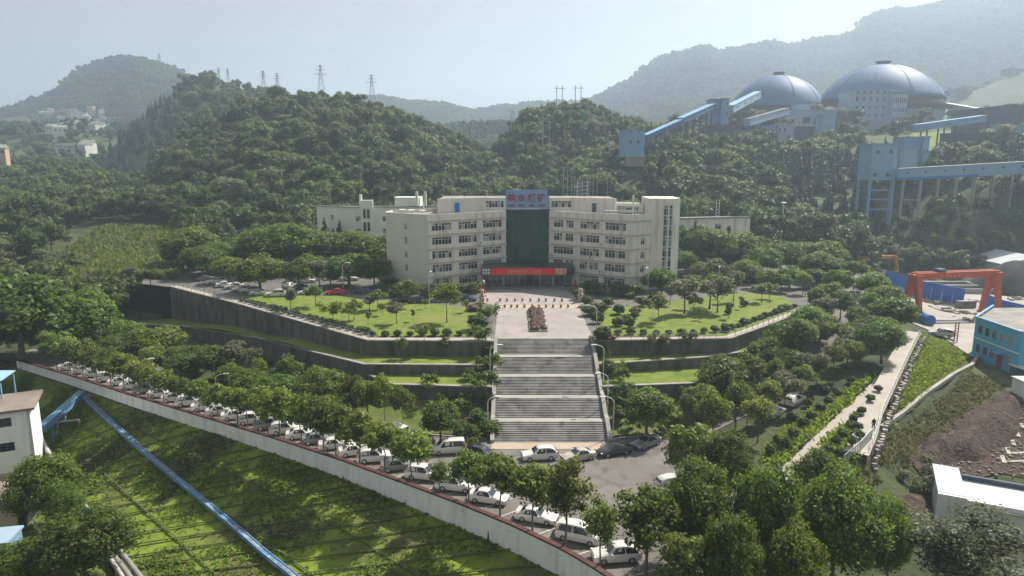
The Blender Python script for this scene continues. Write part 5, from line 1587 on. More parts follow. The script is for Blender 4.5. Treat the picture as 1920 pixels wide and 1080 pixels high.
CARM = {}
def car_meshes(kind, colour):
    key = (kind, colour)
    if key in CARM: return CARM[key]
    S = SHAPES[kind]
    hw = S['W'] / 2
    b = MB()
    secs = []
    for x, zl, zb, zt, tw in S['prof']:
        end = abs(x) > S['L'] / 2 - 0.2
        w = hw * (0.90 if abs(x) > S['L'] / 2 - 0.02 else (0.97 if end else 1.0))
        secs.append([(x, 0.0, zl), (x, w * 0.94, zl), (x, w, zl + 0.22), (x, w, lerp(zl, zb, 0.75)), (x, w * 0.95, zb), (x, tw, zt - 0.04), (x, tw * 0.8, zt), (x, 0.0, zt + 0.015)])
    loft(b, secs)
    body = b.mesh('body', PAINT[colour], smooth=True)
    try:
        body.set_sharp_from_angle(angle=math.radians(38))
    except Exception:
        pass
    P_ = {p[0]: p for p in S['prof']}
    pr = S['prof']
    def sec(x):   # interpolated station
        for a, c in zip(pr, pr[1:]):
            if a[0] >= x >= c[0]:
                t = (a[0] - x) / (a[0] - c[0])
                return [lerp(u, v, t) for u, v in zip(a, c)]
        return pr[-1]
    parts = []
    def glass_across(x0, x1, name):
        g = MB(); a, c = sec(x0), sec(x1)
        e = 0.014
        sgn = 1 if x0 > 0 else -1
        lo, hi = (a, c) if a[3] < c[3] else (c, a)
        lw, hw_ = lo[4] * 0.95, hi[4] * 0.90
        g.add([(lo[0] + sgn * e, -lw, lo[3] + 0.03 + e), (lo[0] + sgn * e, lw, lo[3] + 0.03 + e), (hi[0] + sgn * e, hw_, hi[3] - 0.02 + e), (hi[0] + sgn * e, -hw_, hi[3] - 0.02 + e)], [(0, 1, 2, 3) if sgn > 0 else (3, 2, 1, 0)])
        return g.mesh(name, M['car_glass'])
    parts.append(('windscreen', glass_across(*S['ws'], 'windscreen'), (0, 0, 0), 0))
    parts.append(('rear_window', glass_across(*S['rs'], 'rear_window'), (0, 0, 0), 0))
    for sd in (1, -1):
        g = MB()
        xa, xb = S['ws'][1] + 0.12, S['rs'][0] - 0.05
        xs = [S['ws'][1] + 0.38] + [lerp(xa, xb, t) for t in (0.12, 0.45, 0.5, 0.88)] + [xb - 0.05]
        cols = []
        for i, x in enumerate(xs):
            s_ = sec(x)
            yb, zb = hw * 0.95, s_[2]
            yt, zt = s_[4], s_[3] - 0.04
            f0, f1 = 0.07, (0.10 if i in (0,) else (0.88 if i < 5 else 0.45))
            cols.append(((x, sd * (lerp(yb, yt, f0) + 0.013), lerp(zb, zt, f0)), (x, sd * (lerp(yb, yt, f1) + 0.013), lerp(zb, zt, f1))))
        for i in range(len(cols) - 1):
            if i == 2: continue      # pillar between the doors
            q = [cols[i][0], cols[i+1][0], cols[i+1][1], cols[i][1]]
            g.add(q, [(0, 1, 2, 3) if sd < 0 else (3, 2, 1, 0)])
        parts.append(('side_window', g.mesh('side_window', M['car_glass']), (0, 0, 0), 0))
    fr, re = S['prof'][1], S['prof'][-2]
    for sd in (1, -1):
        g = MB(); g.box(fr[0] - 0.06, sd * (hw * 0.74), fr[2] - 0.06, 0.22, 0.36, 0.14, -sd * 0.35); parts.append(('headlight', g.mesh('headlight', M['head_lamp']), (0, 0, 0), 0))
        g = MB(); g.box(re[0] - 0.02, sd * (hw * 0.78), re[2] - 0.10, 0.16, 0.30, 0.16, sd * 0.3); parts.append(('tail_light', g.mesh('tail_light', M['tail_lamp']), (0, 0, 0), 0))
        g = MB(); g.box(S['ws'][0] - 0.28, sd * (hw + 0.08), sec(S['ws'][0] - 0.3)[2] + 0.02, 0.12, 0.2, 0.13); parts.append(('wing_mirror', g.mesh('wing_mirror', PAINT[colour]), (0, 0, 0), 0))
    g = MB(); g.box(S['L'] / 2 - 0.03, 0, 0.42, 0.1, 0.9, 0.16); parts.append(('grille', g.mesh('grille', M['trim']), (0, 0, 0), 0))
    w = MB(); r = S['r']
    w.lathe((0, 0, 0), [(r * 0.55, -0.10), (r * 0.96, -0.11), (r, -0.07), (r, 0.07), (r * 0.96, 0.11), (r * 0.55, 0.10)], 16)
    w.v = [(x, z, y) for x, y, z in w.v]; w.f = [tuple(reversed(f)) for f in w.f]
    tyre = w.mesh('wheel', M['rubber'], smooth=False)
    h = MB(); h.lathe((0, 0, 0), [(r * 0.62, -0.118), (r * 0.62, 0.118)], 12); h.v = [(x, z, y) for x, y, z in h.v]; h.f = [tuple(reversed(f)) for f in h.f]
    rim = h.mesh('rim', M['rim'])
    CARM[key] = (body, parts, tyre, rim, S)
    return CARM[key]

def car(kind, colour, loc, heading, label, group=None):
    body, parts, tyre, rim, S = car_meshes(kind, colour)
    t = thing('parked_van' if kind == 'van' else 'parked_car', tuple(loc), label, 'van' if kind == 'van' else 'car', group, heading, 1.0)
    link('body', body, t)
    for nm, me, lo, rz in parts: link(nm, me, t, lo)
    for sx in (1, -1):
        for sy in (1, -1):
            wo_ = link('wheel', tyre, t, (sx * S['wb'] / 2, sy * (S['W'] / 2 - 0.1), S['r']))
            link('rim', rim, wo_)
    return t

def head_px(x0, y0, x1, y1, z):
    a, b = P(x0, y0, z), P(x1, y1, z)
    return math.atan2(b.y - a.y, b.x - a.x)

# row at the foot of the stairs: (kind, colour, pixel of the ground under it, heading point)
Z0 = 0.066
front = [('suv', 'white', 1011, 860, (980, 862), 'white SUV parked at the foot of the stairs beside the silver saloon'),
         ('sedan', 'champagne', 1084, 861, (1055, 866), 'silver-beige saloon at the foot of the stairs'),
         ('sedan', 'black', 1151, 851, (1120, 856), 'black saloon at the lower corner of the stairs, behind the beige one'),
         ('sedan', 'grey', 1211, 836, (1185, 845), 'dark grey saloon at the end of the row, nose under the trees'),
         ('suv', 'black', 906, 861, (940, 872), 'black SUV at the car-park side of the stair foot'),
         ('van', 'white', 842, 848, (808, 850), 'white people carrier beside the black SUV'),
         ('van', 'grey', 785, 836, (760, 828), 'dark grey boxy van behind the white people carrier'),
         ('van', 'white', 742, 818, (720, 810), 'white van half hidden by trees behind the dark grey van')]
for kind, colour, x, y, (hx, hy), lab in front:
    p = P(x, y, Z0)
    q = P(hx, hy, Z0)
    car(kind, colour, p, math.atan2(q.y - p.y, q.x - p.x), lab)

# cars nosed in along the white wall: near end first
NEAR = [('suv', 'white', 1118, 1068, 'glass roof, tail to the road'), ('van', 'white', 1062, 1025, ''), ('sedan', 'white', 1084, 1002, ''), ('sedan', 'white', 985, 988, ''), ('sedan', 'white', 902, 948, ''), ('suv', 'white', 842, 925, ''),
        ('suv', 'white', 784, 903, ''), ('sedan', 'grey', 734, 886, ''), ('suv', 'white', 690, 870, ''), ('sedan', 'white', 652, 858, ''), ('sedan', 'white', 614, 846, ''), ('sedan', 'grey', 582, 836, ''), ('sedan', 'white', 552, 826, ''), ('suv', 'white', 522, 817, ''),
        ('suv', 'grey', 494, 808, ''), ('suv', 'white', 462, 798, ''), ('sedan', 'white', 430, 789, ''), ('sedan', 'silver', 402, 780, ''), ('sedan', 'white', 374, 772, ''), ('suv', 'white', 346, 763, ''), ('sedan', 'silver', 318, 755, ''), ('sedan', 'white', 292, 747, ''), ('suv', 'grey', 266, 739, ''),
        ('sedan', 'white', 240, 731, ''), ('sedan', 'white', 216, 724, ''), ('suv', 'white', 192, 717, ''), ('sedan', 'silver', 168, 709, ''), ('sedan', 'white', 146, 702, ''), ('sedan', 'white', 124, 695, '')]
NAMES = {'sedan': 'saloon', 'suv': 'SUV', 'van': 'people carrier'}
for i, (kind, colour, x, y, extra) in enumerate(NEAR):
    p = P(x, y, Z0)
    # heading: away from the wall and slightly toward the near end
    j = min(range(len(wl)), key=lambda k: (wl[k].xy - p.xy).length)
    j = min(max(j, 1), len(wl) - 2)
    d = (wl[j + 1] - wl[j - 1]); d.z = 0; d.normalize()
    n = Vector((-d.y, d.x, 0))
    hd = n * 0.42 + d * 0.90 if i in (1, 2, 3, 4, 5, 6) else n * 0.75 + d * 0.66
    if i == 0: hd = -(n * 0.8 + d * 0.5)
    k = (p.xy - wl[j].xy).dot(n.xy)
    if i not in (2,) and k < 3.5: p = p + n * (3.5 - k)
    col_n = {'silver': 'silver', 'grey': 'dark grey', 'white': 'white'}[colour]
    car(kind, colour, p, math.atan2(hd.y, hd.x) + random.uniform(-0.05, 0.05), '%s %s parked along the white wall, %s car from the near end' % (col_n, NAMES[kind], ORDN[i]), 'cars parked along the white wall')

# upper car park beside the lawn
UP = [('suv', 'white', 518, 556, 0.1), ('sedan', 'white', 488, 553, 0.15), ('sedan', 'white', 470, 548, 0.2), ('sedan', 'white', 455, 546, 0.2), ('sedan', 'silver', 440, 541, 0.4), ('sedan', 'white', 424, 538, 0.4), ('suv', 'white', 405, 532, 0.5), ('sedan', 'grey', 388, 526, 0.5),
      ('sedan', 'blue', 560, 544, 1.2), ('sedan', 'silver', 545, 540, 1.2), ('sedan', 'white', 578, 552, 0.1), ('sedan', 'white', 574, 530, 0.3), ('sedan', 'white', 628, 524, 0.3), ('sedan', 'white', 655, 526, 0.2), ('sedan', 'red', 630, 552, 0.05), ('sedan', 'blue', 675, 550, -0.3), ('sedan', 'blue', 695, 551, -0.3),
      ('sedan', 'white', 440, 512, 0.9), ('sedan', 'white', 447, 506, 0.9), ('sedan', 'white', 453, 500, 0.9), ('sedan', 'silver', 458, 494, 0.9), ('sedan', 'black', 790, 568, 0.1), ('sedan', 'blue', 874, 564, 0.0), ('sedan', 'black', 755, 566, 0.1), ('sedan', 'silver', 825, 566, 0.1)]
UP.sort(key=lambda a: a[2])
for i, (kind, colour, x, y, a) in enumerate(UP):
    p = P(x, y, PZ + 0.002)
    cn = {'blue': 'dark blue', 'grey': 'dark grey'}.get(colour, colour)
    lab = 'bright red saloon parked at the edge of the lawn' if colour == 'red' else '%s %s in the upper car park, %s counted from the cornfield' % (cn, NAMES[kind], ORDN[i])
    car(kind, colour, p, a + random.uniform(-0.1, 0.1) + (math.pi if i % 2 else 0), lab, None if colour == 'red' else 'cars in the upper car park')
for kind, colour, x, y, a, lab in (('sedan', 'silver', 1592, 573, 1.9, 'silver saloon parked on the hill road between the round trees'), ('suv', 'white', 1488, 757, 0.75, 'white SUV parked on the side road beside the grass bank'),
                                   ('suv', 'white', 1264, 915, 0.3, 'white car at the road junction under the broad tree'), ('sedan', 'black', 1408, 530, 0.1, 'black saloon in the shade behind the hill-road lawn'), ('sedan', 'black', 1450, 530, 0.1, 'second black saloon in the shade behind the hill-road lawn'), ('sedan', 'silver', 1452, 778, 0.75, 'silver saloon on the side road behind the white SUV'), ('sedan', 'white', 1600, 556, 1.8, 'white saloon uphill of the silver one on the hill road')):
    p = hit(x, y)
    z = p.z + 0.005
    car(kind, colour, (p.x, p.y, z), a, lab)
# car roof seen beyond the bank in the yard
p = hit(1765, 632); car('suv', 'white', (p.x, p.y, p.z + 0.16), 2.6, 'white car in the works yard just behind the grass bank')

# ================================================================== LAMPS, BOLLARDS, STATUES
def lamp_post(loc, h, toward, label, arm=1.6, name='street_lamp', group='street lamps', two=False):
    t = thing(name, tuple(loc), label, 'street lamp', group)
    x, y, z = loc
    b = MB(); b.tube([(x, y, z), (x, y, z + 0.9)], 0.11, 8); b.build('base', M['lamp_white'], t)
    pts = [(x, y, z + 0.9), (x, y, z + h * 0.84)]
    tv = Vector(toward).normalized()
    curve = [(x + tv.x * arm * (1 - math.cos(a)), y + tv.y * arm * (1 - math.cos(a)), z + h * 0.84 + h * 0.16 * math.sin(a)) for a in (0.35, 0.7, 1.1, 1.5)]
    b = MB(); b.tube(pts + curve, [0.08, 0.065] + [0.055] * 4, 8); b.build('pole', M['lamp_white'], t, smooth=True)
    e = Vector(curve[-1])
    b = MB(); b.beam(e - Vector((tv.x, tv.y, 0)) * 0.1, e + Vector((tv.x, tv.y, -0.05)) * 0.75, 0.3, 0.14); b.build('lamp_head', M['lamp_white'], t)
    if two:
        c2 = [(x - tv.x * arm * (1 - math.cos(a)), y - tv.y * arm * (1 - math.cos(a)), z + h * 0.84 + h * 0.16 * math.sin(a)) for a in (0.1, 0.7, 1.1, 1.5)]
        b = MB(); b.tube(c2, 0.055, 8); b.build('second_arm', M['lamp_white'], t)
        e = Vector(c2[-1]); b = MB(); b.beam(e, e - Vector((tv.x, tv.y, 0.05)) * 0.75, 0.3, 0.14); b.build('lamp_head', M['lamp_white'], t)
    return t
g_ = 'lamps beside the stairs'
for side, x, rows in (('side-road', SX1 + 0.95, ((1116, 655, 593), (1132, 714, 671), (1158, 824, 741))), ('car-park', SX0 - 0.95, ((924, 658, 596), (923, 735, 677), (920, 828, 750)))):
    for i, (px, py, ty) in enumerate(rows):
        yb = (112.2, 102.4, 91.0)[i]
        z = g1(x + (0.5 if x > 0 else -0.5), yb)
        p = Vector((x, yb, z))
        lamp_post(p, 5.9, (-1, 0, 0) if x > 5 else (1, 0.0, 0), 'white curved-arm lamp on the %s side of the stairs, %s from the top' % (side, ORDN[i]), 1.3, group=g_)
p = Vector((SX1 + 0.95, 97.0, g1(SX1 + 1.5, 97.0))); lamp_post(p, 5.9, (-1, 0, 0), 'white curved-arm lamp beside the fourth flight, side-road side', 1.3, group=g_)
for x, y, ty, tw_, lab, two in ((805, 570, 507, (0.4, -1, 0), 'tall white lamp in front of the left wing corner', False), (1214, 562, 500, (-0.4, -1, 0), 'tall white lamp in front of the stair tower', False), (644, 552, 492, (1, -0.3, 0), 'white lamp beside the red saloon', False),
                                (541, 548, 516, (-1, 0.2, 0), 'twin-arm white lamp in the upper car park', True), (455, 492, 459, (1, 0, 0), 'twin-arm lamp at the far end of the upper car park', True), (269, 728, 674, (1, 0.4, 0), 'lamp with slanting arm among the street trees at the far end', False), (407, 745, 702, (1, 0.3, 0), 'lamp with slanting arm in the belt of trees by the road', False),
                                (608, 800, 752, (1, 0.4, 0), 'lamp half hidden among the street trees midway along the wall', False), (1346, 560, 498, (-0.3, -1, 0), 'thin lamp among the grove by the hill-road lawn', False)):
    p = hit(x, y)
    lamp_post(p, px_height(p, ty), tw_, lab, 1.4, group='other street lamps', two=two)
# tall floodlight mast
p = hit(1463, 470)
t = thing('light_mast', tuple(p), 'very tall slim white light mast in front of the wooded slope', 'mast')
h = px_height(p, 380)
b = MB(); b.tube([p, p + Vector((0, 0, h))], [0.22, 0.13], 8); b.build('pole', M['lamp_white'], t)
b = MB(); b.lathe(p + Vector((0, 0, h)), [(0.2, -0.25), (0.9, -0.1), (0.9, 0.05), (0.2, 0.2)], 12); b.build('lamp_ring', M['lamp_white'], t)

# stone ball bollards, two rows
M['bollard'] = mat('bollard', (0.22, 0.13, 0.09), 0.6, (0.28, 0.18, 0.13), 3)
bm_ = MB(); bm_.lathe((0, 0, 0), [(0.2, 0.0), (0.2, 0.14), (0.12, 0.16)] + [(0.27 * math.sin(a), 0.4 - 0.27 * math.cos(a)) for a in (0.5, 0.9, 1.4, 1.9, 2.4, 2.8, 3.1)], 12)
ball = bm_.mesh('ball', M['bollard'], smooth=True)
bs = MB().box(0, 0, 0, 0.46, 0.46, 0.07).mesh('foot', M['concrete'])
for row, y, xs in (('back', 562, (914, 938, 950.6, 965.6, 979.7, 994.7, 1010.6, 1023.7, 1039.7, 1053.7)), ('front', 573.9, (935, 946.6, 958.6, 969.8, 983.4, 998, 1010.6, 1024, 1037, 1051.8, 1065))):
    for i, x in enumerate(xs):
        p = P(x, y + 3, PZ + 0.03)
        t = thing('bollard', tuple(p), 'brown stone ball bollard in the %s row across the plaza, %s from the stone lion' % (row, ORDN[i]), 'bollard', 'ball bollards across the plaza')
        link('foot', bs, t); link('ball', ball, t, (0, 0, 0.06))

# stone lions on plinths, red columns, stone arch
M['lion_stone'] = mat('lion_stone', (0.42, 0.33, 0.29), 0.8, (0.50, 0.41, 0.36), 1.5, 0.02, 6)
def lion(loc, face, label):
    t = thing('stone_lion', tuple(loc), label, 'statue', 'stone lions', face)
    b = MB(); b.box(0, 0, 0, 1.7, 1.2, 0.25); b.box(0, 0, 0.25, 1.45, 1.0, 0.75); b.box(0, 0, 1.0, 1.7, 1.2, 0.2); link('plinth', b.mesh('plinth', M['lion_stone']), t)
    # seated body, chest, mane, muzzle, front legs as one lofted figure
    b = MB()
    b.tube([(-0.62, 0, 1.35), (-0.45, 0, 1.6), (-0.15, 0, 1.85), (0.15, 0, 2.15), (0.3, 0, 2.45)], [0.25, 0.44, 0.42, 0.40, 0.36], 10)
    b.tube([(0.12, 0, 2.35), (0.3, 0, 2.62), (0.52, 0, 2.68), (0.72, 0, 2.58)], [0.38, 0.44, 0.36, 0.18], 10)
    for s_ in (-1, 1):
        b.tube([(0.2, 0.24 * s_, 2.1), (0.42, 0.27 * s_, 1.6), (0.48, 0.27 * s_, 1.2)], [0.18, 0.14, 0.13], 8)
        b.tube([(0.4, 0.27 * s_, 1.26), (0.66, 0.27 * s_, 1.25)], [0.14, 0.11], 8)
        b.tube([(-0.5, 0.3 * s_, 1.55), (-0.1, 0.42 * s_, 1.5), (0.08, 0.4 * s_, 1.27)], [0.25, 0.22, 0.13], 8)
        b.tube([(0.22, 0.25 * s_, 2.95), (0.2, 0.3 * s_, 3.1)], [0.1, 0.04], 6)
    b.tube([(-0.6, 0, 1.4), (-0.85, 0, 1.8), (-0.7, 0, 2.2)], [0.09, 0.1, 0.14], 6)
    link('figure', b.mesh('figure', M['lion_stone'], smooth=True), t)
lion(P(904, 568, PZ + 0.03), -1.6, 'pinkish stone lion on a plinth at the car-park corner of the plaza')
lion(P(1088, 566, PZ + 0.03), -1.6, 'pale stone lion on a plinth at the hill-road corner of the plaza')
M['column_red'] = mat('column_red', (0.20, 0.03, 0.03), 0.5)
for x, y, ty, lab in ((907, 556, 525, 'dark red column with a white globe beside the entrance canopy'), (1078, 552, 524, 'dark red pointed column on the hill-road side of the entrance')):
    p = P(x, y, PZ + 0.03)
    h = px_height(p, ty)
    t = thing('ornamental_column', tuple(p), lab, 'column')
    b = MB(); b.lathe(p, [(0.55, 0), (0.55, 0.3), (0.34, 0.4), (0.3, h * 0.75), (0.38, h * 0.78), (0.1, h * 0.82)], 12); b.build('shaft', M['column_red'], t)
    b = MB(); b.lathe(p + Vector((0, 0, h * 0.82)), [(0.1, 0), (0.3, 0.2), (0.3, h * 0.1), (0.05, h * 0.18)], 10); b.build('finial', M['lamp_white'] if x < 1000 else M['column_red'], t, smooth=True)

# person walking on the outer footpath
p = hit(1637, 807)
t = thing('person', tuple(p), 'person in dark clothes standing on the outer footpath by the railing', 'person')
me = bpy.data.meshes.new('body'); 
vv = [(0, 0, 0.95), (0, 0, 1.2), (0, 0, 1.42), (0, 0, 1.52), (0.02, 0, 1.66), (0.10, 0.02, 0.9), (0.11, 0.03, 0.5), (0.12, -0.02, 0.07), (0.13, 0.12, 0.03), (-0.10, 0.0, 0.9), (-0.11, 0.1, 0.5), (-0.12, 0.0, 0.07), (-0.13, 0.14, 0.03),
      (0.19, 0, 1.38), (0.25, 0.0, 1.12), (0.24, 0.1, 0.88), (-0.19, 0, 1.38), (-0.25, -0.02, 1.12), (-0.24, 0.1, 0.88)]
ee = [(0, 1), (1, 2), (2, 3), (3, 4), (0, 5), (5, 6), (6, 7), (7, 8), (0, 9), (9, 10), (10, 11), (11, 12), (2, 13), (13, 14), (14, 15), (2, 16), (16, 17), (17, 18)]
rad_ = [.15, .14, .15, .06, .105, .10, .07, .05, .045, .10, .07, .05, .045, .07, .05, .04, .07, .05, .04]
me.from_pydata(vv, ee, [])
me.materials.append(mat('clothes_dark', (0.03, 0.032, 0.045), 0.9))
po = link('body', me, t)
sk = po.modifiers.new('skin', 'SKIN')
if not me.skin_vertices: pass
for i, sv in enumerate(me.skin_vertices[0].data if me.skin_vertices else []):
    sv.radius = (rad_[i],) * 2
    sv.use_root = (i == 0)
po.modifiers.new('sub', 'SUBSURF').render_levels = 1

# ================================================================== COAL WORKS ON THE RIGHT
def frame_box(name, parent, x0, x1, y0, y1, z0, z1, m, **k):
    b = MB(); b.hexa([(x0, y0, z0), (x1, y0, z0), (x1, y1, z0), (x0, y1, z0), (x0, y0, z1), (x1, y0, z1), (x1, y1, z1), (x0, y1, z1)])
    return b.build(name, m, parent)

def block(name, label, cat, px0, px1, ptop, pbot, Y, depth, m, roofm=None, wins=(), winm='glass_dark', band=None, foot=3.0, side=None, rz=0.0):
    """an upright sheet-clad block seen between two columns and rows at distance Y; windows as (u, v, w, h) shares of its front"""
    a, c = PY(px0, ptop, Y), PY(px1, ptop, Y)
    zb = PY(px0, pbot, Y).z - foot
    ex, ey = math.cos(rz), math.sin(rz)
    L = (c.x - a.x)
    t = thing(name, (a.x, Y, zb), label, cat)
    e = Vector((ex, ey, 0)); n = Vector((ey, -ex, 0))
    A = Vector((a.x, Y, 0))
    q = [A, A + e * L, A + e * L - n * depth, A - n * depth]
    b = MB(); b.prism([V2(p) for p in q], zb, a.z); b.build('wall', m, t)
    b = MB()
    qq = [A - e * 0.3 + n * 0.3, A + e * (L + 0.3) + n * 0.3, A + e * (L + 0.3) - n * (depth + 0.3), A - e * 0.3 - n * (depth + 0.3)]
    b.prism([V2(p) for p in qq], a.z + 0.003, a.z + 0.35); b.build('roof', roofm or m, t)
    z0 = PY(px0, pbot, Y).z
    for u, v, w, h in wins:
        s0, s1 = L * (u - w / 2), L * (u + w / 2)
        za, zc = lerp(z0, a.z, v - h / 2), lerp(z0, a.z, v + h / 2)
        p, r_ = A + e * s0 + n * 0.06, A + e * s1 + n * 0.06
        pi, ri = A + e * s0 + n * 0.003, A + e * s1 + n * 0.003
        b = MB(); b.hexa([(p.x, p.y, za), (r_.x, r_.y, za), (ri.x, ri.y, za), (pi.x, pi.y, za), (p.x, p.y, zc), (r_.x, r_.y, zc), (ri.x, ri.y, zc), (pi.x, pi.y, zc)])
        w_ = b.build('window', M[winm], t)
        ffw = (zc - za) * 0.1
        b = MB()
        p2, r2 = p + n * 0.05, r_ + n * 0.05
        for zz0, zz1 in ((za - ffw, za), (zc, zc + ffw)):
            b.hexa([(p2.x, p2.y, zz0), (r2.x, r2.y, zz0), (ri.x, ri.y, zz0), (pi.x, pi.y, zz0), (p2.x, p2.y, zz1), (r2.x, r2.y, zz1), (ri.x, ri.y, zz1), (pi.x, pi.y, zz1)])
        b.build('window_surround', m, w_)
    return t

def gallery(name, label, p, q, w, h, m, roofm, legs=0, legm=None, wins=0, legw=0.5):
    """covered conveyor bridge p->q (floor centre line) on trestles"""
    p, q = Vector(p), Vector(q)
    t = thing(name, tuple(p), label, 'conveyor')
    b = MB(); b.beam(p + Vector((0, 0, h / 2)), q + Vector((0, 0, h / 2)), w, h); b.build('casing', m, t)
    b = MB(); b.beam(p + Vector((0, 0, h + 0.12)), q + Vector((0, 0, h + 0.12)), w + 0.5, 0.22); b.build('roof', roofm, t)
    d = (q - p); d.z = 0; d.normalize(); n = Vector((d.y, -d.x, 0))
    for i in range(wins):
        for s_ in (-0.012, 0.012):
            f = (i + 0.5) / wins + s_ * 6 / wins
            c = p.lerp(q, f) + n * (w / 2 + 0.05) + Vector((0, 0, h * 0.55))
            b = MB(); b.beam(c - d * 0.3, c + d * 0.3, 0.1, 0.8); b.build('window', M['glass_dark'], t)
    for i in range(legs):
        c = p.lerp(q, (i + 0.5) / legs)
        for s_ in (-1, 1):
            f = c + n * s_ * w * 0.42
            gz_ = g1(f.x, f.y) - 1
            if f.z - gz_ > 0.5:
                b = MB(); b.beam((f.x, f.y, gz_), (f.x, f.y, f.z), legw, legw); b.build('leg', legm or m, t)
    return t

# storage domes
def dome(cx_, Y, px0, px1, ptop, pbase, label, seed):
    a, c = PY(px0, pbase, Y), PY(px1, pbase, Y)
    R = (c.x - a.x) / 2; x = (a.x + c.x) / 2
    zb = a.z; top = PY((px0 + px1) / 2, ptop, Y).z
    hgt = top - zb
    t = thing('storage_dome', (x, Y, zb), label, 'dome')
    n = 48
    prof = []
    # spherical cap
    Rs = (R * R + hgt * hgt) / (2 * hgt)
    for k in range(15):
        ang = math.asin(min(1, R / Rs)) * (1 - k / 14) if hgt <= R else math.pi / 2 * (1 - k / 14)
        prof.append((max(Rs * math.sin(ang), 0.2), hgt - Rs + Rs * math.cos(ang)))
    b = MB(); b.lathe((x, Y, zb), prof, n); b.build('shell', M['dome_blue'], t, smooth=True)
    b = MB(); b.lathe((x, Y, zb), [(R * 0.985, -6.5), (R * 0.985, -0.003)], n); b.build('ring_wall', M['dome_rust'], t, smooth=True)
    b = MB(); b.lathe((x, Y, top - 0.3), [(R * 0.10, 0), (R * 0.10, 1.5), (R * 0.13, 1.6), (R * 0.13, 2.0)], 16); b.build('roof_vent', M['steel_dark'], t)
    # raised seams
    for k in range(10):
        a_ = 2 * math.pi * k / 10 + 0.35
        pts = [(x + (r_ + 0.08) * math.cos(a_), Y + (r_ + 0.08) * math.sin(a_), zb + z_ + 0.08) for r_, z_ in prof[:-1]]
        b = MB(); b.tube(pts, 0.10, 4, cap=False); b.build('seam', M['dome_blue'], t)
    b = MB(); b.lathe((x, Y, zb - 13), [(R * 0.97, 0), (R * 0.97, 6.5)], n); b.build('plinth_wall', M['plant_pale'], t)
    return t
dome(0, 450, 1371, 1541, 141, 204, 'smaller blue storage dome with a rusty ring wall, beside the conveyor tower', 1)
dome(0, 430, 1541, 1758, 121, 190, 'larger blue storage dome with a rusty ring wall, behind the pale plant block', 2)

# tall pale processing block
rows_w = []
for v, h in ((0.93, 0.10), (0.70, 0.16), (0.40, 0.10), (0.12, 0.10)):
    for k in range(6): rows_w.append((0.09 + k * 0.165, v, 0.055, h))
t = block('processing_plant', 'tall pale plant block with rows of dark windows in front of the larger dome', 'building', 1602, 1676, 170, 222, 395, 22, M['plant_pale'], wins=rows_w, foot=14, rz=-0.06)
# its right face, seen in the turn
a = PY(1676, 170, 395); zt = a.z; zb = PY(1676, 222, 395).z
A = Vector((a.x + 0.1, 395 - 1.2, 0))
for v, h in ((0.93, 0.10), (0.70, 0.16), (0.40, 0.10), (0.12, 0.10)):
    for k in range(7):
        pass
tb = block('processing_plant', 'narrow ribbed return of the pale plant block with tall slit windows', 'building', 1676.5, 1709, 170, 238, 390, 16, M['plant_pale'], wins=[(0.08 + k * 0.14, v, 0.06, h) for k in range(7) for v, h in ((0.94, 0.07), (0.74, 0.14), (0.48, 0.10), (0.2, 0.16))], foot=12, rz=0.25)
block('plant_hall', 'long low plant building with grey columns between the domes', 'building', 1476, 1600, 207, 240, 405, 14, M['plant_pale'], wins=[(0.3, 0.45, 0.12, 0.35), (0.5, 0.45, 0.12, 0.35), (0.7, 0.45, 0.12, 0.35), (0.9, 0.45, 0.12, 0.35)], foot=10)
block('plant_block', 'small pale block rising between the domes', 'building', 1494, 1520, 197, 208, 412, 8, M['plant_pale'], foot=5)
block('plant_shed', 'pale white block with dark openings at the foot of the larger dome', 'building', 1548, 1600, 203, 217, 408, 5, M['frame_white'], wins=[(0.15 + k * 0.17, 0.5, 0.06, 0.5) for k in range(5)], foot=4)
block('transfer_house', 'light blue cladding block right of the smaller dome', 'building', 1543, 1568, 215, 248, 372, 8, M['steel_blue_light'], foot=5)
block('transfer_house', 'dark blue shed joined to the light blue block beside the pale plant', 'building', 1568, 1600, 216, 256, 373, 8, M['steel_dark'], foot=6)
block('transfer_house', 'light blue house with a dark stair below the smaller dome', 'building', 1438, 1462, 236, 272, 345, 8, M['steel_blue_light'], wins=[(0.5, 0.5, 0.1, 0.3)], foot=6)
block('transfer_house', 'pale blue striped house beside the one with the dark stair', 'building', 1460, 1490, 234, 274, 343, 9, M['plant_pale'], wins=[(0.12, 0.75, 0.08, 0.18), (0.4, 0.75, 0.08, 0.18), (0.7, 0.3, 0.18, 0.4)], foot=6)
block('plant_shed', 'dark low shed with a white roof edge below the domes', 'building', 1490, 1530, 236, 262, 350, 10, M['steel_dark'], M['frame_white'], foot=6)
block('plant_hut', 'small white hut with one window in the trees below the domes', 'hut', 1416, 1432, 260, 272, 335, 4, M['frame_white'], wins=[(0.5, 0.5, 0.3, 0.4)], foot=4)
block('transfer_house', 'blue conveyor head house left of the smaller dome', 'building', 1334, 1354, 187, 224, 352, 8, M['steel_blue'], M['steel_dark'], foot=3)
block('transfer_house', 'lighter blue front of the conveyor head house', 'building', 1353.5, 1368, 186, 222, 350, 7, M['steel_blue_light'], M['steel_dark'], wins=[(0.75, 0.75, 0.15, 0.12), (0.75, 0.25, 0.15, 0.16)], foot=3)
block('plant_substructure', 'dark open plant frame under the conveyor head house', 'building', 1326, 1380, 236, 272, 345, 8, M['steel_dark'], wins=[], foot=5)
block('pump_house', 'blue block house at the low end of the conveyor on the wooded hill', 'building', 1168, 1209, 244, 276, 292, 9, M['steel_blue_light'], M['steel_blue'], wins=[(0.36, 0.3, 0.1, 0.16), (0.72, 0.3, 0.1, 0.16), (0.4, 0.9, 0.05, 0.08), (0.75, 0.9, 0.05, 0.08)], winm='steel_dark', foot=4)
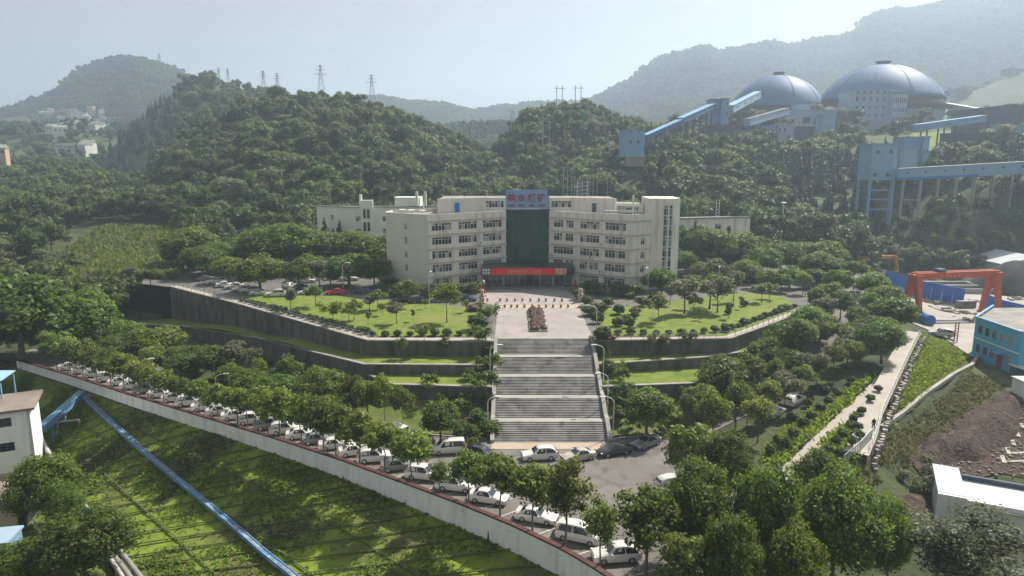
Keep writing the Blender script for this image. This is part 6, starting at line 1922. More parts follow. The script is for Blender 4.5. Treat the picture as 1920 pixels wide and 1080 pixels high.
gallery('conveyor_gallery', 'lower blue conveyor bridge climbing the wooded hill from the blue block house', PY(1208, 262, 296), PY(1275, 232, 318), 2.6, 1.8, M['steel_navy'], M['steel_blue_light'], 4, M['steel_dark'])
gallery('conveyor_gallery', 'upper blue conveyor bridge reaching the conveyor head house', PY(1275, 232, 318), PY(1336, 204, 352), 2.8, 2.4, M['steel_navy'], M['steel_blue_light'], 5, M['steel_dark'])
gallery('conveyor_gallery', 'pale conveyor bridge resting against the smaller dome', PY(1368, 212, 352), PY(1420, 184, 408), 3.6, 3.6, M['plant_pale'], M['steel_blue_light'], 3, M['steel_dark'], 4)
gallery('conveyor_gallery', 'pale lower conveyor bridge in front of the smaller dome', PY(1400, 236, 352), PY(1474, 214, 395), 3.4, 3.2, M['plant_pale'], M['steel_dark'], 3, M['steel_dark'])
block('transfer_house', 'blue block touching the edge of the larger dome', 'building', 1756, 1776, 172, 203, 420, 9, M['steel_blue_light'], foot=5)
gallery('conveyor_gallery', 'conveyor bridge with a white roof running down to the grey shed', PY(1774, 202, 418), PY(1840, 214, 380), 3.0, 2.6, M['plant_pale'], M['roof_white'], 3, M['steel_dark'])
# grey gable shed at the right edge
def gable(name, label, px0, px1, peave, pridge, pbot, Y, depth, m, roofm):
    a, c = PY(px0, peave, Y), PY(px1, peave, Y)
    zr, zb = PY(px0, pridge, Y).z, PY(px0, pbot, Y).z - 4
    t = thing(name, (a.x, Y, zb), label, 'shed')
    xm = (a.x + c.x) / 2
    b = MB(); b.add([(a.x, Y, zb), (c.x, Y, zb), (c.x, Y, a.z), (xm, Y, zr), (a.x, Y, a.z), (a.x, Y + depth, zb), (c.x, Y + depth, zb), (c.x, Y + depth, a.z), (xm, Y + depth, zr), (a.x, Y + depth, a.z)],
                    [(0, 1, 2, 3, 4), (9, 8, 7, 6, 5), (1, 6, 7, 2), (5, 0, 4, 9)]); b.build('wall', m, t)
    for s_, x0 in ((-1, a.x), (1, c.x)):
        b = MB(); e0, e1 = Vector((x0 + s_ * 0.5, Y - 0.5, a.z - 0.1)), Vector((xm, Y - 0.5, zr + 0.05))
        b.add([e0, e1, e1 + Vector((0, depth + 1, 0)), e0 + Vector((0, depth + 1, 0)), e0 + Vector((0, 0, .25)), e1 + Vector((0, 0, .25)), e1 + Vector((0, depth + 1, .25)), e0 + Vector((0, depth + 1, .25))],
              [(0, 1, 2, 3), (4, 5, 6, 7), (0, 1, 5, 4), (3, 2, 6, 7), (0, 3, 7, 4)]); b.build('roof_sheet', roofm, t)
    return t
gable('storage_shed', 'grey-blue gable shed at the end of the conveyor bridges', 1838, 1960, 203, 196, 246, 330, 20, M['steel_dark'], M['steel_dark'])
block('storage_shed', 'wide dark shed below the grey-blue gable shed', 'shed', 1796, 1920, 250, 280, 290, 12, M['steel_dark'], foot=4)
block('conveyor_house', 'light blue conveyor house crossing in front of the gable shed', 'building', 1874, 1990, 234, 250, 300, 5, M['steel_blue_light'], foot=3)
gallery('conveyor_gallery', 'blue conveyor bridge sloping up across the green field to the gable shed', PY(1716, 246, 300), PY(1842, 228, 322), 3.2, 2.6, M['steel_blue'], M['steel_blue_light'], 4, M['steel_dark'])
# green field on the plateau
X0 = [PY(1706, 252, 300), PY(1712, 226, 372), PY(1790, 224, 372), PY(1838, 232, 340), PY(1836, 252, 300)]
struct(drape('plateau_field', [V2(p) for p in X0], lambda X, Y: H(X, Y), M['lawn'], 4.0, 0.6))

# blue transfer tower and the long gallery
Yt = 245
tw_ = thing('transfer_tower', tuple(PY(1632, 440, Yt)), 'tall blue sheet-clad transfer tower on open legs at the end of the long gallery', 'tower')
def pz(py): return PY(1650, py, Yt).z
x0, x1 = PY(1634, 300, Yt).x, PY(1682, 300, Yt).x
x2 = PY(1697, 300, Yt).x
b = MB(); b.prism([(x0, Yt), (x1, Yt), (x2, Yt + 7), (x0, Yt + 9)], pz(338), pz(271)); b.build('casing', M['steel_blue_light'], tw_)
b = MB(); b.prism([(x0 - .3, Yt - .3), (x1 + .3, Yt - .3), (x2 + .3, Yt + 7), (x0 - .3, Yt + 9.3)], pz(271) + 0.003, pz(269)); b.build('roof', M['steel_blue'], tw_)
for z in (pz(297), pz(320)):
    b = MB(); b.box((x0 + x1) / 2, Yt - 0.05, z, x1 - x0, 0.1, 0.14); b.build('floor_band', M['steel_blue'], tw_)
for u, py in ((0.24, 285), (0.74, 284), (0.2, 327), (0.7, 327)):
    xw = lerp(x0, x1, u); b = MB(); b.box(xw, Yt - 0.06, pz(py + 4), 1.25, 0.1, 1.3); w_ = b.build('window', M['glass_dark'], tw_)
    b = MB(); b.box(xw + 0.2, Yt - 0.13, pz(py + 4), 0.07, 0.03, 1.3); b.build('window_frame', M['frame_white'], w_)
for f in (0.3, 0.75):
    p = Vector((lerp(x1, x2, f), Yt + 7 * f, 0)); b = MB(); b.box(p.x + 0.1, p.y - 0.1, pz(289), 0.5, 0.5, 1.5, math.atan2(7, x2 - x1)); b.build('window', M['glass_dark'], tw_)
b = MB(); b.beam((lerp(x1, x2, .5) + .08, Yt + 3.4, pz(338)), (lerp(x1, x2, .5) + .08, Yt + 3.4, pz(271)), 0.18, 0.18); b.build('corner_trim', M['steel_dark'], tw_)
for x, y in ((x0 + 0.4, Yt + 0.4), (x1 - 0.4, Yt + 0.4), (x2 - 0.4, Yt + 6.6), (x0 + 0.4, Yt + 8.4)):
    b = MB(); b.beam((x, y, g1(x, y) - 2), (x, y, pz(338)), 0.8, 0.8); b.build('leg', M['steel_blue_light'], tw_)
for py in (357, 374, 393):
    b = MB(); b.beam((x0 + .4, Yt + .4, pz(py)), (x1 - .4, Yt + .4, pz(py)), 0.45, 0.5); b.build('cross_beam', M['steel_blue'], tw_)
t2 = block('transfer_house', 'blue upper house behind the transfer tower with a small balcony shed', 'building', 1697, 1732, 258, 300, 268, 7, M['steel_blue'], wins=[], foot=6)
block('transfer_house', 'light blue end of the upper house behind the transfer tower', 'building', 1732.3, 1744, 257, 300, 267, 6, M['steel_blue_light'], wins=[(0.3, 0.35, 0.16, 0.2), (0.75, 0.35, 0.16, 0.2)], foot=6)
block('conveyor_house', 'grey striped lean-to under the upper blue house', 'building', 1697, 1722, 280, 297, 262, 3, M['plant_pale'], foot=6)
# gallery with concrete trestles
ga, gb = PY(1682, 338, 244), PY(1990, 322, 230)
gt = thing('conveyor_gallery', tuple(ga), 'long blue conveyor gallery with white roof edge on tall concrete trestles', 'conveyor')
zh = 3.8
b = MB(); b.beam(ga + Vector((0, 0, zh / 2)), gb + Vector((0, 0, zh / 2)), 3.4, zh); b.build('casing', M['steel_blue_light'], gt)
b = MB(); b.beam(ga + Vector((0, -0.06, 0.4)), ga.lerp(gb, 0.5) + Vector((0, -0.06, 0.4)), 3.5, 0.75); b.build('girder', M['fence_blue'], gt)
b = MB(); b.beam(ga + Vector((0, 0, zh + .15)), gb + Vector((0, 0, zh + .15)), 3.9, 0.25); b.build('roof', M['roof_white'], gt)
for i in range(8):
    for s_ in (-0.45, 0.45):
        c = ga.lerp(gb, (i + 0.45) / 8.5) + Vector((s_, -1.76, zh * 0.55)); b = MB(); b.box(c.x, c.y, c.z, 0.6, 0.08, 0.75); b.build('window', M['glass_dark'], gt)
pl_ = None
for i in range(9):
    c = ga.lerp(gb, 0.03 + i * 0.112)
    for s_ in (-1.3, 1.3):
        y = c.y + s_
        b = MB(); b.beam((c.x + (s_ > 0) * 1.2, y, g1(c.x, y) - 1), (c.x + (s_ > 0) * 1.2, y, c.z), 0.55, 0.55); b.build('trestle_leg', M['concrete'], gt)
    if pl_ is not None and i < 2:
        b = MB(); b.beam((pl_.x, c.y - 1.3, c.z - 7), (c.x, c.y - 1.3, c.z - 7.2), 0.4, 0.4); b.build('tie_beam', M['concrete'], gt)
    pl_ = c

# ================================================================== WORKS YARD
def gantry(px0, px1, py_base0, py_base1, ptop, m, label, w=1.1, zyard=None, girder_h=1.4, bases=None):
    p0, p1 = P(px0, py_base0, zyard), P(px1, py_base1, zyard)
    t = thing('gantry_crane', tuple(p0), label, 'crane')
    h = px_height(p0, ptop)
    h1 = h + (p0.z - p1.z)
    up = Vector((0, 0, 1))
    d = (p1 - p0); d.z = 0; d.normalize(); n = Vector((-d.y, d.x, 0))
    for p, hh in ((p0, h), (p1, h1)):
        for s_ in (-1, 1):
            b = MB(); a = p + n * s_ * 2.6; c = p + n * s_ * 0.75 + up * (hh - girder_h)
            r = d * (w * 0.3); r2 = d * (w * 0.62); k = n * 0.34; k2 = n * 0.7
            b.hexa([a - r - k, a + r - k, a + r + k, a - r + k, c - r2 - k2, c + r2 - k2, c + r2 + k2, c - r2 + k2]); b.build('leg', m, t)
        b = MB(); b.beam(p - n * 3.2 + up * 0.3, p + n * 3.2 + up * 0.3, 0.6, 0.6); b.build('bogie_beam', m, t)
        b = MB(); b.box(p.x, p.y, p.z + hh - girder_h, w * 1.5, 3.0, girder_h * 0.75, math.atan2(d.y, d.x)); b.build('leg_head', m, t)
    for s_ in (-0.8, 0.8):
        b = MB(); b.beam(p0 + n * s_ + up * (h - girder_h * 0.45) - d * 0.4, p1 + n * s_ + up * (h1 - girder_h * 0.45) + d * 0.4, 0.55, girder_h); g_ = b.build('girder', m, t)
    b = MB(); c = p0.lerp(p1, 0.3) + up * (h + 0.1); b.box(c.x, c.y, c.z, 1.6, 2.0, 0.7); b.build('trolley', M['steel_dark'], t)
    return t, p0, p1, h, d, n
t, p0, p1, h, d, n = gantry(1708, 1855, 598, 590, 512, M['crane_red'], 'large orange-red gantry crane spanning the works yard', zyard=2.1)
for i in range(6):
    c = p0.lerp(p1, 0.28 + i * 0.055 + (0.05 if i == 5 else 0)) - n * 1.1 + Vector((0, 0, h - 0.95))
    b = MB()
    for k in range(2): b.box(c.x, c.y, c.z + k * 0.25, 0.42, 0.03, 0.12)
    b.box(c.x, c.y - 0.012, c.z - 0.05, 0.12, 0.03, 0.5); b.build('painted_mark', M['text_pale'], t)
gantry(1612, 1672, 512, 510, 480, M['crane_yellow'], 'smaller yellow gantry crane behind the round trees', 0.9, zyard=3.0, girder_h=1.0)

def fence(name, pts, h, m, label, panel=2.4):
    t = thing(name, tuple(pts[0]), label, 'fence')
    L = sum((b - a).length for a, b in zip(pts, pts[1:]))
    q = resample(pts, max(2, int(L / panel) + 1))
    for a, c in zip(q, q[1:]):
        d_ = (c - a).normalized() * 0.02
        b = MB(); b.beam(a + d_ + Vector((0, 0, h / 2)), c - d_ + Vector((0, 0, h / 2)), 0.12, h); b.build('panel', m, t)
    b = MB()
    for a, c in zip(q, q[1:]): b.beam(a + Vector((0, 0, h + .06)), c + Vector((0, 0, h + .06)), 0.2, 0.12)
    b.build('top_rail', m, t)
    return t
fa = [hit(1655, 536), hit(1720, 556), hit(1806, 573)]
fence('blue_fence', fa, 4.2, M['fence_blue'], 'tall blue sheet fence running behind the red gantry crane')
fb = [hit(1845, 578), hit(1880, 592), hit(1935, 606)]
fence('blue_fence', fb, 3.6, M['fence_blue'], 'shorter blue sheet fence between the crane leg and the cyan building')
# cyan two-storey building
Bz = 2.0
c0, c1 = P(1821, 668, Bz), P(1905, 706, Bz - 0.2)
cy = thing('works_office', (c0.x, c0.y, Bz), 'bright cyan two-storey works office with a flat dark roof', 'building')
HB = 7.6
Ld = (Vector((c1.x, c1.y, 0)) - Vector((c0.x, c0.y, 0))); Lc = Ld.length; e = Ld.normalized(); n = Vector((e.y, -e.x, 0))
win_s = [(0.9 + k * (Lc - 2.0) / 5, 0.9 + k * (Lc - 2.0) / 5 + 1.2, 2) for k in range(5)]
facade(cy, (c0.x, c0.y), (c1.x, c1.y), Bz, 2, 3.5, [[w for i, w in enumerate(win_s) if i != 3], win_s], 1.2, 2.7, Bz + HB, M['paint_cyan'], ledges=False, gl=('glass_dark', 'glass_mid', 'glass_mid'), frame='steel_dark')
c2 = Vector((c1.x, c1.y, 0)) + Vector((14, 1.5, 0))
facade(cy, (c1.x, c1.y), (c2.x, c2.y), Bz, 2, 3.5, [[], [(2, 3.2, 2), (6, 7.2, 2)]], 1.2, 2.7, Bz + HB, M['paint_cyan'], ledges=False, frame='steel_dark')
bk = Vector((c0.x, c0.y, 0)) + Vector((24, 10, 0))
b = MB(); b.prism([(c0.x + .25, c0.y + .35), (c1.x, c1.y + .5), (c2.x, c2.y + .5), (c2.x + 3, bk.y), (c0.x + 10, bk.y)], Bz - 1, Bz + HB - 0.5); b.build('roof', M['roof_grey'], cy)
b = MB(); a_ = Vector((c0.x, c0.y, Bz + HB)); 
b.beam(a_ + n * 0.1, Vector((c1.x, c1.y, Bz + HB)) + n * 0.1, 0.35, 0.25); b.beam(a_, (c0.x + 10, bk.y, Bz + HB), 0.35, 0.25); b.build('parapet', M['steel_blue_light'], cy)
b = MB(); b.beam(Vector((c0.x, c0.y, Bz + 3.75)) + n * 0.04, Vector((c1.x, c1.y, Bz + 3.75)) + n * 0.04, 0.1, 0.22); b.build('white_band', M['frame_white'], cy)
dp = Vector((c0.x, c0.y, 0)) + e * (win_s[3][0] + 0.6)
b = MB(); b.box(dp.x + n.x * .05, dp.y + n.y * .05, Bz, 1.1, 0.12, 2.4, math.atan2(e.y, e.x)); dr = b.build('door', mat('door_red', (0.30, 0.05, 0.04), 0.6), cy)
b = MB(); b.box(dp.x + n.x * .6, dp.y + n.y * .6, Bz + 2.7, 2.0, 1.1, 0.12, math.atan2(e.y, e.x)); b.build('door_hood', M['steel_blue'], dr)
ds_ = P(1912, 716, 1.4)
t = thing('lean_to', tuple(ds_), 'dark shed with a white roof against the end of the cyan office', 'shed')
b = MB(); b.box(ds_.x + 3, ds_.y + 1.2, 0.6, 6, 3.2, 3.0, 0.1); b.build('wall', M['steel_dark'], t)
b = MB(); b.box(ds_.x + 3, ds_.y + 1.0, 3.62, 6.6, 4.0, 0.15, 0.1); b.build('roof', M['roof_white'], t)
# tank, ladder mast, stacks of scrap
p = hit(1742, 612)
t = thing('blue_tank', tuple(p), 'round dark blue tank lying in the yard beside the crane leg', 'tank')
b = MB(); dd = Vector((0.35, -1, 0)).normalized(); b.tube([p + Vector((0, 3.4, 1.25)), p + Vector((0.2, 0, 1.25))], 1.25, 20); b.build('shell', M['tank_blue'], t)
b = MB(); 
for s_ in (0.6, 2.6): b.box(p.x, p.y + s_, p.z - 0.2, 1.6, 0.4, 0.5)
b.build('saddle', M['concrete'], t)
p = hit(1722, 603)
t = thing('machinery', tuple(p), 'dark machine housing next to the blue tank', 'machine')
b = MB(); b.box(p.x, p.y + 1, p.z, 2.0, 2.2, 2.0, 0.3); b.build('housing', M['steel_dark'], t)
b = MB(); b.tube([(p.x - .4, p.y + 1, p.z + 2), (p.x - .4, p.y + 1, p.z + 2.8)], 0.25, 8); b.build('stack', M['rail_dark'], t)
p = hit(1791, 643)
t = thing('ladder_mast', tuple(p), 'rusty lattice ladder mast standing in the pale yard', 'mast')
hh = px_height(p, 604)
M['rust'] = mat('rust', (0.16, 0.09, 0.06), 0.9)
for s_ in (-0.32, 0.32):
    b = MB(); b.box(p.x + s_, p.y, p.z, 0.13, 0.13, hh); b.build('upright', M['rust'], t)
for k in range(8):
    b = MB(); b.box(p.x, p.y, p.z + 0.4 + k * hh / 8.5, 0.56, 0.1, 0.1); b.build('rung', M['rust'], t)
rs = random.Random(9)
def heap(px, py, n_, spread_, size, label, m='rubble', name='scrap_heap', cat='scrap'):
    p = hit(px, py)
    t = thing(name, tuple(p), label, cat)
    for k in range(n_):
        b = MB(); x, y = rs.gauss(0, spread_), rs.gauss(0, spread_ * 0.6)
        sx, sy, sz = size * rs.uniform(.4, 1.6), size * rs.uniform(.3, .9), size * rs.uniform(.15, .6)
        b.box(p.x + x, p.y + y, p.z + 0.12, sx, sy, sz, rs.uniform(0, 3.1))
        b.v = [(a + rs.uniform(-.08, .08) * size, c + rs.uniform(-.08, .08) * size, z + (rs.uniform(-.1, .1) * size if z > p.z + .2 else 0)) for a, c, z in b.v]
        b.build('chunk', M[m], t)
    return t
heap(1768, 582, 14, 2.2, 1.5, 'stack of dark concrete beams in the middle of the yard')
heap(1795, 588, 10, 1.6, 1.3, 'scattered dark slabs next to the stacked beams')
heap(1745, 566, 12, 3.0, 0.9, 'loose scrap along the foot of the tall blue fence')
heap(1785, 572, 10, 2.2, 0.8, 'white scrap at the end of the tall blue fence')
heap(1822, 566, 14, 2.2, 0.9, 'pale scrap between the two blue fences')
heap(1812, 600, 7, 2.0, 1.1, 'dark offcuts lying near the cyan office')
heap(1905, 562, 16, 2.6, 1.0, 'broken pale rubble beside the shorter blue fence')
heap(1720, 548, 8, 2.4, 0.8, 'scrap beside the red crane leg')
p = hit(1810, 578)
t = thing('concrete_block', tuple(p), 'long brown concrete block standing in the yard behind the beams', 'block')
b = MB(); b.box(p.x, p.y, p.z, 4.6, 1.2, 1.8, 0.05); b.build('body', M['rubble'], t)
b = MB(); b.box(p.x, p.y, p.z + 1.803, 4.4, 1.0, 0.1, 0.05); b.build('lid', M['concrete'], t)
# basins behind the blue fence
for x, y, w_, lab in ((1790, 545, 14, 'long concrete basin behind the tall blue fence'), (1832, 552, 16, 'second concrete basin with a pale rim behind the blue fence')):
    p = hit(x, y)
    t = thing('settling_basin', tuple(p), lab, 'basin')
    for dx, dy, sx, sy in ((0, 0, w_, 0.5), (0, 6, w_, 0.5), (-w_ / 2 + .25, 3, 0.5, 5.4), (w_ / 2 - .25, 3, 0.5, 5.4)):
        b = MB(); b.box(p.x + dx, p.y + dy, p.z - 1, sx, sy, 2.6); b.build('basin_wall', M['concrete'], t)
    b = MB(); b.box(p.x, p.y + 3, p.z - 1, w_ - 1.0, 5.4, 1.9); b.build('sludge', M['coal'], t)
# coal heap and white shed at the right edge
p = hit(1900, 556)
t = thing('coal_heap', tuple(p), 'dark coal heap below the white shed at the right edge', 'heap')
b = MB(); b.lathe((p.x + 6, p.y + 8, p.z - 1), [(13, 0), (11, 2.5), (8, 5.4), (4, 8.2), (1, 9.5)], 22)
b.v = [(x + rs.uniform(-.5, .5), y + rs.uniform(-.5, .5), z + rs.uniform(-.4, .4)) for x, y, z in b.v]; b.build('coal', M['coal'], t, smooth=True)
gable('white_shed', 'white gable shed at the right edge above the coal heap', 1886, 1990, 497, 482, 525, 205, 16, M['roof_white'], M['roof_white'])
# drain and pipes on the bank
dl = [Vector((q.x, q.y, q.z + 0.3)) for q in (hit(1652, 806), hit(1690, 780), hit(1735, 742), hit(1790, 704), hit(1822, 688), hit(1836, 668))]
t = thing('concrete_drain', tuple(dl[0]), 'pale concrete drain channel running down along the foot of the grass bank', 'drain')
b = MB()
for a, c in zip(dl, dl[1:]): b.beam(a, c, 0.55, 0.6)
b.build('channel_wall', M['concrete'], t)
b = MB()
for a, c in zip(dl, dl[1:]): b.beam(a + Vector((-.9, -.3, -.25)), c + Vector((-.9, -.3, -.25)), 0.9, 0.3)
b.build('channel_bed', M['coal'], t)
p = thing('stone_edging', tuple(pr[0]), 'rough stone edging strip between outer footpath and grass bank', 'edging')
for k, a in enumerate(resample([q + Vector((0.75, -0.35, -0.2)) for q in pr], 80)):
    b = MB(); b.box(a.x + rs.uniform(-.25, .25), a.y, a.z - 0.5, rs.uniform(.3, .6), rs.uniform(.3, .6), rs.uniform(.35, .7), rs.uniform(0, 3)); b.build('stone', M['rubble'], p)

# ================================================================== EXCAVATION AND WHITE HOUSE, BOTTOM RIGHT
def mound(name, label, poly, hgt, m, seed, rough=0.5, step=0.9):
    pts = [hit(x, y) for x, y in poly]
    xs, ys = [p.x for p in pts], [p.y for p in pts]
    n_ = 46
    X, Y = np.meshgrid(np.linspace(min(xs) - 1, max(xs) + 1, n_), np.linspace(min(ys) - 1, max(ys) + 1, n_))
    pol = [V2(p) for p in pts]
    # distance inside the outline
    D = np.full(X.shape, 1e9)
    for a, c in zip(pol, pol[1:] + pol[:1]):
        ax, ay, cx2, cy2 = a[0], a[1], c[0], c[1]
        L2 = (cx2 - ax) ** 2 + (cy2 - ay) ** 2 + 1e-9
        t_ = np.clip(((X - ax) * (cx2 - ax) + (Y - ay) * (cy2 - ay)) / L2, 0, 1)
        D = np.minimum(D, np.hypot(X - ax - t_ * (cx2 - ax), Y - ay - t_ * (cy2 - ay)))
    D = np.where(in_poly(X, Y, pol), D, -D)
    base = G(X.ravel(), Y.ravel()).reshape(X.shape)
    Hh = np.clip(D / max(D.max(), .1), -0.4, 1)
    Z = base + hgt * np.sign(Hh) * np.abs(Hh) ** 0.8 + rough * fnoise(X, Y, 3.0, seed, 4) * np.clip(D + .5, 0, 1) * 0.6
    Z = np.where(D < -0.6, base - 0.6, Z)
    o = link(name, grid_mesh(name, X, Y, Z, m))
    return tag(o, label, 'earth mound')
mound('earth_mound', 'long heap of dark brown broken earth beside the trench', [(1740, 850), (1800, 790), (1870, 745), (1920, 750), (1910, 820), (1840, 868), (1790, 872)], 2.6, M['dirt'], 3, 1.2)
mound('earth_mound', 'smaller brown mound at the lower end of the long heap', [(1715, 865), (1740, 820), (1790, 830), (1800, 868), (1755, 880)], 2.2, M['dirt'], 4, 0.8)
mound('earth_mound', 'red soil heap in front of the white house', [(1835, 1035), (1850, 1000), (1900, 1010), (1950, 1045), (1930, 1065), (1870, 1060)], 1.8, M['red_dirt'], 5, 0.6)
mound('earth_mound', 'stony brown slope below the white picket railing', [(1680, 1000), (1690, 930), (1740, 920), (1760, 970), (1740, 1010)], 0.9, M['dirt'], 6, 0.8)
struct(drape('excavation', [P(1745, 905, -1.6), P(1700, 870, -0.9), P(1760, 800, -0.4), P(1880, 735, 1.1), P(1990, 735, 1.2), P(1990, 905, -1.9), P(1880, 885, -1.9)], lambda X, Y: H(X, Y), M['dirt'], 1.0, 0.18))
p = hit(1895, 840)
t = thing('trench', tuple(p), 'narrow muddy trench with concrete footings through the broken earth', 'trench')
for k in range(5):
    q = hit(1880 + k * 9, 862 - k * 16); b = MB(); b.box(q.x, q.y, q.z - 0.2, 0.5, 3.2, 0.45, -0.5); b.build('trench_edge', M['path'], t)
for x, y in ((1905, 868), (1915, 852)):
    q = hit(x, y); b = MB(); b.box(q.x, q.y, q.z - .2, 3.0, 0.5, 0.5, 0.1); b.build('footing', M['concrete'], t)
# scattered stones on it
X, Y, Z = scatter_px([(1720, 880), (1800, 790), (1890, 740), (1985, 750), (1985, 900), (1800, 890)], 1500, 31)
b = MB()
for x, y, z in zip(X[:900], Y[:900], Z[:900]):
    s_ = rs.uniform(.1, .38); b.box(x, y, z + 0.1 , s_, s_ * .8, s_ * .6 + 0.1, rs.uniform(0, 3))
tag(b.build('rubble_stones', M['rubble']), 'countless pale broken stones strewn over the excavation', 'stones', None, 'stuff')

HZ = -2.1
h0, h1 = P(1752, 985, HZ), P(1990, 1033, HZ)
wh = thing('white_house', (h0.x, h0.y, HZ), 'low white flat-roofed house with vines round its window', 'house')
e = (Vector((h1.x, h1.y, 0)) - Vector((h0.x, h0.y, 0))).normalized(); n = Vector((e.y, -e.x, 0))
s1 = (P(1806, 1000, HZ) - h0).length
Lh = (h1 - h0).length
mid = h0 + e * s1
hA = px_height(h0, 925)
facade(wh, V2(h0), V2(mid), HZ, 1, 3.4, [[]], 1, 2, HZ + hA, M['white_wall'], ledges=False)
m2 = mid + n * 0.35
facade(wh, V2(m2), V2(m2 + e * (Lh - s1)), HZ, 1, 3.2, [[(1.6, 3.0, 2), (5.6, 6.9, 2), (9.6, 10.9, 2)]], 1.0, 2.4, HZ + hA, M['white_wall'], ledges=False, gl=('glass_dark', 'glass_dark', 'glass_mid'), frame='rust')
A = Vector((h0.x, h0.y, 0)); q = [A - n * 0.35, A + e * s1 - n * 0.35, A + e * s1 - n * 8.5, A - n * 8.5]
b = MB(); b.prism([V2(p) for p in q], HZ - .5, HZ + hA + 0.05); b.build('roof', M['roof_white'], wh)
q = [A + e * (s1 + .02) + n * 0.0, A + e * Lh + n * 0.0, A + e * Lh - n * 6.0, A + e * (s1 + .02) - n * 6.0]
b = MB(); b.prism([V2(p) for p in q], HZ - .5, HZ + hA - 0.25); b.build('roof', M['roof_white'], wh)
p_, q_ = A + e * (s1 + .1) - n * 6.0, A + e * Lh - n * 6.0
b = MB(); b.beam((p_.x, p_.y, HZ + hA), (q_.x, q_.y, HZ + hA), 0.35, 0.6); b.build('parapet', M['steel_dark'], wh)
p_, q_ = m2 + n * 0.2, m2 + e * (Lh - s1) + n * 0.2
b = MB(); b.beam((p_.x, p_.y, HZ + hA - 0.55), (q_.x, q_.y, HZ + hA - 0.55), 0.5, 0.14); b.build('ledge', M['concrete'], wh)
p_ = m2 + e * 0.25 + n * 0.1
b = MB(); b.tube([(p_.x, p_.y, HZ), (p_.x, p_.y, HZ + hA)], 0.07, 6); b.build('downpipe', M['frame_white'], wh)
vw = m2 + e * 2.3 + n * 0.25
lob = [(rs.gauss(0, .5), rs.gauss(0, .1), rs.gauss(0, .6), .35, .35) for _ in range(9)]
vi = link('vine', foliage('vine', lob, 700, 0.11, M['leaf_shrub'], 55, core=0.0), None, (vw.x, vw.y, HZ + 1.9)); tag(vi, 'dark vine hanging round the first window of the white house', 'vine')
vi2 = link('creeper', foliage('creeper', [(rs.gauss(0, 1.6), rs.gauss(0, 1.2), rs.gauss(0, .7), .8, .7) for _ in range(14)], 2600, 0.16, M['leaf_grey'], 56, core=0.6), None, tuple(hit(1740, 930) + Vector((0, 0, 1.5)))); tag(vi2, 'pale green thicket climbing the corner of the white house', 'thicket')
p = hit(1918, 750)
t = thing('site_hut', tuple(p), 'white site hut at the right edge above the excavation', 'hut')
b = MB(); b.box(p.x + 2, p.y + 1, p.z - .3, 4.4, 3, 3.2); b.build('wall', M['white_wall'], t)
b = MB(); b.box(p.x + 2, p.y + 1, p.z + 2.95, 4.8, 3.4, 0.15); b.build('roof', M['roof_white'], t)

# ================================================================== LOWER LEFT: BLUE PIPE BRIDGE, PIPES, YARD BUILDINGS
def emb_pt(px, py, up):
    q = hit(px, py)
    return q + Vector((0, 0, up))
pp = [emb_pt(x - 8, y, 0.4) for x, y in ((162, 744), (215, 795), (270, 845), (330, 896), (390, 946), (450, 996), (505, 1045), (552, 1082), (640, 1160))]
t = thing('pipe_bridge', tuple(pp[0]), 'long faded blue enclosed conveyor running diagonally down the green embankment', 'conveyor')
pq = resample(pp, 34)
for i, (a, c) in enumerate(zip(pq, pq[1:])):
    dd = (c - a).normalized()
    b = MB(); b.beam(a + dd * 0.02, c - dd * 0.02, 0.62, 0.45); b.build('casing', M['pipe_blue'], t)
    if i % 2 == 0:
        b = MB(); b.beam((a.x, a.y, a.z - 1.4), (a.x, a.y, a.z - 0.28), 0.16, 0.16); b.build('support', M['steel_blue'], t)
for k, (off, up) in enumerate(((0.29, 0.27), (-0.29, 0.27))):
    b = MB()
    for a, c in zip(pq, pq[1:]):
        dd = (c - a); dd.z = 0; dd.normalize(); n = Vector((-dd.y, dd.x, 0)) * off
        b.beam(a + n + Vector((0, 0, up)), c + n + Vector((0, 0, up)), 0.09, 0.14)
    b.build('edge_rail', M['steel_blue'], t)
M['hatch_rust'] = mat('hatch_rust', (0.34, 0.37, 0.40), 0.7, (0.08, 0.10, 0.14), 1.5)
rl = random.Random(3)
for i, (a, c) in enumerate(zip(pq, pq[1:])):
    for k in range(3):
        if rl.random() < 0.75:
            m_ = a.lerp(c, (k + 0.5) / 3); dd = (c - a).normalized()
            b = MB(); b.beam(m_ - dd * 0.42 + Vector((0, 0, .24)), m_ + dd * 0.42 + Vector((0, 0, .24)), 0.3, 0.05); b.build('hatch', M['hatch_rust'], t)
# branch to the white block
qa = pp[0] + Vector((0, 0, 0.1)); qb = P(76, 806, -4.0)
t = thing('pipe_bridge', tuple(qb), 'short blue enclosed conveyor from the white block up to the parapet wall', 'conveyor')
b = MB(); b.beam(qb, qa, 1.1, 1.0); b.build('casing', M['steel_blue'], t)
b = MB(); b.beam(qb + Vector((0, 0, .56)), qa + Vector((0, 0, .56)), 1.2, 0.1); b.build('roof', M['steel_blue_light'], t)
for f in (0.25, 0.55, 0.85):
    c = qb.lerp(qa, f); b = MB(); b.beam((c.x, c.y, g1(c.x, c.y) - .5), (c.x, c.y, c.z - .6), 0.25, 0.25); b.build('support', M['steel_blue'], t)
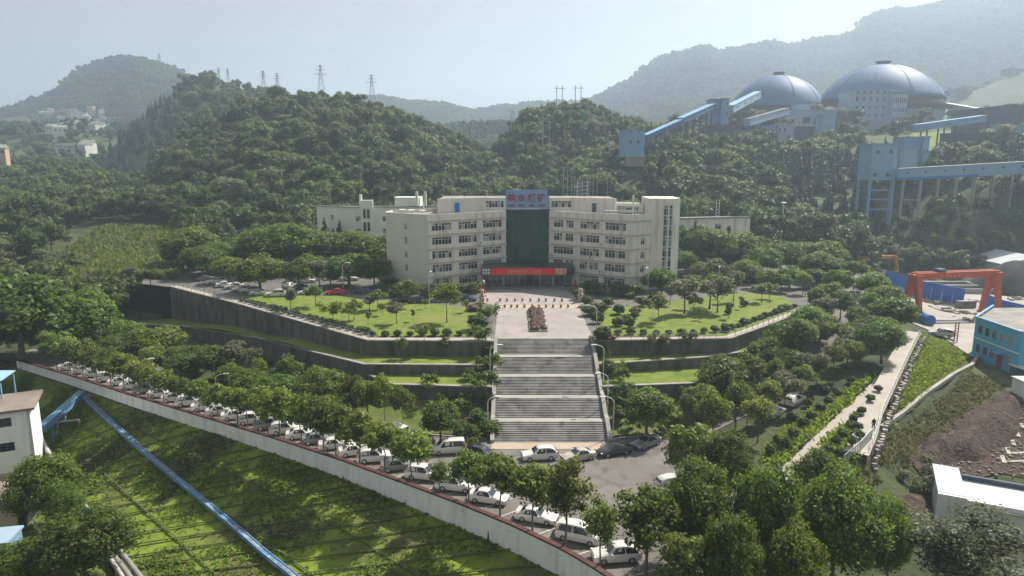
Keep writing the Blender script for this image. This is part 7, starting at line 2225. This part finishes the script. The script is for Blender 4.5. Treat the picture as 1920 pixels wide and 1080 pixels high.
# pipes along the foot of the slope
def pipe(name, px, r, m, label, up, nsup=10):
    pts = [hit(x, y) + Vector((0, 0, up)) for x, y in px]
    q = resample(pts, 30)
    t = thing(name, tuple(q[0]), label, 'pipe')
    b = MB(); b.tube(q, r, 10); b.build('pipe_run', m, t, smooth=True)
    for i in range(0, 30, 3):
        b = MB(); b.box(q[i].x, q[i].y, q[i].z - up - .3, 0.5, 0.4, up + .2); b.build('pipe_support', M['concrete'], t)
    return t
pipe('pipeline', ((100, 870), (150, 945), (200, 1010), (250, 1075), (300, 1140)), 0.32, M['pipe_grey'], 'thick dark pipe at the foot of the embankment, slope side', 0.7)
pipe('pipeline', ((88, 872), (135, 945), (185, 1015), (235, 1080), (285, 1150)), 0.32, M['pipe_grey'], 'second thick dark pipe parallel to the slope-side one', 0.7)
pipe('pipeline', ((78, 830), (115, 900), (150, 965), (195, 1040), (240, 1110)), 0.26, M['pipe_pale'], 'pale pipe closest to the yard trees', 0.9)
tr_ = [hit(75, 812) + Vector((0, 0, 1.6)), hit(110, 806) + Vector((0, 0, 1.3)), hit(150, 798) + Vector((0, 0, 1.0))]
t = thing('pipe_rack', tuple(tr_[0]), 'low pale pipe rack crossing the weeds beside the white block', 'pipe rack')
b = MB(); b.tube(tr_, 0.14, 8); b.build('pipe_run', M['pipe_pale'], t)
for q in tr_: b = MB(); b.box(q.x, q.y, q.z - 1.9, .25, .25, 1.8); b.build('post', M['concrete'], t)
# white block with brown roof
Zb = -7.8
k0 = P(72, 902, Zb)
kt = px_height(k0, 768)
wb_ = thing('white_block', (k0.x, k0.y, Zb), 'white rendered block with a stained brown flat roof at the lower left', 'building')
kl = P(-120, 935, Zb)
e = (Vector((k0.x, k0.y, 0)) - Vector((kl.x, kl.y, 0))).normalized(); n = Vector((e.y, -e.x, 0)); Lw = (Vector((k0.x, k0.y, 0)) - Vector((kl.x, kl.y, 0))).length
fhk = kt / 3.0
ws_ = [(Lw - 12.5, Lw - 11.0, 2), (Lw - 8.8, Lw - 7.2, 2), (Lw - 4.0, Lw - 2.2, 2)]
facade(wb_, V2(kl), V2(k0), Zb, 3, fhk, [[], ws_, ws_], fhk * 0.42, fhk * 0.78, Zb + kt, M['white_wall'], ledges=False, gl=('glass_dark', 'glass_dark', 'glass_mid'), frame='steel_dark')
A = Vector((kl.x, kl.y, 0)); B = Vector((k0.x, k0.y, 0))
facade(wb_, V2(B), V2(B - n * 8), Zb, 3, fhk, [[], [], []], 1, 2, Zb + kt, M['white_wall'], ledges=False)
M['roof_brown'] = mat('roof_brown', (0.17, 0.135, 0.115), 0.9, (0.24, 0.20, 0.17), 0.3, 0.02, 3, col3=(0.36, 0.32, 0.26), scale3=0.12)
b = MB(); b.prism([V2(A - n * .4), V2(B - n * .4 - e * .4), V2(B - n * 7.6 - e * .4), V2(A - n * 7.6)], Zb - 1, Zb + kt - 0.1); b.build('core', M['dark_core'], wb_)
b = MB(); b.prism([V2(A + n * .5), V2(B + n * .5 + e * .7), V2(B - n * 8.4 + e * .7), V2(A - n * 8.4)], Zb + kt + .003, Zb + kt + 0.35); b.build('roof', M['roof_brown'], wb_)
b = MB(); b.prism([V2(A + n * .08), V2(B + n * .08 + e * .08), V2(B - n * 8 + e * .08), V2(A - n * 8)], Zb - 1, Zb + fhk * 0.55); b.build('plinth', mat('plinth_tan', (0.42, 0.34, 0.25), 0.85), wb_)
# roof shelter on posts beyond it
s0 = Vector((k0.x - 9.5, k0.y + 5.0, Zb + kt + 0.35))
t = thing('roof_shelter', tuple(s0), 'light blue sheet shelter on posts on top of the white block', 'shelter')
for dx, dy in ((-3, -1.2), (3, -1.2), (3, 1.6), (-3, 1.6)):
    b = MB(); b.beam((s0.x + dx, s0.y + dy, s0.z - .2), (s0.x + dx, s0.y + dy, s0.z + 2.8), 0.16, 0.16); b.build('post', M['steel_blue_light'], t)
b = MB(); b.add([(s0.x - 4, s0.y - 1.8, s0.z + 2.8), (s0.x + 3.6, s0.y - 1.8, s0.z + 2.8), (s0.x + 3.2, s0.y + 1.9, s0.z + 3.2), (s0.x - 4, s0.y + 1.9, s0.z + 3.2), (s0.x - 4, s0.y - 1.8, s0.z + 2.92), (s0.x + 3.6, s0.y - 1.8, s0.z + 2.92), (s0.x + 3.2, s0.y + 1.9, s0.z + 3.32), (s0.x - 4, s0.y + 1.9, s0.z + 3.32)],
                [(3, 2, 1, 0), (4, 5, 6, 7), (0, 1, 5, 4), (1, 2, 6, 5), (2, 3, 7, 6), (3, 0, 4, 7)]); b.build('roof', M['roof_blue'], t)
for a_, c_ in (((-3, -1.2), (3, -1.2)),):
    b = MB(); b.beam((s0.x + a_[0], s0.y + a_[1], s0.z + 1.1), (s0.x + c_[0], s0.y + c_[1], s0.z + 1.1), .08, .08); b.build('guard_rail', M['frame_white'], t)
# tan house with brown roof, blue tank house, stair
h0 = P(36, 1005, Zb)
th = thing('tan_house', tuple(h0), 'small tan house with a brown roof between the yard trees', 'house')
facade(th, (h0.x - 14, h0.y - 3.2), V2(h0), Zb, 1, 3.4, [[(4, 5.4, 2), (8.5, 10.4, 2), (11.4, 12.2, 1)]], 1.2, 2.5, Zb + 3.9, mat('tan_wall', (0.50, 0.40, 0.29), 0.85), ledges=False, frame='frame_white')
b = MB(); b.prism([(h0.x - 14.3, h0.y - 3.9), (h0.x + .6, h0.y - .6), (h0.x - 1.2, h0.y + 7), (h0.x - 15, h0.y + 5)], Zb + 3.9, Zb + 4.2); b.build('roof', M['roof_brown'], th)
b = MB(); b.prism([(h0.x - 13.9, h0.y - 2.4), (h0.x - .1, h0.y + .6), (h0.x - 1.6, h0.y + 6.6), (h0.x - 14.6, h0.y + 4.6)], Zb - .5, Zb + 3.89); b.build('core', M['dark_core'], th)
tk = P(4, 1075, Zb)
t = thing('tank_house', tuple(tk), 'light blue tank housing with a pale lid at the bottom left corner', 'tank')
b = MB(); b.box(tk.x, tk.y, Zb, 3.4, 3.4, 4.4, 0.2); b.build('housing', M['steel_blue_light'], t)
b = MB(); b.box(tk.x, tk.y, Zb + 4.403, 3.8, 3.8, 0.25, 0.2); b.build('lid', M['plant_pale'], t)
fl = [P(48, 1040, Zb), P(82, 1018, Zb), P(62, 985, Zb)]
railing('yard_railing', fl, 1.1, M['lamp_white'], 'white railing round the small yard beside the tan house', 1.2)
sr = P(8, 950, Zb)
t = thing('outdoor_stair', tuple(sr), 'white metal stair rising beside the white block', 'stair')
for k in range(10):
    b = MB(); b.box(sr.x - 1.6 + k * 0.35, sr.y, Zb + 0.3 + k * 0.3, 0.34, 1.6, 0.06); b.build('tread', M['frame_white'], t)
for s_ in (-.8, .8):
    b = MB(); b.beam((sr.x - 1.8, sr.y + s_, Zb + .2), (sr.x + 1.8, sr.y + s_, Zb + 3.3), .1, .25); b.beam((sr.x - 1.8, sr.y + s_, Zb + 1.2), (sr.x + 1.8, sr.y + s_, Zb + 4.3), .06, .06); b.build('stringer', M['frame_white'], t)
struct(drape('lower_yard', [P(-200, 900, Zb), P(60, 880, Zb), P(120, 950, Zb), P(170, 1020, Zb), P(250, 1130, Zb), P(-100, 1250, Zb), P(-300, 1000, Zb)], Zb, M['yard_low'] if 'yard_low' in M else M['verge'], 2.0, 0.25))
b = MB(); q = P(110, 1068, Zb); b.box(q.x, q.y, Zb, 5.0, 3.0, 1.6, 0.3)
t = thing('yard_shed', tuple(q), 'flat roof of a small shed at the bottom edge between yard trees', 'shed')
b.build('wall', M['concrete'], t); b = MB(); b.box(q.x, q.y, Zb + 1.603, 5.3, 3.3, .2, .3); b.build('roof', M['roof_grey'], t)

# ================================================================== PYLONS, POLES, SUBSTATION, VILLAGE
def pylon(px, ptop, pbase, Y, label, arms=3, w=0.26):
    p = PY(px, pbase, Y); h = PY(px, ptop, Y).z - p.z
    t = thing('power_pylon', tuple(p), label, 'pylon', 'power pylons')
    b = MB(); r = max(0.12, Y * 0.00030)
    lv = [(0, 1), (0.25, .72), (.5, .46), (.7, .26), (1, .10)]
    bw = h * w / 2
    for sx in (-1, 1):
        for sy in (-1, 1):
            for (f0, k0_), (f1, k1) in zip(lv, lv[1:]):
                b.beam((p.x + sx * bw * k0_, p.y + sy * bw * k0_, p.z - 3 * (f0 == 0) + f0 * h), (p.x + sx * bw * k1, p.y + sy * bw * k1, p.z + f1 * h), r, r)
    for (f0, k0_), (f1, k1) in zip(lv, lv[1:]):
        for s_ in (-1, 1):
            b.beam((p.x - bw * k0_, p.y + s_ * bw * k0_, p.z + f0 * h), (p.x + bw * k1, p.y + s_ * bw * k1, p.z + f1 * h), r * .7, r * .7)
            b.beam((p.x + bw * k0_, p.y + s_ * bw * k0_, p.z + f0 * h), (p.x - bw * k1, p.y + s_ * bw * k1, p.z + f1 * h), r * .7, r * .7)
    b.build('lattice', M['metal_grey'], t)
    for f, l in ((0.70, .21), (0.84, .15), (0.96, .11))[:arms]:
        b = MB(); b.beam((p.x - l * h, p.y, p.z + f * h), (p.x + l * h, p.y, p.z + f * h), r * 1.3, r * 1.3)
        for s_ in (-1, 1): b.beam((p.x + s_ * l * h, p.y, p.z + f * h), (p.x, p.y, p.z + (f + .05) * h), r, r)
        b.build('cross_arm', M['metal_grey'], t)
    return t
pylon(603, 122, 180, 430, 'tallest lattice pylon on the wooded hill crest')
pylon(698, 140, 190, 440, 'lattice pylon on the crest to the right of the tallest one')
pylon(495, 133, 170, 660, 'small pylon behind the crest, left one of the hazy pair')
pylon(521, 137, 172, 680, 'small pylon behind the crest, right one of the hazy pair')
pylon(411, 127, 150, 900, 'tiny faint pylon above the farther wooded shoulder')
pylon(428, 128, 152, 920, 'tiny faint pylon next to the other one above the shoulder')
pylon(300, 101, 126, 1480, 'faintest pylon on the shoulder of the hazy mountain')
pylon(887, 223, 262, 560, 'pylon standing in the saddle between the two wooded hills')
def h_pole(px, ptop, pbase, Y, label, w=3.0):
    p = PY(px, pbase, Y); h = PY(px, ptop, Y).z - p.z
    t = thing('power_pole', tuple(p), label, 'pole', 'twin power poles')
    for s_ in (-w / 2, w / 2): b = MB(); b.beam((p.x + s_, p.y, p.z - 6), (p.x + s_, p.y, p.z + h), 0.35, 0.35); b.build('pole', M['metal_grey'], t)
    b = MB(); b.beam((p.x - w, p.y, p.z + h * .8), (p.x + w, p.y, p.z + h * .8), 0.25, 0.25); b.build('cross_arm', M['metal_grey'], t)
h_pole(1049, 161, 186, 385, 'twin power poles on top of the round hill, left pair')
h_pole(1084, 160, 186, 388, 'twin power poles on top of the round hill, right pair')
h_pole(1024, 222, 250, 330, 'twin power poles on the flank of the round hill')
h_pole(961, 208, 225, 380, 'single-looking twin poles at the left edge of the round hill', 1.2)
# substation steelwork behind the offices
for i, (x, y0, y1) in enumerate(((1056, 352, 315), (1064, 352, 314), (1072, 352, 318), (1112, 348, 320), (1120, 348, 320), (1077, 372, 333), (1092, 376, 330), (1099, 376, 334), (1106, 376, 336), (1139, 356, 330), (1085, 376, 338))):
    p = PY(x, y0, 240 if y0 > 360 else 255)
    t = thing('substation_pole', tuple(p), 'white insulator pole of the substation in the trees behind the offices, %s of the cluster' % ORDN[i], 'pole', 'substation poles')
    h = PY(x, y1, p.y).z - p.z
    b = MB(); b.tube([p - Vector((0, 0, 14)), p + Vector((0, 0, h))], [.15, .10], 8); b.build('pole', M['metal_grey'], t)
    b = MB(); b.box(p.x, p.y, p.z + h, 1.0, .3, .25); b.build('cap', M['metal_grey'], t)
p = PY(1092, 362, 246)
t = thing('substation_portal', tuple(p), 'white steel portal of the substation showing above the office roof', 'frame')
for s_ in (-2.2, 0, 2.2):
    b = MB(); b.beam((p.x + s_, p.y, p.z - 10), (p.x + s_ * .8, p.y, p.z + 4.5), .3, .3); b.build('post', M['lamp_white'], t)
for k in range(5):
    b = MB(); b.beam((p.x - 2.2, p.y, p.z - 2 + k * 1.3), (p.x + 2.2, p.y, p.z - 1.2 + k * 1.3), .18, .18); b.build('brace', M['lamp_white'], t)
p = hit(1190, 312); 
t = thing('hillside_hut', tuple(p), 'white roofed hut half buried in trees below the round hill', 'hut')
b = MB(); b.box(p.x, p.y, p.z, 8, 5, 4); b.build('wall', M['concrete'], t); b = MB(); b.box(p.x, p.y, p.z + 4.003, 8.5, 5.5, .4); b.build('roof', M['roof_white'], t)

vr = random.Random(17)
VIL = [(97, 213), (110, 212), (118, 212), (107, 220), (116, 222), (121, 213), (133, 213), (142, 214), (148, 216), (158, 217), (163, 222), (172, 211), (193, 213), (196, 217), (200, 218), (80, 217), (88, 218), (213, 217), (122, 237), (124, 243),
       (112, 246), (101, 246), (114, 251), (133, 243), (140, 243), (165, 240), (174, 236), (183, 231), (176, 244), (182, 246), (188, 241), (209, 236), (136, 284), (119, 281), (148, 281), (155, 283), (166, 272), (168, 285), (161, 288), (125, 286), (72, 222), (64, 216), (5, 292)]
for i, (x, y) in enumerate(VIL):
    p = hit(x, y + 4, 2200.0)
    if x < 20: p = PY(x, y + 6, 470)
    w_, d_, hh = vr.uniform(7, 13), vr.uniform(7, 10), vr.uniform(5, 11)
    if x in (172,): w_, hh = 12, 14
    if x < 20: w_, hh = 6, 7
    pink = x in (172, 97, 5) or vr.random() < 0.12
    t = thing('village_house', tuple(p), '%s house in the hazy far village, %s from its upper row' % ('pink' if pink else 'pale', ORDN[i] if i < 40 else ('last' if x < 20 else ORDN[i - 40] + ' outlying')), 'house', 'houses of the far village', vr.uniform(-.5, .5))
    b = MB(); b.box(0, 0, -9, w_, d_, hh + 9); link('wall', b.mesh('wall', M['house_pink'] if pink else M['house_white']), t)
    b = MB()
    if vr.random() < .5: b.box(0, 0, hh + .003, w_ + .6, d_ + .6, .5)
    else: b.add([(-w_/2 - .4, -d_/2 - .4, hh), (w_/2 + .4, -d_/2 - .4, hh), (w_/2 + .4, d_/2 + .4, hh), (-w_/2 - .4, d_/2 + .4, hh), (-w_/2, 0, hh + 2.4), (w_/2, 0, hh + 2.4)], [(0, 1, 5, 4), (2, 3, 4, 5), (1, 2, 5), (3, 0, 4), (3, 2, 1, 0)])
    link('roof', b.mesh('roof', M['roof_grey']), t)
    for k in range(3):
        b = MB(); b.box(-w_ * .3 + k * w_ * .3, -d_ / 2 - .04, hh * .55, 1.3, .1, 1.6); link('window', b.mesh('window', M['glass_dark']), t)

# ================================================================== FOREST
fr = np.random.default_rng(99)
def candidate(n, ulo, uhi, ylo, yhi):
    u = fr.uniform(ulo, uhi, n)
    y = np.sqrt(fr.uniform(ylo ** 2, yhi ** 2, n))
    return u * y, y
cx1, cy1 = candidate(6200, -0.94, 0.94, 200, 470)
cx2, cy2 = candidate(3600, -0.94, 0.20, 470, 760)
cx3, cy3 = candidate(27000, -0.95, 0.95, 760, 1760)
FXs, FYs = np.concatenate([cx1, cx2, cx3]), np.concatenate([cy1, cy2, cy3])
FZs = H(FXs, FYs)
fpx, fpy, fdep = proj(FXs, FYs, FZs)
ok = (fpx > -260) & (fpx < 2180)
# keep buildings, fields, yard, roads clear
def clear_rect(x0, x1, y0, y1):
    global ok
    ok &= ~((FXs > x0) & (FXs < x1) & (FYs > y0) & (FYs < y1))
ok &= ~in_poly(FXs, FYs, PLATEAU)
clear_rect(-60, -16, 190, 219); clear_rect(40, 72, 190, 216); clear_rect(-35, 42, 190, 206)
fieldp = [V2(hit(x, y)) for x, y in ((100, 560), (355, 540), (360, 440), (330, 418), (180, 418), (100, 450))]
ok &= ~in_poly(FXs, FYs, fieldp)
plant_px = (fpx > 1318) & (fpx < 1880) & (FYs > 330) & (FYs < 520)
ok &= ~(plant_px & (fpy < 292) & (fr.random(len(FXs)) > 0.06))
ok &= ~((fpx > 1690) & (fpx < 1920) & (FYs > 295) & (FYs < 380))
ok &= ~((fpx > 1615) & (fpx < 1990) & (FYs > 238) & (FYs < 252) & (fr.random(len(FXs)) > 0.7))
ok &= ~((fpx > 1160) & (fpx < 1216) & (FYs > 270) & (FYs < 312))
ok &= ~((fpx > 1040) & (fpx < 1145) & (FYs > 228) & (FYs < 262) & (fr.random(len(FXs)) > 0.25))
ok &= ~((fpx > 1560) & (FYs < 213))
ok &= ~((fpx > -50) & (fpx < 225) & (fpy > 205) & (FYs > 560) & (fr.random(len(FXs)) > 0.22))
ok &= ~((fpx > 1700) & (FYs > 520) & (FYs < 900) & (fr.random(len(FXs)) > 0.06))
ok &= ~((FYs > 760) & (fnoise(FXs, FYs, 130, 44, 3) > 0.12 + 0.5 * (FZs > 120)))
FXs, FYs, FZs, fpx, fpy, fdep = (a[ok] for a in (FXs, FYs, FZs, fpx, fpy, fdep))
# thin to natural spacing
order = np.argsort(FYs)
cell = {}
keep = []
for i in order:
    sp = 5.6 if FYs[i] < 480 else (7.0 if FYs[i] < 760 else 15.0)
    k = (int(FXs[i] // sp), int(FYs[i] // sp))
    if any((k[0] + a, k[1] + b_) in cell and (FXs[i] - cell[(k[0] + a, k[1] + b_)][0]) ** 2 + (FYs[i] - cell[(k[0] + a, k[1] + b_)][1]) ** 2 < (sp * .8) ** 2 for a in (-1, 0, 1) for b_ in (-1, 0, 1)): continue
    cell[k] = (FXs[i], FYs[i]); keep.append(i)
keep = np.array(keep)
FXs, FYs, FZs, fpx, fpy, fdep = (a[keep] for a in (FXs, FYs, FZs, fpx, fpy, fdep))
hts = np.where(FYs > 760, fr.uniform(8, 13, len(FXs)), fr.uniform(7.0, 12.0, len(FXs)) + 3.0 * (fr.random(len(FXs)) < 0.2))
hts = np.where((fpx > 1615) & (FYs < 262), hts * 0.75, hts)
pine = ((fnoise(FXs, FYs, 60, 41, 2) > 0.28) | ((fpx > 180) & (fpx < 330) & (FYs > 420) & (FYs < 700))) & (FYs > 240)
# what the camera can see: skyline sweep
top_py = proj(FXs, FYs, FZs + hts)[1]
hor = np.full(520, 2000.0)
for x_, y_ in ((725, 372), (1270, 372)): pass
hor[int(725 / 4):int(1268 / 4)] = 372; hor[int(592 / 4):int(725 / 4)] = 392
seen = np.zeros(len(FXs))
for i in np.argsort(FYs):
    wpx = 3.2 * hts[i] / 10 * F / fdep[i]
    a, b_ = int(max(0, (fpx[i] - wpx) / 4)), int(min(519, (fpx[i] + wpx) / 4)) + 1
    if a >= b_: continue
    vis = np.clip(hor[a:b_] - top_py[i], 0, 60).mean()
    seen[i] = vis * wpx
    hor[a:b_] = np.minimum(hor[a:b_], np.maximum(top_py[i] + 6, 0))
score = seen.copy()
pick = np.argsort(-score)[:300]
picked = np.zeros(len(FXs), bool); picked[pick] = True
zones = (('wooded hill', 'trees of the wooded hill behind the offices'), ('round hill', 'trees of the round hill'), ('works slope', 'trees below the coal works'), ('low wood', 'trees of the low wood by the cornfield'))
def zone(i):
    if fpx[i] < 260 and FYs[i] < 520: return 3
    if fpx[i] < 930: return 0
    if fpx[i] < 1215: return 1
    return 2
for i in pick:
    z_ = zone(i)
    k = 'pine' if pine[i] else ('grey' if fr.random() < 0.16 else 'forest')
    nm = 'conifer_tree' if k == 'pine' else 'forest_tree'
    hi_ = (FZs[i] - 8) / (70 if z_ in (0, 1) else 60)
    where = ('at the foot of the %s', 'halfway up the %s', 'near the crest of the %s')[0 if hi_ < .3 else 1 if hi_ < .7 else 2] % zones[z_][0]
    mark = next(n_ for lim, n_ in ((330, 'above the cornfield'), (592, 'beyond the upper car park'), (725, 'beyond the annex'), (950, 'beyond the car-park wing'), (1030, 'beyond the blue sign'), (1270, 'beyond the other wing'), (1400, 'beyond the low cream building'), (1500, 'beyond the light mast'), (1630, 'beside the transfer tower'), (9999, 'around the long gallery')) if fpx[i] < lim)
    size_ = 'tall' if hts[i] > 11 else 'short' if hts[i] < 8.6 else 'middling'
    what = size_ + {'pine': ' dark conifer ', 'grey': ' pale tree ', 'forest': ' broadleaf tree '}[k] + where + ', ' + mark
    tree(k, (FXs[i], FYs[i], FZs[i] - 0.3), hts[i], what, nm, 'tree', zones[z_][1] + (', conifers' if k == 'pine' else ', pale' if k == 'grey' else ''), wide=fr.uniform(1.0, 1.35))

# the rest of the wood: beyond counting, one object that carries tree shapes on points
proto = bpy.data.collections.new('wood_shapes')
def joined(tr, cr, nm):
    o = bpy.data.objects.new(nm, cr)
    proto.objects.link(o)
    return o
def lite(key, m, seed, n, size, lobs, core):
    return foliage('wood_crown', lobs, n, size, M[m], seed, core=core)
shapes = []
for i in range(5):
    rg = np.random.default_rng(500 + i)
    lob = [(rg.normal() * 1.9, rg.normal() * 1.9, 3.6 + rg.random() * 5.0, 1.1 + rg.random() * .9, 1.1 + rg.random() * .8) for _ in range(11)] + [(0, 0, 5.4, 2.4, 3.4)]
    shapes.append(lite('b', 'leaf_forest', 520 + i, 700, 0.55, lob, 0.8))
shapes.append(lite('g', 'leaf_grey', 540, 700, 0.5, lob, 0.75))
for i in range(2):
    rg = np.random.default_rng(560 + i)
    lob = []
    for k in range(8):
        q = k / 7
        for j in range(2 if k < 6 else 1):
            a = rg.random() * 6.28; w_ = (1 - q) * 1.2
            lob.append((w_ * math.cos(a), w_ * math.sin(a), 1.5 + q * 8, 1.1 * (1.05 - q) + .2, .9))
    shapes.append(lite('p', 'leaf_pine', 570 + i, 500, 0.5, lob, 0.8))
for i in range(3):      # groups of trees for the far slopes
    rg = np.random.default_rng(590 + i)
    lob = [(rg.normal() * 6.5, rg.normal() * 6.5, 2.5 + rg.random() * 4.5, 2.2 + rg.random() * 1.8, 2.4 + rg.random() * 2) for _ in range(26)]
    shapes.append(lite('c', 'leaf_far', 595 + i, 160, 0.8, lob, 1.0))
for i, s_ in enumerate(shapes):
    o = bpy.data.objects.new('wood_shape_%d' % i, s_); proto.objects.link(o)
rest = np.where(~picked)[0]
me = bpy.data.meshes.new('wood')
me.vertices.add(len(rest))
me.vertices.foreach_set('co', np.stack([FXs[rest], FYs[rest], FZs[rest] - .4], -1).astype(np.float32).ravel())
far = FYs[rest] > 760
idx = np.where(far, 8 + np.arange(len(rest)) % 3, np.where(pine[rest], 6 + (np.arange(len(rest)) % 2), np.where(fr.random(len(rest)) < .12, 5, np.arange(len(rest)) % 5))).astype(np.int32)
a = me.attributes.new('idx', 'INT', 'POINT'); a.data.foreach_set('value', idx)
a = me.attributes.new('scl', 'FLOAT', 'POINT'); a.data.foreach_set('value', (hts[rest] / 10).astype(np.float32))
a = me.attributes.new('rot', 'FLOAT', 'POINT'); a.data.foreach_set('value', (fr.random(len(rest)) * 6.28).astype(np.float32))
wood = tag(link('wood', me), 'dense mixed forest covering the hills behind the offices', 'forest', None, 'stuff')
ng = bpy.data.node_groups.new('wood_points', 'GeometryNodeTree')
ng.interface.new_socket('Geometry', in_out='INPUT', socket_type='NodeSocketGeometry')
ng.interface.new_socket('Geometry', in_out='OUTPUT', socket_type='NodeSocketGeometry')
N, L_ = ng.nodes, ng.links
gi, go = N.new('NodeGroupInput'), N.new('NodeGroupOutput')
ci = N.new('GeometryNodeCollectionInfo'); ci.inputs['Collection'].default_value = proto
ci.inputs['Separate Children'].default_value = True; ci.inputs['Reset Children'].default_value = True
iop = N.new('GeometryNodeInstanceOnPoints'); iop.inputs['Pick Instance'].default_value = True
def nattr(nm, ty):
    q = N.new('GeometryNodeInputNamedAttribute'); q.data_type = ty; q.inputs['Name'].default_value = nm; return q.outputs['Attribute']
cmb = N.new('ShaderNodeCombineXYZ'); L_.new(nattr('rot', 'FLOAT'), cmb.inputs['Z'])
L_.new(gi.outputs[0], iop.inputs['Points']); L_.new(ci.outputs[0], iop.inputs['Instance'])
L_.new(nattr('idx', 'INT'), iop.inputs['Instance Index']); L_.new(nattr('scl', 'FLOAT'), iop.inputs['Scale']); L_.new(cmb.outputs[0], iop.inputs['Rotation'])
L_.new(iop.outputs[0], go.inputs[0])
wood.modifiers.new('wood', 'NODES').node_group = ng

# ================================================================== HAZE
hz = bpy.data.materials.new('haze_air'); hz.use_nodes = True
hn, hl = hz.node_tree.nodes, hz.node_tree.links
hn.remove(hn['Principled BSDF'])
pv = hn.new('ShaderNodeVolumePrincipled')
pv.inputs['Color'].default_value = (0.66, 0.82, 0.98, 1)
pv.inputs['Density'].default_value = HAZE
pv.inputs['Anisotropy'].default_value = 0.45
hl.new(pv.outputs[0], hn['Material Output'].inputs['Volume'])
b = MB(); b.hexa([(-4500, -60, -22), (4500, -60, -22), (4500, 4300, -22), (-4500, 4300, -22), (-4500, -60, 480), (4500, -60, 480), (4500, 4300, 480), (-4500, 4300, 480)])
tag(b.build('haze', hz), 'thin pale haze filling the valley air', 'haze', None, 'stuff')
